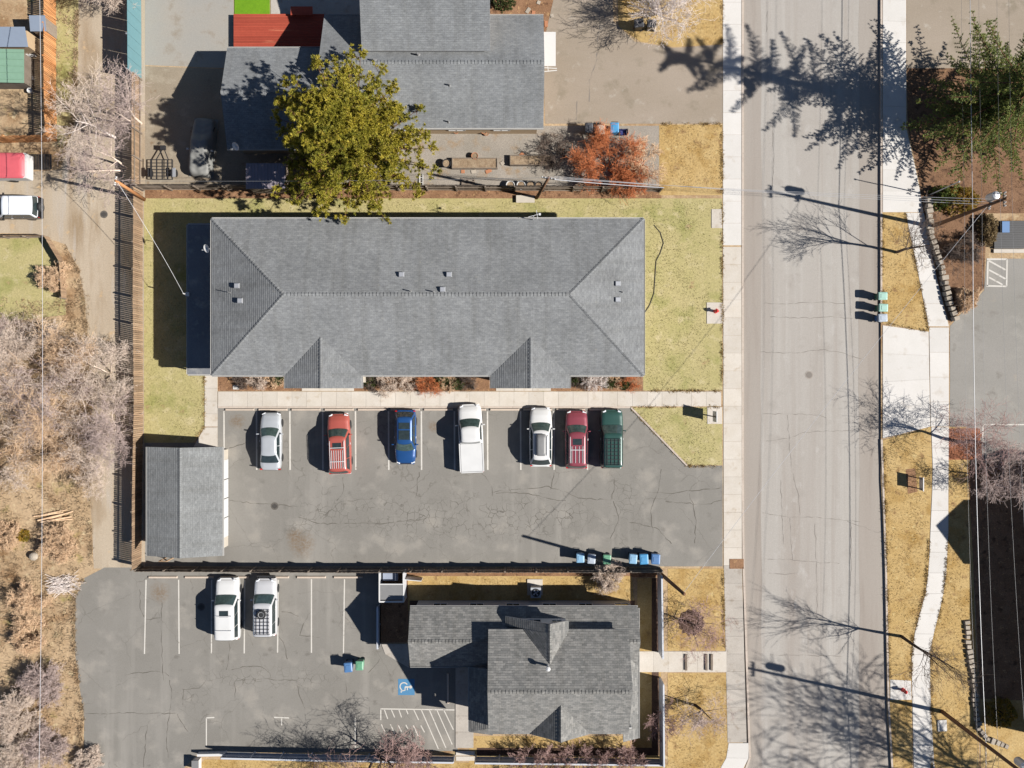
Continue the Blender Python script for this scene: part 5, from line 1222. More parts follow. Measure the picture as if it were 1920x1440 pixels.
def bare(name, label, cat, px, py, height, seed, mat, kids=(7, 6, 5, 4), ang=42, ratio=0.55, wig=0.12, up=0.05, r=0.13, lean=(0, 0), stems=1, stem_spread=0.35, rmin=0.011, group=None, twigmat=None):
    R = random.Random(seed); b = P(px, py); out = [[], [], []]
    for s in range(stems):
        a = 2 * math.pi * (s + R.random() * 0.7) / max(1, stems); sp = stem_spread if stems > 1 else 0
        d = nrm3(lean[0] + math.cos(a) * sp * R.uniform(0.5, 1.3), lean[1] + math.sin(a) * sp * R.uniform(0.5, 1.3), 1)
        grow(out, (b.x + math.cos(a) * 0.12 * (stems > 1), b.y + math.sin(a) * 0.12 * (stems > 1), -0.05), d, height * (0.72 if stems == 1 else R.uniform(0.6, 0.85)), r, 0, kids, ang, ratio, wig, up, R, rmin)
    T = Thing(name, label, cat, b, group)
    V, Fc = seg_mesh(out[0], 7); T.fast('trunk', V, Fc, mat, smooth=True)
    if out[1]: V, Fc = seg_mesh(out[1], 4); T.fast('branches', V, Fc, mat)
    if out[2]: V, Fc = seg_mesh(out[2], 3); T.fast('crown', V, Fc, twigmat or mat)
    return T
def blades(C, Dv, L, w, r=NPR, curl=0.0):
    """one thin double-tri blade from each centre C along Dv"""
    n = len(C); d = Dv / np.maximum(1e-9, np.linalg.norm(Dv, axis=1))[:, None]
    rv = r.normal(size=(n, 3)); s = np.cross(d, rv); s /= np.linalg.norm(s, axis=1)[:, None]
    L = np.broadcast_to(L, (n,))[:, None]; w = np.broadcast_to(w, (n,))[:, None]
    tip = C + d * L; mid = C + d * L * 0.45
    V = np.stack([C, mid + s * w, tip, mid - s * w], 1)
    Fc = (np.arange(n) * 4)[:, None] + np.array([[0, 1, 2, 3]])
    return V.reshape(-1, 3), Fc
B = {'pale': barkmat('pale_twig_bark', (0.60, 0.50, 0.42, 1), (0.44, 0.35, 0.285, 1)), 'grey': barkmat('grey_bark', D(150, 134, 122), D(124, 106, 96)), 'dark': barkmat('dark_bark', D(96, 80, 72), D(76, 62, 56)),
     'red': barkmat('red_twig_bark', (0.38, 0.255, 0.23, 1), (0.27, 0.175, 0.16, 1)), 'orange': barkmat('orange_stem', (0.52, 0.19, 0.075, 1), (0.36, 0.115, 0.05, 1)), 'tan': barkmat('tan_twig', (0.64, 0.46, 0.30, 1), (0.48, 0.33, 0.21, 1)),
     'white': barkmat('white_birch', (0.74, 0.68, 0.63, 1), (0.52, 0.44, 0.41, 1)), 'brown': barkmat('pine_bark', D(150, 108, 80), D(118, 82, 60)), 'purple': barkmat('mauve_twig', (0.46, 0.37, 0.335, 1), (0.33, 0.255, 0.235, 1))}
# street trees (east side)
bare('street_tree', 'bare street tree on the grass strip near the upper wooden utility pole', 'tree', 1681, 473, 8.6, 11, B['grey'], (9, 6, 5, 2), 36, 0.52, 0.07, 0.08, 0.13, (0.08, 0.0), twigmat=B['grey'])
bare('street_tree', 'bare spreading crabapple beside the brick pad on the east sidewalk', 'tree', 1796, 828, 6.6, 12, B['red'], (8, 7, 5, 4), 58, 0.62, 0.16, 0.0, 0.16, (-0.05, 0), twigmat=B['red'])
bare('street_tree', 'bare leaning tree whose long shadow crosses the road in the lower right', 'tree', 1690, 1193, 9.6, 13, B['dark'], (8, 6, 5, 2), 34, 0.55, 0.07, 0.07, 0.14, (0.05, -0.05), twigmat=B['grey'])
bare('deciduous_tree', 'tall bare tree beyond the lower right corner casting branching shadow on the road', 'tree', 2010, 1500, 21, 14, B['dark'], (9, 7, 6, 5), 46, 0.55, 0.11, 0.04, 0.42, (-0.02, 0.02), rmin=0.03)
bare('deciduous_tree', 'bare tree beyond the right edge above the courtyard', 'tree', 1868, 905, 4.6, 15, B['purple'], (8, 6, 5, 3), 55, 0.6, 0.15, 0.0, 0.1, stems=3)
# north house
bare('deciduous_tree', 'pale many-stemmed bare tree at the top beside the driveway', 'tree', 1232, 22, 5.6, 21, B['white'], (9, 6, 5, 2), 38, 0.55, 0.08, 0.06, 0.09, (0.1, 0.1), stems=7, stem_spread=0.7)
bare('shrub', 'orange-stemmed shrub beside the dry lawn north of the fence', 'shrub', 1138, 316, 3.2, 22, B['orange'], (8, 6, 5, 3), 46, 0.62, 0.15, 0.02, 0.05, stems=8, stem_spread=1.1, rmin=0.012)
bare('shrub', 'brownish bare shrub between the orange shrub and the dry lawn', 'shrub', 1204, 306, 2.4, 23, B['tan'], (7, 6, 4, 2), 45, 0.6, 0.14, 0.02, 0.04, stems=6, stem_spread=0.9)
bare('shrub', 'orange shrub hanging over the north fence line', 'shrub', 1175, 346, 2.0, 24, B['orange'], (7, 6, 4, 2), 45, 0.6, 0.14, 0.02, 0.04, stems=6, stem_spread=0.8)
bare('shrub', 'dark bare bush behind the planter boxes', 'shrub', 1040, 286, 1.8, 25, B['grey'], (6, 5, 4, 2), 50, 0.6, 0.15, 0.0, 0.04, stems=6, stem_spread=0.9)
# alley birches
bare('birch_tree', 'bare pale birch leaning over the alley near its top end', 'tree', 216, 258, 9.0, 31, B['white'], (9, 7, 6, 4), 44, 0.52, 0.1, 0.03, 0.12, (-0.05, 0.05), twigmat=B['pale'], group='bare trees along the alley')
bare('birch_tree', 'bare mauve-twigged tree beside the packed dirt yard', 'tree', 262, 232, 7.0, 32, B['pale'], (9, 6, 5, 3), 48, 0.55, 0.12, 0.02, 0.11, (0.05, 0), stems=2, stem_spread=0.3, twigmat=B['purple'], group='bare trees along the alley')
bare('birch_tree', 'bare tree over the alley just above the cedar pole', 'tree', 236, 318, 6.4, 33, B['pale'], (9, 6, 5, 3), 50, 0.56, 0.13, 0.02, 0.1, (-0.1, 0.1), stems=2, stem_spread=0.4, twigmat=B['purple'], group='bare trees along the alley')
bare('birch_tree', 'bare brushy tree at the very top of the alley fence', 'tree', 222, 8, 5.0, 34, B['pale'], (8, 6, 6, 4), 48, 0.56, 0.13, 0.02, 0.08, stems=3, stem_spread=0.5, group='bare trees along the alley')
# thicket on the west side
TH = [(84, 640, 3.6), (158, 660, 3.8), (40, 690, 4.6), (120, 715, 5.2), (205, 700, 4.8), (70, 770, 6.0), (160, 780, 5.0), (215, 800, 4.6), (30, 840, 5.0), (110, 850, 4.2), (190, 880, 4.0), (20, 650, 3.2), (-10, 770, 5.0)]
TW = ['at its upper left corner', 'at its upper middle', 'at its left edge, third of the way down', 'in the middle of its upper half', 'against the alley fence shadow', 'in its left half', 'in its middle', 'reaching the alley at its right edge', 'at its lower left edge', 'at its lower middle', 'at its lower right by the alley', 'at its far upper left', 'cut by the left picture edge']
for i, ((x, y, h), tw) in enumerate(zip(TH, TW)):
    bare('thicket_tree', 'bare pinkish tree of the west thicket, ' + tw, 'tree', x, y, h, 40 + i, B['pale'], (9, 7, 5, 3), 52, 0.58, 0.15, 0.0, 0.06, stems=3, stem_spread=0.65, rmin=0.010, group='bare trees of the west thicket', twigmat=B[['pale', 'tan', 'pale', 'purple'][i % 4]])
# tan shrubs and brush further down the west side
SB = [(118, 1015, 2.0, 'tan', 'round tan twiggy shrub beside the alley below the log pile'), (60, 1120, 1.6, 'tan', 'low brown brush left of the south lot entrance'), (60, 1190, 1.7, 'tan', 'brown brush in the weeds at the left edge of the south lot'),
      (85, 1275, 2.2, 'purple', 'mauve-grey bare bush in the weeds beside the south lot'), (45, 1330, 2.4, 'pale', 'pale grey bare bush near the lower left corner'), (95, 1395, 2.0, 'purple', 'mauve bare bush at the bottom left of the south lot'), (40, 1420, 2.2, 'pale', 'pale bare bush in the bottom left corner'), (170, 1420, 1.3, 'pale', 'thin pale brush spilling onto the south lot'), (104, 522, 1.5, 'tan', 'bare shrub inside the angled timber edging'), (20, 1000, 1.4, 'tan', 'dry brush below the left end of the log pile')]
for i, (x, y, h, m, lb) in enumerate(SB):
    bare('shrub', lb, 'shrub', x, y, h, 70 + i, B[m], (8, 6, 5, 3), 50, 0.6, 0.16, 0.0, 0.035, stems=9, stem_spread=1.0, rmin=0.011)
# south house trees
bare('deciduous_tree', 'bare tree in a mulch ring on the south front lawn', 'tree', 1296, 1168, 4.2, 81, B['dark'], (8, 6, 5, 3), 60, 0.66, 0.15, -0.01, 0.11, (0.1, -0.05), twigmat=B['red'])
bare('deciduous_tree', 'bare dark tree on the lower part of the south front lawn', 'tree', 1303, 1322, 4.2, 82, B['dark'], (8, 6, 5, 4), 60, 0.64, 0.16, -0.01, 0.13, (0.1, 0), twigmat=B['purple'])
bare('deciduous_tree', 'bare reddish tree behind the slatted fence shading the south lot', 'tree', 706, 1415, 6.8, 83, B['dark'], (9, 7, 6, 3), 54, 0.58, 0.13, 0.0, 0.13, (-0.05, -0.1), stems=2, stem_spread=0.4, twigmat=B['red'])
for i, (x, y, lb) in enumerate([(752, 1412, 'red-twigged shrub along the slatted fence right of the leaning bare tree'), (792, 1412, 'red-twigged shrub next to the painted hatching'), (985, 1420, 'red shrub at the left of the south house back fence'), (1030, 1420, 'red shrub behind the south gable'), (1085, 1422, 'red shrub right of the south gable'), (1140, 1420, 'red shrub near the vinyl fence corner'), (1176, 1412, 'tall red shrub close to the corner of the south house'), (1236, 1345, 'red shrub against the east vinyl fence')]):
    bare('shrub', lb, 'shrub', x, y, 2.3, 90 + i, B['red'], (6, 5, 4, 2), 36, 0.55, 0.12, 0.03, 0.035, stems=7, stem_spread=0.6, group='red shrubs round the south house')
bare('shrub', 'pale bare shrub by the boundary fence north of the south house', 'shrub', 1140, 1075, 1.7, 101, B['pale'], (7, 6, 6, 4), 48, 0.6, 0.15, 0, 0.03, stems=7, stem_spread=0.9)
bare('shrub', 'bare shrub among the stones by the crosswalk hatching', 'shrub', 1800, 470, 1.6, 102, B['grey'], (7, 6, 5, 4), 50, 0.6, 0.15, 0, 0.03, stems=6, stem_spread=0.9)
bare('shrub', 'brown low bush in the mulch island below the hatching', 'shrub', 1806, 562, 1.2, 103, B['tan'], (8, 7, 6, 4), 50, 0.6, 0.16, 0, 0.03, stems=8, stem_spread=1.0)
# planting along the front of the long building
BD = [(455, 716, 0.8, 'grey'), (485, 714, 1.0, 'pale'), (515, 712, 0.8, 'tan'), (700, 716, 0.9, 'grey'), (730, 718, 1.2, 'pale'), (765, 716, 1.1, 'pale'), (803, 722, 1.2, 'orange'), (840, 716, 0.9, 'tan'), (880, 714, 0.9, 'grey'), (1085, 714, 0.9, 'grey'), (1115, 718, 1.2, 'white'), (1150, 714, 0.8, 'tan'), (1178, 714, 0.9, 'orange')]
for i, (x, y, h, m) in enumerate(BD):
    bare('shrub', 'small ' + {'grey': 'grey', 'pale': 'pale', 'tan': 'tan', 'orange': 'rusty', 'white': 'whitish'}[m] + ' bare shrub in the front beds of the long building, ' + (ORD[i] if i < 12 else 'last') + ' from the left', 'shrub', x, y, h, 120 + i, B[m], (7, 6, 5), 50, 0.62, 0.16, 0, 0.02, stems=8, stem_spread=0.9, rmin=0.008, group='shrubs in the front beds')

# ---- evergreens
def tufts(C, Dv, per, L, w, spread, r):
    n = len(C); Ci = np.repeat(C, per, 0); Di = np.repeat(Dv, per, 0)
    Di = Di / np.linalg.norm(Di, axis=1)[:, None] + r.normal(size=(n * per, 3)) * spread
    return blades(Ci, Di, L * r.uniform(0.6, 1.15, n * per), w, r)
def pine(name, label, px, py, hgt, rad, seed, mats, nbr=150):
    r = np.random.default_rng(seed); R = random.Random(seed); b = P(px, py); T = Thing(name, label, 'tree', b)
    top = (b.x, b.y, hgt)
    V, Fc = seg_mesh([(b.x, b.y, -0.1, b.x, b.y, hgt * 0.5, 0.32, 0.2), (b.x, b.y, hgt * 0.5, b.x, b.y, hgt, 0.2, 0.04)], 9); T.fast('trunk', V, Fc, B['brown'], smooth=True)
    segs = []; C, Dv = [], []
    for i in range(nbr):
        t = ((i + R.random()) / nbr); z0 = hgt * (0.16 + 0.82 * t); a = i * 2.39996 + R.uniform(-0.4, 0.4)
        prof = min(1.0, 0.6 + 1.6 * t) * (1.03 - t) ** 0.66 * R.uniform(0.6, 1.08)
        L = rad * prof; el = math.radians(R.uniform(-4, 14) + 42 * t)
        d = Vector((math.cos(a) * math.cos(el), math.sin(a) * math.cos(el), math.sin(el)))
        p = Vector((b.x, b.y, z0)); n = 5
        for k in range(n):
            q = p + d * (L / n); q.z += 0.05 * L * (k - 1.5) / n
            segs.append((*p, *q, 0.07 * (1 - k / n) + 0.02, 0.07 * (1 - (k + 1) / n) + 0.015))
            if k >= 1:
                ns = 4 if k < n - 1 else 6
                for s in range(ns):
                    sd = Vector((d.x + R.gauss(0, 0.75), d.y + R.gauss(0, 0.75), d.z + 0.15 + R.gauss(0, 0.3))).normalized(); sl_ = R.uniform(0.35, 0.95) * (1.1 - 0.1 * k)
                    e = q + sd * sl_; segs.append((*q, *e, 0.02, 0.012))
                    for w in range(3):
                        cpt = q.lerp(e, 0.5 + 0.25 * w) + Vector((R.gauss(0, 0.14), R.gauss(0, 0.14), R.gauss(0, 0.1)))
                        C.append(cpt); Dv.append(sd + Vector((0, 0, 0.5)))
            p = q
    V, Fc = seg_mesh(segs, 4); T.fast('branches', V, Fc, B['brown'])
    C = np.array(C); Dv = np.array(Dv)
    V, Fc = tufts(C, Dv, 40, 0.24, 0.019, 0.7, r)
    T.fast('crown', V, Fc, mats)
    return T
M['pineleaf'] = leafmat('yellow_green_needles', (0.36, 0.30, 0.032, 1), (0.15, 0.16, 0.022, 1), (0.52, 0.42, 0.07, 1), 0.55)
M['spruceleaf'] = leafmat('green_needles', (0.075, 0.115, 0.03, 1), (0.15, 0.185, 0.04, 1), (0.25, 0.26, 0.06, 1), 0.6)
M['juniper'] = leafmat('golden_juniper', (0.36, 0.22, 0.03, 1), (0.12, 0.13, 0.025, 1), (0.46, 0.26, 0.045, 1), 1.5)
M['greenshrub'] = leafmat('green_shrub', (0.05, 0.075, 0.03, 1), (0.08, 0.10, 0.03, 1), (0.14, 0.15, 0.05, 1), 2)
M['greyshrub'] = leafmat('grey_dome_shrub', D(196, 172, 128), D(168, 142, 104), D(220, 200, 156), 2)
pine('pine_tree', 'large yellow-green pine between the north house and the long building', 680, 303, 11.5, 7.7, 5, M['pineleaf'], 185)
def spruce(name, label, px, py, hgt, rad, seed, mat):
    r = np.random.default_rng(seed); R = random.Random(seed); b = P(px, py); T = Thing(name, label, 'tree', b)
    V, Fc = seg_mesh([(b.x, b.y, -0.1, b.x, b.y, hgt * 0.5, 0.42, 0.24), (b.x, b.y, hgt * 0.5, b.x, b.y, hgt, 0.24, 0.03)], 9); T.fast('trunk', V, Fc, B['brown'], smooth=True)
    segs = []; C, Dv, Ls = [], [], []
    z = 2.2; k = 0
    while z < hgt - 0.3:
        t = z / hgt; nb = 7 if t < 0.36 else 3
        for j in range(nb):
            a = k * 0.7 + j * 2 * math.pi / nb + R.uniform(-0.35, 0.35)
            L = (rad * (1 - 0.35 * t / 0.38) if t < 0.38 else rad * 0.62 * ((1.02 - t) / 0.64) ** 0.55) * R.uniform(0.58, 1.08) * (0.85 if t < 0.15 else 1)
            p = Vector((b.x, b.y, z + R.uniform(-0.15, 0.15))); n = 7; dz = -0.10
            h = Vector((math.cos(a), math.sin(a), 0)); side = Vector((-h.y, h.x, 0))
            for s in range(n):
                f = (s + 1) / n; q = p + h * (L / n) + Vector((0, 0, (L / n) * (-0.22 + 0.42 * f)))
                segs.append((*p, *q, 0.05 * (1.05 - f) + 0.014, 0.05 * (1.0 - f) + 0.012))
                wd = L * 0.20 * (1 - f) ** 0.7 + 0.12
                for w in range(7):
                    o = p.lerp(q, R.random()) + Vector((R.gauss(0, 0.09), R.gauss(0, 0.09), R.gauss(0, 0.05))); C.append(o); Dv.append(h * 0.9 + side * R.gauss(0, 0.8) + Vector((0, 0, R.uniform(-0.3, 0.5))))
                nt = 3
                for w in range(nt):
                    for sg in (-1, 1):
                        o = p.lerp(q, (w + R.random()) / nt); ln = wd * R.uniform(0.6, 1.15)
                        dirv = (side * sg + h * R.uniform(0.5, 1.0) + Vector((0, 0, R.uniform(-0.35, -0.05)))).normalized()
                        e = o + dirv * ln; segs.append((*o, *e, 0.013, 0.008))
                        m = max(2, int(ln / 0.12))
                        for u in range(m):
                            C.append(o.lerp(e, (u + 0.5) / m)); Dv.append(dirv + Vector((0, 0, -0.12))); Ls.append(1)
                p = q
        z += 0.68 if t < 0.36 else 1.0; k += 1
    V, Fc = seg_mesh(segs, 4); T.fast('branches', V, Fc, B['brown'])
    V, Fc = tufts(np.array(C), np.array(Dv), 15, 0.16, 0.017, 0.45, r); T.fast('crown', V, Fc, mat)
    return T
spruce('spruce_tree', 'tall green spruce at the right edge casting its shadow over the road', 1818, 226, 21.4, 8.6, 6, M['spruceleaf'])
def bush(name, label, px, py, rx, ry, hz, seed, mat, n=500, L=0.16, w=0.03, per=14):
    r = np.random.default_rng(seed); b = P(px, py); T = Thing(name, label, 'shrub', b)
    u = r.normal(size=(n, 3)); u /= np.linalg.norm(u, axis=1)[:, None]; u[:, 2] = np.abs(u[:, 2])
    rad = r.uniform(0.55, 1.0, n)[:, None] ** 0.6
    lump = 1 + 0.16 * np.sin(u[:, :1] * 7 + seed) * np.cos(u[:, 1:2] * 6)
    C = u * rad * lump * np.array([[rx, ry, hz]]) + np.array(b)
    segs = [(b.x, b.y, 0, *(np.array(b) * 0.4 + C[i] * 0.6), 0.03, 0.012) for i in range(0, n, 8)]
    V, Fc = seg_mesh(segs, 4); T.fast('stems', V, Fc, B['dark'])
    V, Fc = tufts(C, u + np.array([[0, 0, 0.3]]), per, L, w, 0.6, r); T.fast('foliage', V, Fc, mat)
    return T
bush('juniper_shrub', 'golden and green juniper below the spruce at the right edge', 1795, 378, 1.6, 1.2, 1.5, 3, M['juniper'], 520)
bush('juniper_shrub', 'dark green shrub between the golden juniper and the sidewalk', 1762, 372, 0.9, 1.0, 1.2, 4, M['spruceleaf'], 260)
bush('dome_shrub', 'straw-coloured dome shrub beside the shaded porch at the right edge', 1848, 432, 0.75, 1.3, 1.0, 5, M['greyshrub'], 420, 0.2)
bush('dome_shrub', 'bright green tuft in the weeds at the left edge below the logs', 45, 1003, 0.5, 0.5, 0.5, 6, M['juniper'], 120)
for i, (x, y, rr) in enumerate(((522, 711, 0.5), (695, 716, 0.6), (828, 714, 0.7), (858, 720, 0.6), (1080, 714, 0.5), (1142, 718, 0.6), (1170, 722, 0.4))):
    bush('green_shrub', 'small green shrub in the front beds, ' + ORD[i] + ' green one from the left', x, y, rr, rr * 0.8, 0.6, 20 + i, M['greenshrub'], 150, 0.12, 0.025, 12)
bush('green_shrub', 'grey-green shrub at the top beside the north house', 945, 6, 0.9, 0.7, 0.8, 40, M['greenshrub'], 220)
bush('dome_shrub', 'sunlit rounded hedge at the lower right edge below the courtyard', 1872, 1335, 1.3, 1.2, 1.1, 41, M['juniper'], 420)
# ---- grass, weeds and litter nobody could count
def inside(pts, poly):
    x, y = pts[:, 0], pts[:, 1]; c = np.zeros(len(pts), bool); n = len(poly)
    for i in range(n):
        x1, y1 = poly[i][:2]; x2, y2 = poly[(i + 1) % n][:2]
        m = ((y1 > y) != (y2 > y)) & (x < (x2 - x1) * (y - y1) / (y2 - y1 + 1e-12) + x1); c ^= m
    return c
def grass(name, label, cat, polys, dens, mat, hgt, wid, seed, per=3, lean=0.6):
    r = np.random.default_rng(seed); Cs = []
    for pl in polys:
        g = [(p.x, p.y) for p in pxpoly(pl)]; xs = [p[0] for p in g]; ys = [p[1] for p in g]
        n = int((max(xs) - min(xs)) * (max(ys) - min(ys)) * dens)
        pts = np.stack([r.uniform(min(xs), max(xs), n), r.uniform(min(ys), max(ys), n)], 1)
        cl = np.sin(pts[:, 0] * 1.7 + 3 * np.sin(pts[:, 1] * 0.6)) * np.cos(pts[:, 1] * 1.3 + 2 * np.sin(pts[:, 0] * 0.5))
        pts = pts[inside(pts, g) & (r.uniform(size=n) < 0.55 + 0.45 * cl)]; Cs.append(pts)
    pts = np.concatenate(Cs); C = np.concatenate([pts, np.full((len(pts), 1), 0.01)], 1); C = np.repeat(C, per, 0) + np.concatenate([r.normal(size=(len(C) * per, 2)) * hgt * 0.35, np.zeros((len(C) * per, 1))], 1)
    d = np.concatenate([r.normal(size=(len(C), 2)) * lean, np.ones((len(C), 1))], 1)
    V, Fc = blades(C, d, hgt * r.uniform(0.5, 1.3, len(C)), wid, r)
    o = link(name, fast_mesh(name, V, Fc, mat)); tagit(o, label, cat, None, 'stuff'); return o
LW = [[(1236, 234), (1354, 234), (1354, 350), (1236, 350)], [(1252, 1070), (1358, 1070), (1362, 1216), (1252, 1216)], [(1252, 1264), (1364, 1264), (1366, 1410), (1340, 1470), (1252, 1470)], [(384, 1428), (1252, 1436), (1252, 1470), (360, 1470)], [(768, 1084), (1185, 1084), (1188, 1126), (768, 1126)],
      [(1200, 0), (1354, 0), (1354, 80), (1280, 84)], [(1655, 400), (1697, 400), (1740, 620), (1655, 604)], [(1658, 830), (1744, 804), (1742, 1000), (1734, 1110), (1708, 1230), (1712, 1460), (1676, 1460), (1668, 1290)], [(1781, 900), (1812, 900), (1834, 1330), (1838, 1460), (1756, 1460), (1744, 1230), (1768, 1130)]]
grass('dry_grass', 'short straw-coloured lawn grass', 'grass', LW, 60, M['lawn'], 0.07, 0.012, 1)
grass('green_grass', 'short greening lawn grass round the long building', 'grass', [[(272, 376), (1354, 376), (1354, 408), (272, 408)], [(272, 410), (350, 410), (350, 700), (384, 700), (384, 800), (362, 828), (272, 828)], [(1210, 410), (1332, 410), (1332, 730), (1210, 730)], [(1190, 770), (1330, 768), (1350, 868), (1290, 868)]], 60, M['lawn_green'], 0.07, 0.012, 2)
grass('dry_weeds', 'tall dry weeds on the rough ground west of the alley', 'weeds', [[(-20, 560), (168, 560), (165, 1060), (150, 1090), (138, 1130), (140, 1230), (150, 1280), (158, 1350), (150, 1470), (-20, 1470)], [(104, 20), (146, 20), (140, 230), (110, 290)], [(122, 455), (150, 520), (164, 620), (130, 620), (120, 480)]], 16, M['dirt'], 0.28, 0.018, 3, 7, 0.9)
grass('mulch_litter', 'dry needles and bark scattered under the spruce', 'mulch', [[(1702, 130), (1920, 130), (1920, 400), (1850, 400), (1845, 540), (1782, 600), (1736, 430), (1724, 330), (1703, 240)], [(272, 353), (1240, 353), (1240, 371), (272, 371)], [(410, 706), (534, 706), (534, 732), (410, 732)], [(680, 706), (920, 706), (920, 732), (680, 732)]], 40, M['mulch'], 0.09, 0.012, 4, 3, 2.5)

def edge_weeds(name, label, lines, per_m, mat, hgt, seed):
    r = np.random.default_rng(seed); Cs = []
    for pl in lines:
        g = pxpoly(pl)
        for a, b in zip(g, g[1:]):
            n = int((b - a).length * per_m); t = r.uniform(size=n); t = t[np.sin(t * (b - a).length * 2.3 + 2 * np.sin(t * 9 + a.x)) > r.uniform(-1.2, 0.9, n)]; n = len(t)
            nv = np.array([-(b - a).y, (b - a).x, 0]); nv = nv / np.linalg.norm(nv)
            Cs.append(np.array(a)[None] + np.outer(t, np.array(b - a)) + np.outer(r.normal(size=n) * 0.07, nv) + np.array([[0, 0, 0.02]]))
    C = np.repeat(np.concatenate(Cs), 4, 0); C[:, :2] += r.normal(size=(len(C), 2)) * 0.03
    d = np.concatenate([r.normal(size=(len(C), 2)) * 0.9, np.ones((len(C), 1))], 1)
    V, Fc = blades(C, d, hgt * r.uniform(0.5, 1.4, len(C)), 0.014, r)
    o = link(name, fast_mesh(name, V, Fc, mat)); return tagit(o, label, 'weeds', None, 'stuff')
edge_weeds('edge_grass', 'ragged grass tufts along the walks and lot edges', [[(1354, 374), (1354, 732)], [(1355, 1068), (1358, 1218)], [(1206, 733), (1352, 733)], [(1186, 763), (1352, 763)], [(1184, 766), (1290, 874), (1354, 874)], [(384, 706), (384, 800), (362, 828)], [(1655, 400), (1655, 605)], [(1657, 830), (1668, 1270)], [(1742, 1010), (1735, 1110), (1712, 1190), (1708, 1270)], [(1779, 1000), (1767, 1130), (1746, 1210), (1747, 1440)], [(1698, 400), (1741, 618)], [(1354, 0), (1354, 84)], [(1354, 234), (1354, 362)], [(1240, 233), (1352, 233)], [(1660, 606), (1740, 621)]], 60, M['lawn'], 0.11, 11)
edge_weeds('edge_weeds', 'ragged dry weeds along the alley and the south lot edge', [[(172, 1060), (168, 900), (172, 800), (166, 640), (150, 510), (122, 458)], [(158, 1350), (148, 1280), (140, 1220), (140, 1120), (158, 1086)], [(146, 20), (140, 220), (112, 312)], [(258, 380), (256, 1050)], [(152, 1360), (150, 1470)]], 70, M['dirt'], 0.24, 12)
# ------------------------------------------------------------------ fences, poles, bins and small things
def fence(name, label, pl, h, bw, mat, gap=0.012, post=2.4, rail='wood_grey', bt=0.022, postmat=None, z0=0.06, jitter=0.02, cap=False, group=None, face=1):
    pts = [Vector((p.x, p.y, 0)) for p in pxpoly(pl)]; c = sum(pts, Vector()) / len(pts)
    root = empty(name, c); tagit(root, label, 'fence', group)
    bm = [mesh_from('board', *box((0, 0, 0), (bw - gap, bt, h + d)), M[mat]) for d in (-0.03, 0, 0.02)]
    pm = mesh_from('post', *box((0, 0, 0), (0.11, 0.11, h + 0.08)), M[postmat or rail])
    for a, b in zip(pts, pts[1:]):
        L = (b - a).length; u = (b - a) / L; ang = math.atan2(u.y, u.x); nrm_ = Vector((-u.y, u.x, 0)) * face
        n = max(1, round(L / bw))
        for i in range(n):
            q = a + u * (L * (i + 0.5) / n) + nrm_ * 0.075 - c
            link('board', bm[rnd.randrange(3)], root, (q.x, q.y, z0 + h / 2), (rnd.gauss(0, jitter * 0.5), rnd.gauss(0, jitter * 0.4), ang + rnd.gauss(0, jitter)))
        m = max(1, round(L / post))
        for i in range(m + 1):
            q = a + u * (L * i / m) - c; link('post', pm, root, (q.x, q.y, (h + 0.08) / 2), (0, 0, ang))
        for k in range(m):
            for zr in (0.35, h - 0.3):
                s, e = a + u * (L * k / m + 0.06) - c, a + u * (L * (k + 1) / m - 0.06) - c
                link('rail', mesh_from('rail', *beam((s.x, s.y, zr), (e.x, e.y, zr), 0.05, 0.09), M[rail]), root)
            if cap:
                s, e = a + u * (L * k / m) - c, a + u * (L * (k + 1) / m) - c
                link('cap_rail', mesh_from('cap_rail', *beam((s.x, s.y, z0 + h + 0.04), (e.x, e.y, z0 + h + 0.04), 0.13, 0.05), M[rail]), root)
    return root
fence('board_fence', 'long weathered board fence between the alley and the long building', [(267, 360), (266, 560), (268, 760), (265, 900), (264, 1060)], 1.85, 0.158, 'wood', 0.032)
fence('board_fence', 'grey board fence between the north yard and the long building', [(270, 357), (640, 357), (1236, 360)], 1.55, 0.16, 'wood_grey')
fence('board_fence', 'grey board fence between the middle lot and the south house', [(268, 1062), (640, 1064), (716, 1064), (1236, 1064)], 1.6, 0.16, 'wood_grey', face=-1)
fence('board_fence', 'board fence beside the packed dirt yard above the cedar pole', [(266, 352), (266, 150)], 1.7, 0.158, 'wood', 0.02)
fence('board_fence', 'orange cedar fence at the top left running down beside the alley verge', [(104, -60), (104, 180), (106, 264), (30, 266), (-40, 266)], 1.9, 0.15, 'wood_orange', 0.03, rail='wood_orange', jitter=0.03)
M['teal'] = paint('teal_metal_sheet', D(128, 180, 190), 0.45, 0.2, var=0.08)
fence('panel_fence', 'teal sheet metal fence at the top of the alley', [(263, -40), (264, 150)], 2.6, 0.9, 'teal', 0.003, rail='galv', jitter=0.0)
fence('timber_edging', 'low angled timber fence round the small green lawn at the left', [(-20, 447), (92, 446), (120, 494), (124, 560)], 0.9, 0.14, 'wood', 0.01, 1.8)
M['slat'] = paint('slate_blue_vinyl', D(176, 186, 206), 0.5, var=0.05)
fence('slatted_fence', 'pale slatted vinyl fence along the bottom of the south lot', [(425, 1408), (640, 1413), (852, 1416)], 1.3, 0.17, 'slat', 0.006, 2.1, 'vinyl', 0.03, 'vinyl', 0.1, 0.004, True, face=-1)
fence('slatted_fence', 'pale slatted vinyl fence behind the south house', [(892, 1416), (1070, 1418), (1240, 1420)], 1.4, 0.17, 'slat', 0.004, 2.1, 'vinyl', 0.03, 'vinyl', 0.1, 0.004, True, face=-1)
fence('slatted_fence', 'white vinyl fence east of the south house below its walk', [(1238, 1420), (1237, 1270)], 1.7, 0.17, 'vinyl', 0.001, 2.1, 'vinyl', 0.03, 'vinyl', 0.1, 0.004, True)
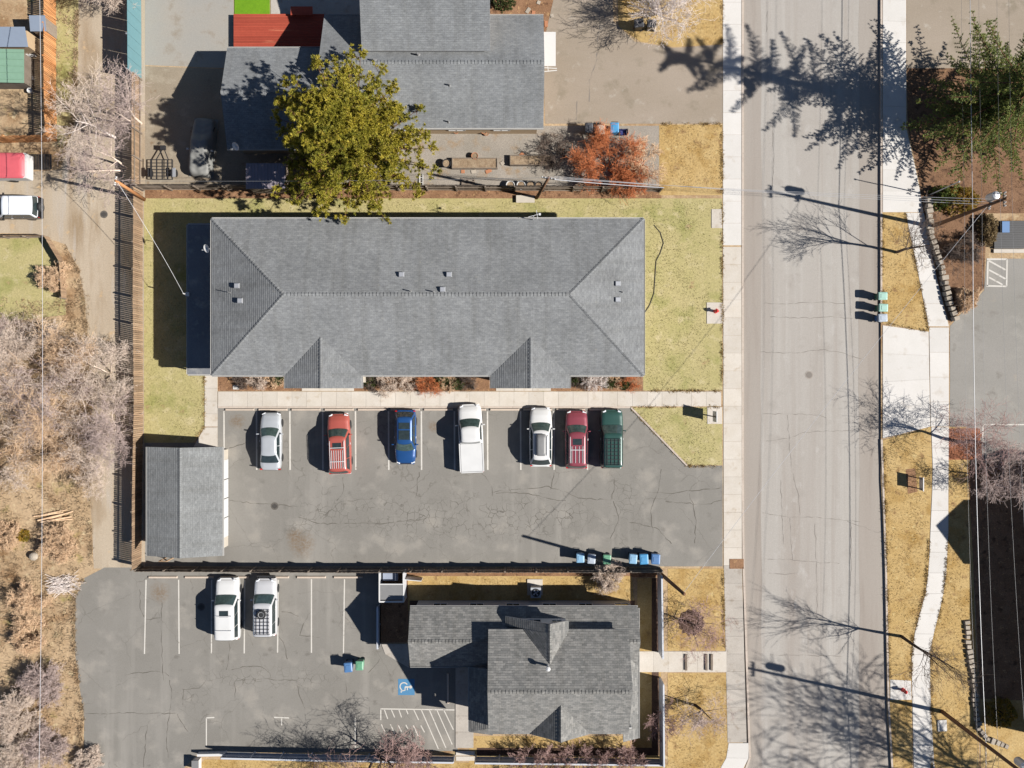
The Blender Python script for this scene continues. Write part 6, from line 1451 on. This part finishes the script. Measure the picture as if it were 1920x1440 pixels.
fence('slatted_fence', 'white vinyl fence east of the south house above its walk', [(1236, 1222), (1234, 1072)], 1.7, 0.17, 'vinyl', 0.001, 2.1, 'vinyl', 0.03, 'vinyl', 0.1, 0.004, True)
fence('slatted_fence', 'white vinyl fence between the south lot and the small mulch bed', [(712, 1208), (712, 1132)], 1.1, 0.17, 'vinyl', 0.001, 2.1, 'vinyl', 0.03, 'vinyl', 0.1, 0.004, True)
# wall end block of the slatted fence
b = P(372, 1430)
T = Thing('gate_pier', 'low white pier at the left end of the slatted fence', 'pier', b)
T.part('pier_base', box(b + Vector((0, 0, 0.35)), (0.5, 0.9, 0.7)), M['white']); T.part('pier_cap', box(b + Vector((0, 0, 0.74)), (0.56, 0.96, 0.06)), M['greypl'])
T.part('low_wall', beam(P(374, 1411) + Vector((0, 0, 0.3)), P(424, 1410) + Vector((0, 0, 0.3)), 0.2, 0.55), M['white'])
# white framed enclosure beside the south lot
b = P(735, 1098)
T = Thing('bin_enclosure', 'white framed enclosure with grey panel roof beside the south lot', 'enclosure', b)
z = 1.7; a, c_ = P(711, 1128, z), P(757, 1096, z)
for x in (a.x, c_.x):
    for y in (a.y, c_.y + 0.9): T.part('post', box((x, y, z / 2), (0.1, 0.1, z)), M['white'])
T.part('roof_panel', mm((a.x + 0.08, a.y + 0.15, z - 0.02), (c_.x - 0.08, c_.y, z + 0.02)), M['greypl'])
T.part('roof_frame', join(beam((a.x, a.y, z + 0.01), (c_.x, a.y, z + 0.01), 0.12), beam((a.x, c_.y + 0.03, z + 0.01), (c_.x, c_.y + 0.03, z + 0.01), 0.08), beam((a.x + 0.02, a.y, z + 0.008), (a.x + 0.02, c_.y + 0.9, z + 0.008), 0.1), beam((c_.x - 0.02, a.y, z + 0.008), (c_.x - 0.02, c_.y + 0.9, z + 0.008), 0.1)), M['white'])
T.part('inner_bin', box((b.x, c_.y + 0.45, 0.5), (1.2, 0.6, 1.0)), M['slat'])
T.part('side_panel', join(mm((a.x - 0.03, a.y, 0.1), (a.x + 0.03, c_.y + 0.9, 1.6)), mm((c_.x - 0.03, a.y, 0.1), (c_.x + 0.03, c_.y + 0.9, 1.6))), M['vinyl'])
T.part('gate', beam(P(757, 1080) + Vector((0, 0, 0.7)), P(793, 1083) + Vector((0, 0, 0.7)), 0.06, 1.2), M['white'])

# ---- utility poles and cables
def pole(name, label, base, top, r0=0.17, r1=0.11, mat='wood_pole', arms=(), transformer=None, group='utility poles'):
    b, t = Vector(base), Vector(top); T = Thing(name, label, 'utility pole', b, group)
    T.part('shaft', tube([b - Vector((0, 0, 0.1)), b.lerp(t, 0.5), t], [r0, (r0 + r1) / 2, r1], 12), M[mat], smooth=True)
    for f, hl, d in arms:
        c = b.lerp(t, f); d = Vector(d).normalized(); a = T.part('crossarm', beam(c - d * hl + Vector((0, 0, 0)), c + d * hl, 0.11, 0.12), M['wood_grey'])
        for k in (-0.92, -0.45, 0.45, 0.92): T.part('insulator', lathe([(0.03, 0.05), (0.06, 0.1), (0.035, 0.15), (0.05, 0.2), (0.02, 0.24)], 8, c + d * hl * k), M['white'], a)
    if transformer:
        f, off = transformer; c = b.lerp(t, f) + Vector(off)
        tr = T.part('transformer', lathe([(0.27, -0.5), (0.3, -0.45), (0.3, 0.4), (0.26, 0.47), (0.12, 0.52)], 18, c), M['galv'], smooth=False)
        for a in (0.5, 2.6): T.part('bushing', tube([c + Vector((0.15 * math.cos(a), 0.15 * math.sin(a), 0.45)), c + Vector((0.2 * math.cos(a), 0.2 * math.sin(a), 0.75))], 0.035, 6), M['white'], tr)
    return T
pa = P(1746, 425); pole('utility_pole', 'wooden utility pole with grey transformer at the upper right', pa, pa + Vector((0, 0, 11.0)), arms=((0.97, 0.5, (0, 1, 0)), (0.8, 0.35, (0.3, 1, 0))), transformer=(0.83, (0.05, 0.52, 0)))
pb = P(1766, 1334); pole('utility_pole', 'wooden utility pole with transformer at the lower right', pb, pb + Vector((0, 0, 13.0)), arms=((0.97, 0.6, (0, 1, 0)),), transformer=(0.86, (0.05, 0.55, 0)))
pc = P(1006, 371); pcT = P(1029, 333, 7.6); pole('utility_pole', 'wooden utility pole on the north fence line above the long roof', pc, pcT, 0.14, 0.1, arms=((0.97, 0.5, (1, -0.15, 0)),))
pd = P(270, 374); pdT = P(217, 339, 7.4); pole('utility_pole', 'orange cedar utility pole at the corner of the alley fence', pd, pdT, 0.15, 0.11, 'wood_pole_o', arms=((0.98, 0.3, (0.2, 1, 0)),))
pe = P(1240, 1077); peT = P(1283, 1114, 9.4); pole('utility_pole', 'dark wooden pole rising beside the vinyl fence of the south house', pe, peT, 0.16, 0.12, 'wood_pole')
pf = P(1742, 366)
T = Thing('metal_post', 'slim metal post beside the curved sidewalk', 'post', pf); T.part('shaft', tube([pf, pf + Vector((0, 0, 4.8))], [0.05, 0.035], 8), M['galv']); T.part('cap', lathe([(0.07, 4.8), (0.07, 4.86), (0.02, 4.9)], 10, pf), M['galv'])
def wire(label, a, b, sag, r=0.018, mat='wire', name='overhead_cable', group='overhead cables'):
    a, b = Vector(a), Vector(b); n = 24; pts = []
    for i in range(n + 1):
        t = i / n; p = a.lerp(b, t); p.z -= sag * 4 * t * (1 - t); pts.append(p)
    return single(name, tube(pts, r, 5), M[mat], label, 'cable', a, group)
top_a = pa + Vector((0, 0, 10.9)); top_b = pb + Vector((0, 0, 12.7))
far_up = P(1742, -700); far_dn = P(1785, 2100)
wire('thick pale cable along the east sidewalk above the upper pole', pa + Vector((0.15, 0, 6.2)), far_up + Vector((0.15, 0, 6.2)), 0.3, 0.024, 'wirepale')
wire('thick pale cable along the east sidewalk between the two poles', pa + Vector((0.15, 0, 6.2)), pb + Vector((0.15, 0, 6.4)), 0.45, 0.024, 'wirepale')
wire('thick pale cable along the east sidewalk below the lower pole', pb + Vector((0.15, 0, 6.4)), far_dn + Vector((0.15, 0, 6.4)), 0.3, 0.024, 'wirepale')
for i, (off, z0, z1, lb) in enumerate(((-0.15, 5.6, 5.8, 'thin lower'), (0.1, 7.6, 8.2, 'middle'), (-0.4, 10.9, 12.8, 'high inner'), (0.4, 10.95, 12.85, 'high outer'))):
    wire(lb + ' wire between the two poles on the east side', pa + Vector((off, 0, z0)), pb + Vector((off, 0, z1)), 0.5, 0.008)
    wire(lb + ' wire running up from the upper east pole', pa + Vector((off, 0, z0)), far_up + Vector((off, 0, z0)), 0.4, 0.008)
    wire(lb + ' wire running down from the lower east pole', pb + Vector((off, 0, z1)), far_dn + Vector((off, 0, z1)), 0.4, 0.008)
wire('long cable crossing the road from the south house pole to the upper east pole', peT - Vector((0, 0, 0.3)), pa + Vector((0, 0, 8.6)), 0.8, 0.013, 'wirepale')
for k in range(3):
    wire(['upper', 'middle', 'lower'][k] + ' cable over the road from the north fence pole to the upper east pole', pcT + Vector((-0.4 + 0.4 * k, 0.05 * k, 0.0)), pa + Vector((0, 0, 10.6 - 0.9 * k)), 0.7, 0.011, 'wirepale')
wire('white twisted cable above the orange shrub from the north fence pole', pcT - Vector((0, 0, 0.4)), P(1245, 352, 5.5), 0.2, 0.03, 'wirepale')
wire('service cable from the cedar pole down to the long building', pdT - Vector((0, 0, 0.2)), MAST, 0.4, 0.016, 'wirepale')
wire('pale cable running down the far left side', P(70, -250, 6.5), P(68, 1700, 6.5), 0.8, 0.018, 'wirepale')
wire('thin wire from the cedar pole to the north fence pole', pdT, pcT, 0.5, 0.013)
wire('guy cable beside the lower east pole', pb + Vector((0.1, -0.1, 8.0)), P(1850, 1470, 0.1), 0.0, 0.02)

# ---- wheeled bins
def bin_meshes(key, body, lid, s=1.0):
    if key in CACHE: return CACHE[key]
    w, d, h = 0.58 * s, 0.68 * s, 1.0 * s
    bd = loftrings([rrect(-d * 0.4, d * 0.4, w * 0.4, 0.06, 0.06, 4), rrect(-d * 0.44, d * 0.44, w * 0.46, 0.06, h * 0.6, 4), rrect(-d * 0.5, d * 0.5, w * 0.5, 0.06, h, 4)])
    ld = loftrings([rrect(-d * 0.54, d * 0.54, w * 0.54, 0.07, h + 0.004, 4), rrect(-d * 0.54, d * 0.54, w * 0.54, 0.07, h + 0.05, 4), rrect(-d * 0.44, d * 0.42, w * 0.42, 0.07, h + 0.09, 4)])
    rib = box((0, 0, h + 0.1), (w * 0.62, d * 0.55, 0.025), 0, 0.9)
    hd = tube([(-w * 0.4, -d * 0.52, h - 0.05), (-w * 0.4, -d * 0.64, h - 0.02), (w * 0.4, -d * 0.64, h - 0.02), (w * 0.4, -d * 0.52, h - 0.05)], 0.02, 6)
    wh = lathe([(0.05, -0.03), (0.12, -0.03), (0.12, 0.03), (0.05, 0.03)], 14)
    CACHE[key] = (mesh_from('bin_body', *bd, body), mesh_from('lid', *ld, lid), mesh_from('lid_panel', *rib, lid), mesh_from('handle', *hd, M['blackpl']), mesh_from('wheel', *wh, M['black']), (w, d))
    return CACHE[key]
def bin_(label, px, py, rz, key, body, lid, s=1.0, tilt=0, group='wheeled bins'):
    m = bin_meshes(key + '%.2f' % s, body, lid, s); b = P(px, py, 1.0); r = empty('wheeled_bin', (b.x, b.y, 0), math.radians(rz)); tagit(r, label, 'bin', group)
    link('bin_body', m[0], r); l = link('lid', m[1], r); link('lid_panel', m[2], l); link('handle', m[3], r)
    w, d = m[5]
    for sx in (-1, 1): link('wheel', m[4], r, (sx * w * 0.42, -d * 0.38, 0.12), (0, math.radians(90), 0))
BN = {k: paint(k + '_bin_plastic', c, 0.5, var=0.06) for k, c in {'mint': D(176, 222, 206), 'pale': D(196, 208, 222), 'charcoal': D(92, 94, 100), 'cream': D(244, 226, 206), 'sky': D(84, 170, 226), 'blue': D(92, 140, 196), 'green': D(120, 184, 148), 'navy': D(52, 62, 130), 'dkblue': (0.03, 0.09, 0.22, 1), 'dkgreen': (0.03, 0.10, 0.06, 1), 'black': (0.02, 0.02, 0.023, 1), 'lblue': D(150, 200, 236)}.items()}
bin_('upper of two mint bins at the east kerb', 1655, 555, -90, 'm', BN['dkgreen'], BN['mint'])
bin_('mint bin in the middle of three at the east kerb', 1656, 577, -92, 'm', BN['dkgreen'], BN['mint'])
bin_('pale blue-grey bin lowest of three at the east kerb', 1655, 596, -88, 'p', BN['dkblue'], BN['pale'])
bin_('charcoal bin leftmost beside the north driveway', 1104, 240, 180, 'c', BN['charcoal'], BN['charcoal'], 1.05)
bin_('cream bin beside the north driveway', 1127, 243, 180, 'cr', BN['cream'], BN['cream'], 1.0)
bin_('sky blue bin beside the north driveway', 1152, 240, 180, 's', BN['sky'], BN['sky'], 1.1)
bin_('blue bin in the open of the south lot', 653, 1251, 185, 'b', BN['blue'], BN['blue'], 1.05)
bin_('green bin in the open of the south lot', 674, 1248, 180, 'g', BN['green'], BN['green'])
for i, (x, y, k, lb) in enumerate(((1088, 1046, 'lblue', 'leftmost bin by the boundary fence of the middle lot'), (1109, 1048, 'pale', 'second bin from the left by the middle lot boundary fence'), (1138, 1049, 'green', 'greenish bin with tilted lid by the middle lot boundary fence'), (1187, 1048, 'lblue', 'bin fourth from the left by the middle lot boundary fence'), (1207, 1048, 'sky', 'bright blue bin by the middle lot boundary fence'), (1229, 1048, 'blue', 'rightmost bin by the middle lot boundary fence'))):
    bin_(lb, x, y, 180 + rnd.uniform(-10, 10), 'x' + k, BN[k], BN[k], 1.02 if i < 4 else 1.1)
bin_('dark bin left of the pale tree at the top of the driveway', 1198, 44, 95, 'k', BN['black'], BN['charcoal'], 1.05)
bin_('grey bin under the pale tree at the top of the driveway', 1222, 44, 90, 'k2', BN['charcoal'], BN['charcoal'], 1.0)
b = P(1169, 250)
T = Thing('recycling_tub', 'small navy recycling tub beside the sky blue bin', 'tub', b, None, 0.1)
T.part('tub_body', loftrings([rrect(-0.2, 0.2, 0.28, 0.05, 0.02, 4), rrect(-0.24, 0.24, 0.33, 0.05, 0.36, 4)], False), BN['navy'], local=True); T.part('tub_floor', box((0, 0, 0.03), (0.5, 0.36, 0.02)), BN['navy'], local=True)
T.part('rim', loftrings([rrect(-0.26, 0.26, 0.35, 0.05, 0.34, 4), rrect(-0.26, 0.26, 0.35, 0.05, 0.37, 4)], False), BN['navy'], local=True)
# ---- wheel stops
def stop(label, px, py, L=2.35, rz=0.0, group='wheel stops'):
    b = P(px, py); o = link('wheel_stop', CACHE['stop'], None, (b.x, b.y, 0.006), (0, 0, math.radians(rz)), (L / 2.35, 1, 1)); tagit(o, label, 'wheel stop', group)
CACHE['stop'] = mesh_from('wheel_stop', *loftrings([[Vector(v) for v in ((-1.175, -0.09, 0), (1.175, -0.09, 0), (1.175, 0.09, 0), (-1.175, 0.09, 0))], [Vector(v) for v in ((-1.17, -0.085, 0.08), (1.17, -0.085, 0.08), (1.17, 0.085, 0.08), (-1.17, 0.085, 0.08))], [Vector(v) for v in ((-1.14, -0.055, 0.13), (1.14, -0.055, 0.13), (1.14, 0.055, 0.13), (-1.14, 0.055, 0.13))]]), M['stop'])
for i in range(12): stop('pale wheel stop along the front walk kerb, ' + ORD[i] + ' from the left', 450 + i * 62 if i < 11 else 1132, 768)
for i, x in enumerate((306, 374, 441, 515, 584, 653)): stop('pale wheel stop along the top of the south lot, ' + ORD[i] + ' from the left', x, 1082)
stop('grey wheel stop in the shaded accessible bay', 840, 1290, 2.5, 90)
# ---- hydrants
def hydrant(label, px, py):
    b = P(px, py); T = Thing('fire_hydrant', label, 'hydrant', b, 'fire hydrants')
    T.part('barrel', lathe([(0.17, 0), (0.17, 0.05), (0.11, 0.08), (0.11, 0.55), (0.15, 0.57), (0.15, 0.62), (0.12, 0.7), (0.05, 0.78), (0.03, 0.84)], 16, b), M['red'], smooth=True)
    for d in ((1, 0, 0), (-1, 0, 0), (0, 1, 0)): T.part('outlet', tube([b + Vector((0, 0, 0.45)), b + Vector((0, 0, 0.45)) + Vector(d) * 0.2], 0.06, 10), M['red'])
hydrant('red fire hydrant beside the west sidewalk right of the long building', 1341, 584)
hydrant('red fire hydrant on the lower right grass strip', 1692, 1293)
# ---- signs
def sign(name, label, px, py, wd, z0, z1, postx, mat='white', rz=0.0):
    b = P(px, py); T = Thing(name, label, 'sign', b, None, rz)
    T.part('board', mm((-0.03, -wd / 2, z0), (0.03, wd / 2, z1)), M[mat], local=True)
    for y in postx: T.part('post', box((-0.06, y, (z1 - 0.1) / 2), (0.06, 0.08, z1 - 0.1)), M['wood_grey'], local=True)
    T.part('frame', join(mm((-0.035, -wd / 2 - 0.03, z1), (0.035, wd / 2 + 0.03, z1 + 0.04)), mm((-0.035, -wd / 2 - 0.03, z0 - 0.04), (0.035, wd / 2 + 0.03, z0))), M['white'], local=True)
sign('street_sign_board', 'white sign board on a post at the corner of the front walk', 1334, 780, 0.85, 0.65, 1.9, (0,))
sign('street_sign_board', 'low two-post sign on a red mulch pad on the east grass strip', 1718, 905, 1.05, 0.65, 1.25, (-0.42, 0.42))
sheet('mulch_pad', [(1698, 880), (1716, 878), (1720, 922), (1702, 926)], M['mulch'], -0.05, 0.02)
brick = surf('red_brick_paving', D(176, 116, 84), D(160, 100, 72), 1.2, fine=0.15, vfine=0.15, objvar=0.15)
bp = sheet('brick_pad', [(1779, 803), (1836, 803), (1842, 862), (1778, 862)], brick, -0.05, 0.02)
for i in range(9):
    for j in range(7):
        g = P(1784 + i * 6.3 + (j % 2) * 2.5, 808 + j * 8); link('brick', CACHE.setdefault('brick', mesh_from('brick', *box((0, 0, 0), (0.25, 0.32, 0.03)), brick)), bp, (g.x, g.y, 0.03))
# ---- stones
def stones(name, label, pl, n, s, mat='stone', seed=1, rows=1):
    R = random.Random(seed); pts = [Vector((p.x, p.y, 0)) for p in pxpoly(pl)]; base = pts[0]
    root = empty(name, base); tagit(root, label, 'stone wall')
    tot = sum((b - a).length for a, b in zip(pts, pts[1:])); 
    for i in range(n):
        d = tot * (i + 0.5) / n
        for a, b in zip(pts, pts[1:]):
            if d <= (b - a).length + 1e-6: c = a.lerp(b, d / (b - a).length); ang = math.atan2((b - a).y, (b - a).x); break
            d -= (b - a).length
        for k in range(rows):
            sz = (tot / n * R.uniform(0.8, 0.94), s * R.uniform(0.75, 1.2), 0.24 * R.uniform(0.8, 1.2))
            link('stone', mesh_from('stone', *box((0, 0, 0), sz, 0, R.uniform(0.72, 0.9)), M[mat]), root, (c.x - base.x + R.uniform(-0.05, 0.05), c.y - base.y, 0.12 + 0.23 * k), (0, 0, ang + R.uniform(-0.15, 0.15)))
stones('block_wall', 'row of pale blocks between the lower right grass and the courtyard', [(1811, 1162), (1815, 1215), (1824, 1270), (1828, 1320), (1834, 1365), (1852, 1385), (1890, 1400)], 30, 0.45, seed=2)
stones('stone_edging', 'stone retaining edge along the upper curved sidewalk', [(1738, 372), (1742, 440), (1762, 500), (1776, 560), (1790, 602)], 24, 0.5, 'stone', 3, 2)
# ---- north yard planters, pots and tyres
def planter(label, x0, y0, x1, y1):
    a, b = P(x0, y1), P(x1, y0); T = Thing('planter_box', label, 'planter', ((a.x + b.x) / 2, (a.y + b.y) / 2, 0), 'planter boxes')
    h = 0.4; t = 0.06
    for g in (mm((a.x, a.y, 0), (b.x, a.y + t, h)), mm((a.x, b.y - t, 0), (b.x, b.y, h)), mm((a.x, a.y + t, 0), (a.x + t, b.y - t, h)), mm((b.x - t, a.y + t, 0), (b.x, b.y - t, h))): T.part('plank', g, M['wood_grey'])
    T.part('soil', mm((a.x + t, a.y + t, 0), (b.x - t, b.y - t, h - 0.07)), M['soil'])
planter('long weathered planter box left of the pair in the north yard', 848, 298, 933, 318)
planter('long weathered planter box right of the pair in the north yard', 956, 293, 1038, 312)
def pot(label, px, py, r, h, mat, soil=True, name='flower_pot'):
    b = P(px, py, h); T = Thing(name, label, 'pot', (b.x, b.y, 0), 'pots and buckets')
    T.part('pot_body', lathe([(r * 0.7, 0), (r * 0.92, h * 0.85), (r, h * 0.87), (r, h), (r * 0.86, h), (r * 0.82, h * 0.85)], 18), mat, local=True)
    if soil: T.part('soil', lathe([(r * 0.8, h * 0.75), (r * 0.8, h * 0.86)], 16), M['soil'], local=True)
pot('orange pot nearest the pine against the north house', 855, 245, 0.24, 0.4, M['terra']); pot('round terracotta pot against the north house wall', 908, 245, 0.28, 0.42, M['terra'])
pot('red pot against the north house between two terracotta pots', 876, 242, 0.26, 0.35, M['red']); pot('terracotta pot standing above the left planter box', 890, 292, 0.28, 0.4, M['terra'])
pot('large dark pot left of the planter boxes', 837, 306, 0.36, 0.5, M['blackpl']); pot('small blue pot nearest the pine', 846, 244, 0.2, 0.35, BN['blue'])
pot('terracotta saucer pot on the north yard edge', 912, 250, 0.2, 0.2, M['terra'])
for i, x in enumerate((957, 977, 995, 1010)): pot('round tub along the north fence, ' + ORD[i] + ' from the left', x, 347, 0.36 if i < 3 else 0.3, 0.45, M['white'] if i < 2 else M['blackpl'], True, 'tub_planter')
b = P(942, 245)
T = Thing('storage_chest', 'pale blue storage chest against the north house', 'chest', b); T.part('chest_body', box((0, 0, 0.25), (0.66, 0.42, 0.5)), BN['pale'], local=True); T.part('chest_lid', box((0, 0, 0.53), (0.7, 0.46, 0.06)), BN['lblue'], local=True)
for i, (x, y, s) in enumerate(((60, 101, 0.22), (50, 105, 0.2), (56, 146, 0.24), (55, 160, 0.22), (55, 169, 0.22))):
    pot('white bucket in the fenced yard at the top left, ' + ORD[i] + ' from the top', x, y, s, 0.4, M['white'], False, 'bucket')
pot('orange bucket by the lean-to at the top left', 66, 62, 0.14, 0.3, M['wood_orange'], False, 'bucket')
# pallets and ladder in the north yard
b = P(790, 338)
T = Thing('white_ladder', 'short white ladder lying beside the pine', 'ladder', b)
for s in (-1, 1): T.part('ladder_rail', beam((s * 0.14, -0.5, 0.1), (s * 0.14, 0.5, 0.1), 0.05), M['white'], local=True)
for k in range(5): T.part('rung', beam((-0.14, -0.4 + 0.2 * k, 0.1), (0.14, -0.4 + 0.2 * k, 0.1), 0.035), M['white'], local=True)
b = P(878, 346)
T = Thing('pallet', 'grey timber pallet by the north fence', 'pallet', b)
for k in range(5): T.part('slat', box((0, -0.4 + 0.2 * k, 0.13), (1.1, 0.1, 0.02)), M['wood_grey'], local=True)
for x in (-0.5, 0, 0.5): T.part('bearer', box((x, 0, 0.06), (0.08, 0.95, 0.11)), M['wood_grey'], local=True)
for i, (x, y, mt) in enumerate(((868, 322, 'terra'), (888, 322, 'stone'), (916, 321, 'terra'), (942, 306, 'stone'), (978, 290, 'terra'), (990, 20, 'stone'), (1010, 5, 'stone'), (1000, 25, 'terra'), (1024, 45, 'terra'), (1035, 30, 'stone'))):
    b = P(x, y); single('paving_stone', box(b + Vector((0, 0, 0.03)), (0.3 + 0.1 * (i % 3), 0.28, 0.06), 0.2 * i, 0.95), M[mt], ('terracotta' if mt == 'terra' else 'pale') + ' paving stone in the north yard, ' + ORD[i] + ' of the loose ones', 'paving stone', b, 'loose paving stones')
b = P(985, 372)
single('white_board', box(b + Vector((0, -0.1, 0.25)), (1.5, 0.6, 0.04)), M['siding'], 'pale board leaning level on the north fence line', 'board', b)
# ---- log pile
b = P(104, 968)
for i, (dx, dy, a, L, r) in enumerate(((-12, -4, 8, 2.4, 0.06), (-2, 0, 14, 2.6, 0.07), (4, 5, 10, 2.5, 0.07), (10, -2, 18, 2.2, 0.06), (-6, 8, 22, 1.8, 0.05), (16, 6, 5, 1.7, 0.05), (0, -8, 12, 2.0, 0.05))):
    c = P(104 + dx, 968 + dy); u = Vector((math.cos(math.radians(a)), math.sin(math.radians(a)), 0)) * L / 2; z = Vector((0, 0, 0.1 + 0.07 * (i % 3)))
    single('log', tube([c - u + z, c + z + Vector((0, 0, 0.03)), c + u + z], [r, r * 1.1, r * 0.8], 8), B['tan'], 'thin log in the pile left of the alley, ' + ORD[i] + ' placed', 'log', c, 'logs in the pile')
b = P(66, 1042)
single('boulder', lathe([(0.1, 0), (0.32, 0.1), (0.36, 0.25), (0.28, 0.42), (0.1, 0.5)], 10, b), M['stone'], 'pale round boulder below the tan shrub', 'boulder', b)
b = P(122, 1095)
T = Thing('brush_pile', 'pale pile of cut branches at the corner of the south lot', 'brush', b)
sg = []
R = random.Random(9)
for i in range(90):
    a = R.uniform(-0.6, 0.9); c = b + Vector((R.uniform(-0.9, 0.9), R.uniform(-0.6, 0.6), R.uniform(0.05, 0.35))); u = Vector((math.cos(a), math.sin(a), R.uniform(-0.15, 0.15))) * R.uniform(0.4, 1.0)
    sg.append((*(c - u), *(c + u), 0.02, 0.012))
V, Fc = seg_mesh(sg, 4); T.fast('sticks', V, Fc, B['white'], kind='stuff')
b = P(60, 1400)
single('fallen_branch', tube([P(18, 1392, 0.2), P(60, 1340, 0.25), P(112, 1300, 0.2)], [0.09, 0.08, 0.05], 8), B['dark'], 'dark fallen trunk lying in the weeds at the lower left', 'log', P(60, 1345))
# utility pad and box, shed lattice gate
b = P(1766, 1360)
single('utility_cover', box(b + Vector((0, 0, 0.05)), (0.75, 0.95, 0.1), 0.05, 0.96), M['concrete_white'], 'white utility cover beside the lower right pole', 'cover', b)
b = P(173 + 260, 713)
b = P(443, 726); single('stepping_stone', box(b + Vector((0, 0, 0.03)), (0.5, 0.36, 0.06)), M['concrete_white'], 'white stepping stone in the left front bed', 'paving stone', b)
b = P(318, 1046)
T = Thing('timber_gate', 'small open timber gate frame below the shed', 'gate', b)
for x in (-0.3, 0.3): T.part('post', box((x, 0, 0.7), (0.09, 0.09, 1.4)), M['wood'], local=True)
T.part('brace', beam((-0.3, 0, 0.4), (0.3, 0, 1.2), 0.07), M['wood'], local=True); T.part('top_rail', beam((-0.3, 0, 1.38), (0.3, 0, 1.38), 0.08), M['wood'], local=True)
# hose on the east lawn of the long building
hp = [P(*q) + Vector((0, 0, 0.035)) for q in ((1226, 422), (1238, 436), (1244, 456), (1238, 474), (1230, 490), (1228, 520), (1226, 550), (1218, 572), (1209, 586))]
single('garden_hose', tube(hp, 0.03, 6), M['blackpl'], 'dark garden hose snaking over the lawn right of the long building', 'hose', hp[0])
# porch at the right edge
b = P(1880, 440)
T = Thing('porch_deck', 'boarded porch with shade put into its black colour, at the right edge beside the dome shrub', 'deck', b)
for k in range(12): T.part('deck_board', box((0.6, 1.0 - 0.19 * k, 0.2), (2.8, 0.17, 0.04)), M['blackpl'], local=True)  # shade lying over the porch is put into the black board colour
T.part('deck_frame', box((0.6, -0.05, 0.09), (2.7, 2.2, 0.17)), M['blackpl'], local=True)
T.part('blue_panel', box((0.0, 0.55, 0.45), (0.6, 0.9, 0.05)), BN['blue'], local=True); T.part('panel_leg', box((0.0, 0.55, 0.32), (0.1, 0.5, 0.22)), M['blackpl'], local=True)
T.part('edge_step', box((0.5, -1.35, 0.08), (2.6, 0.3, 0.15)), M['concrete'], local=True)
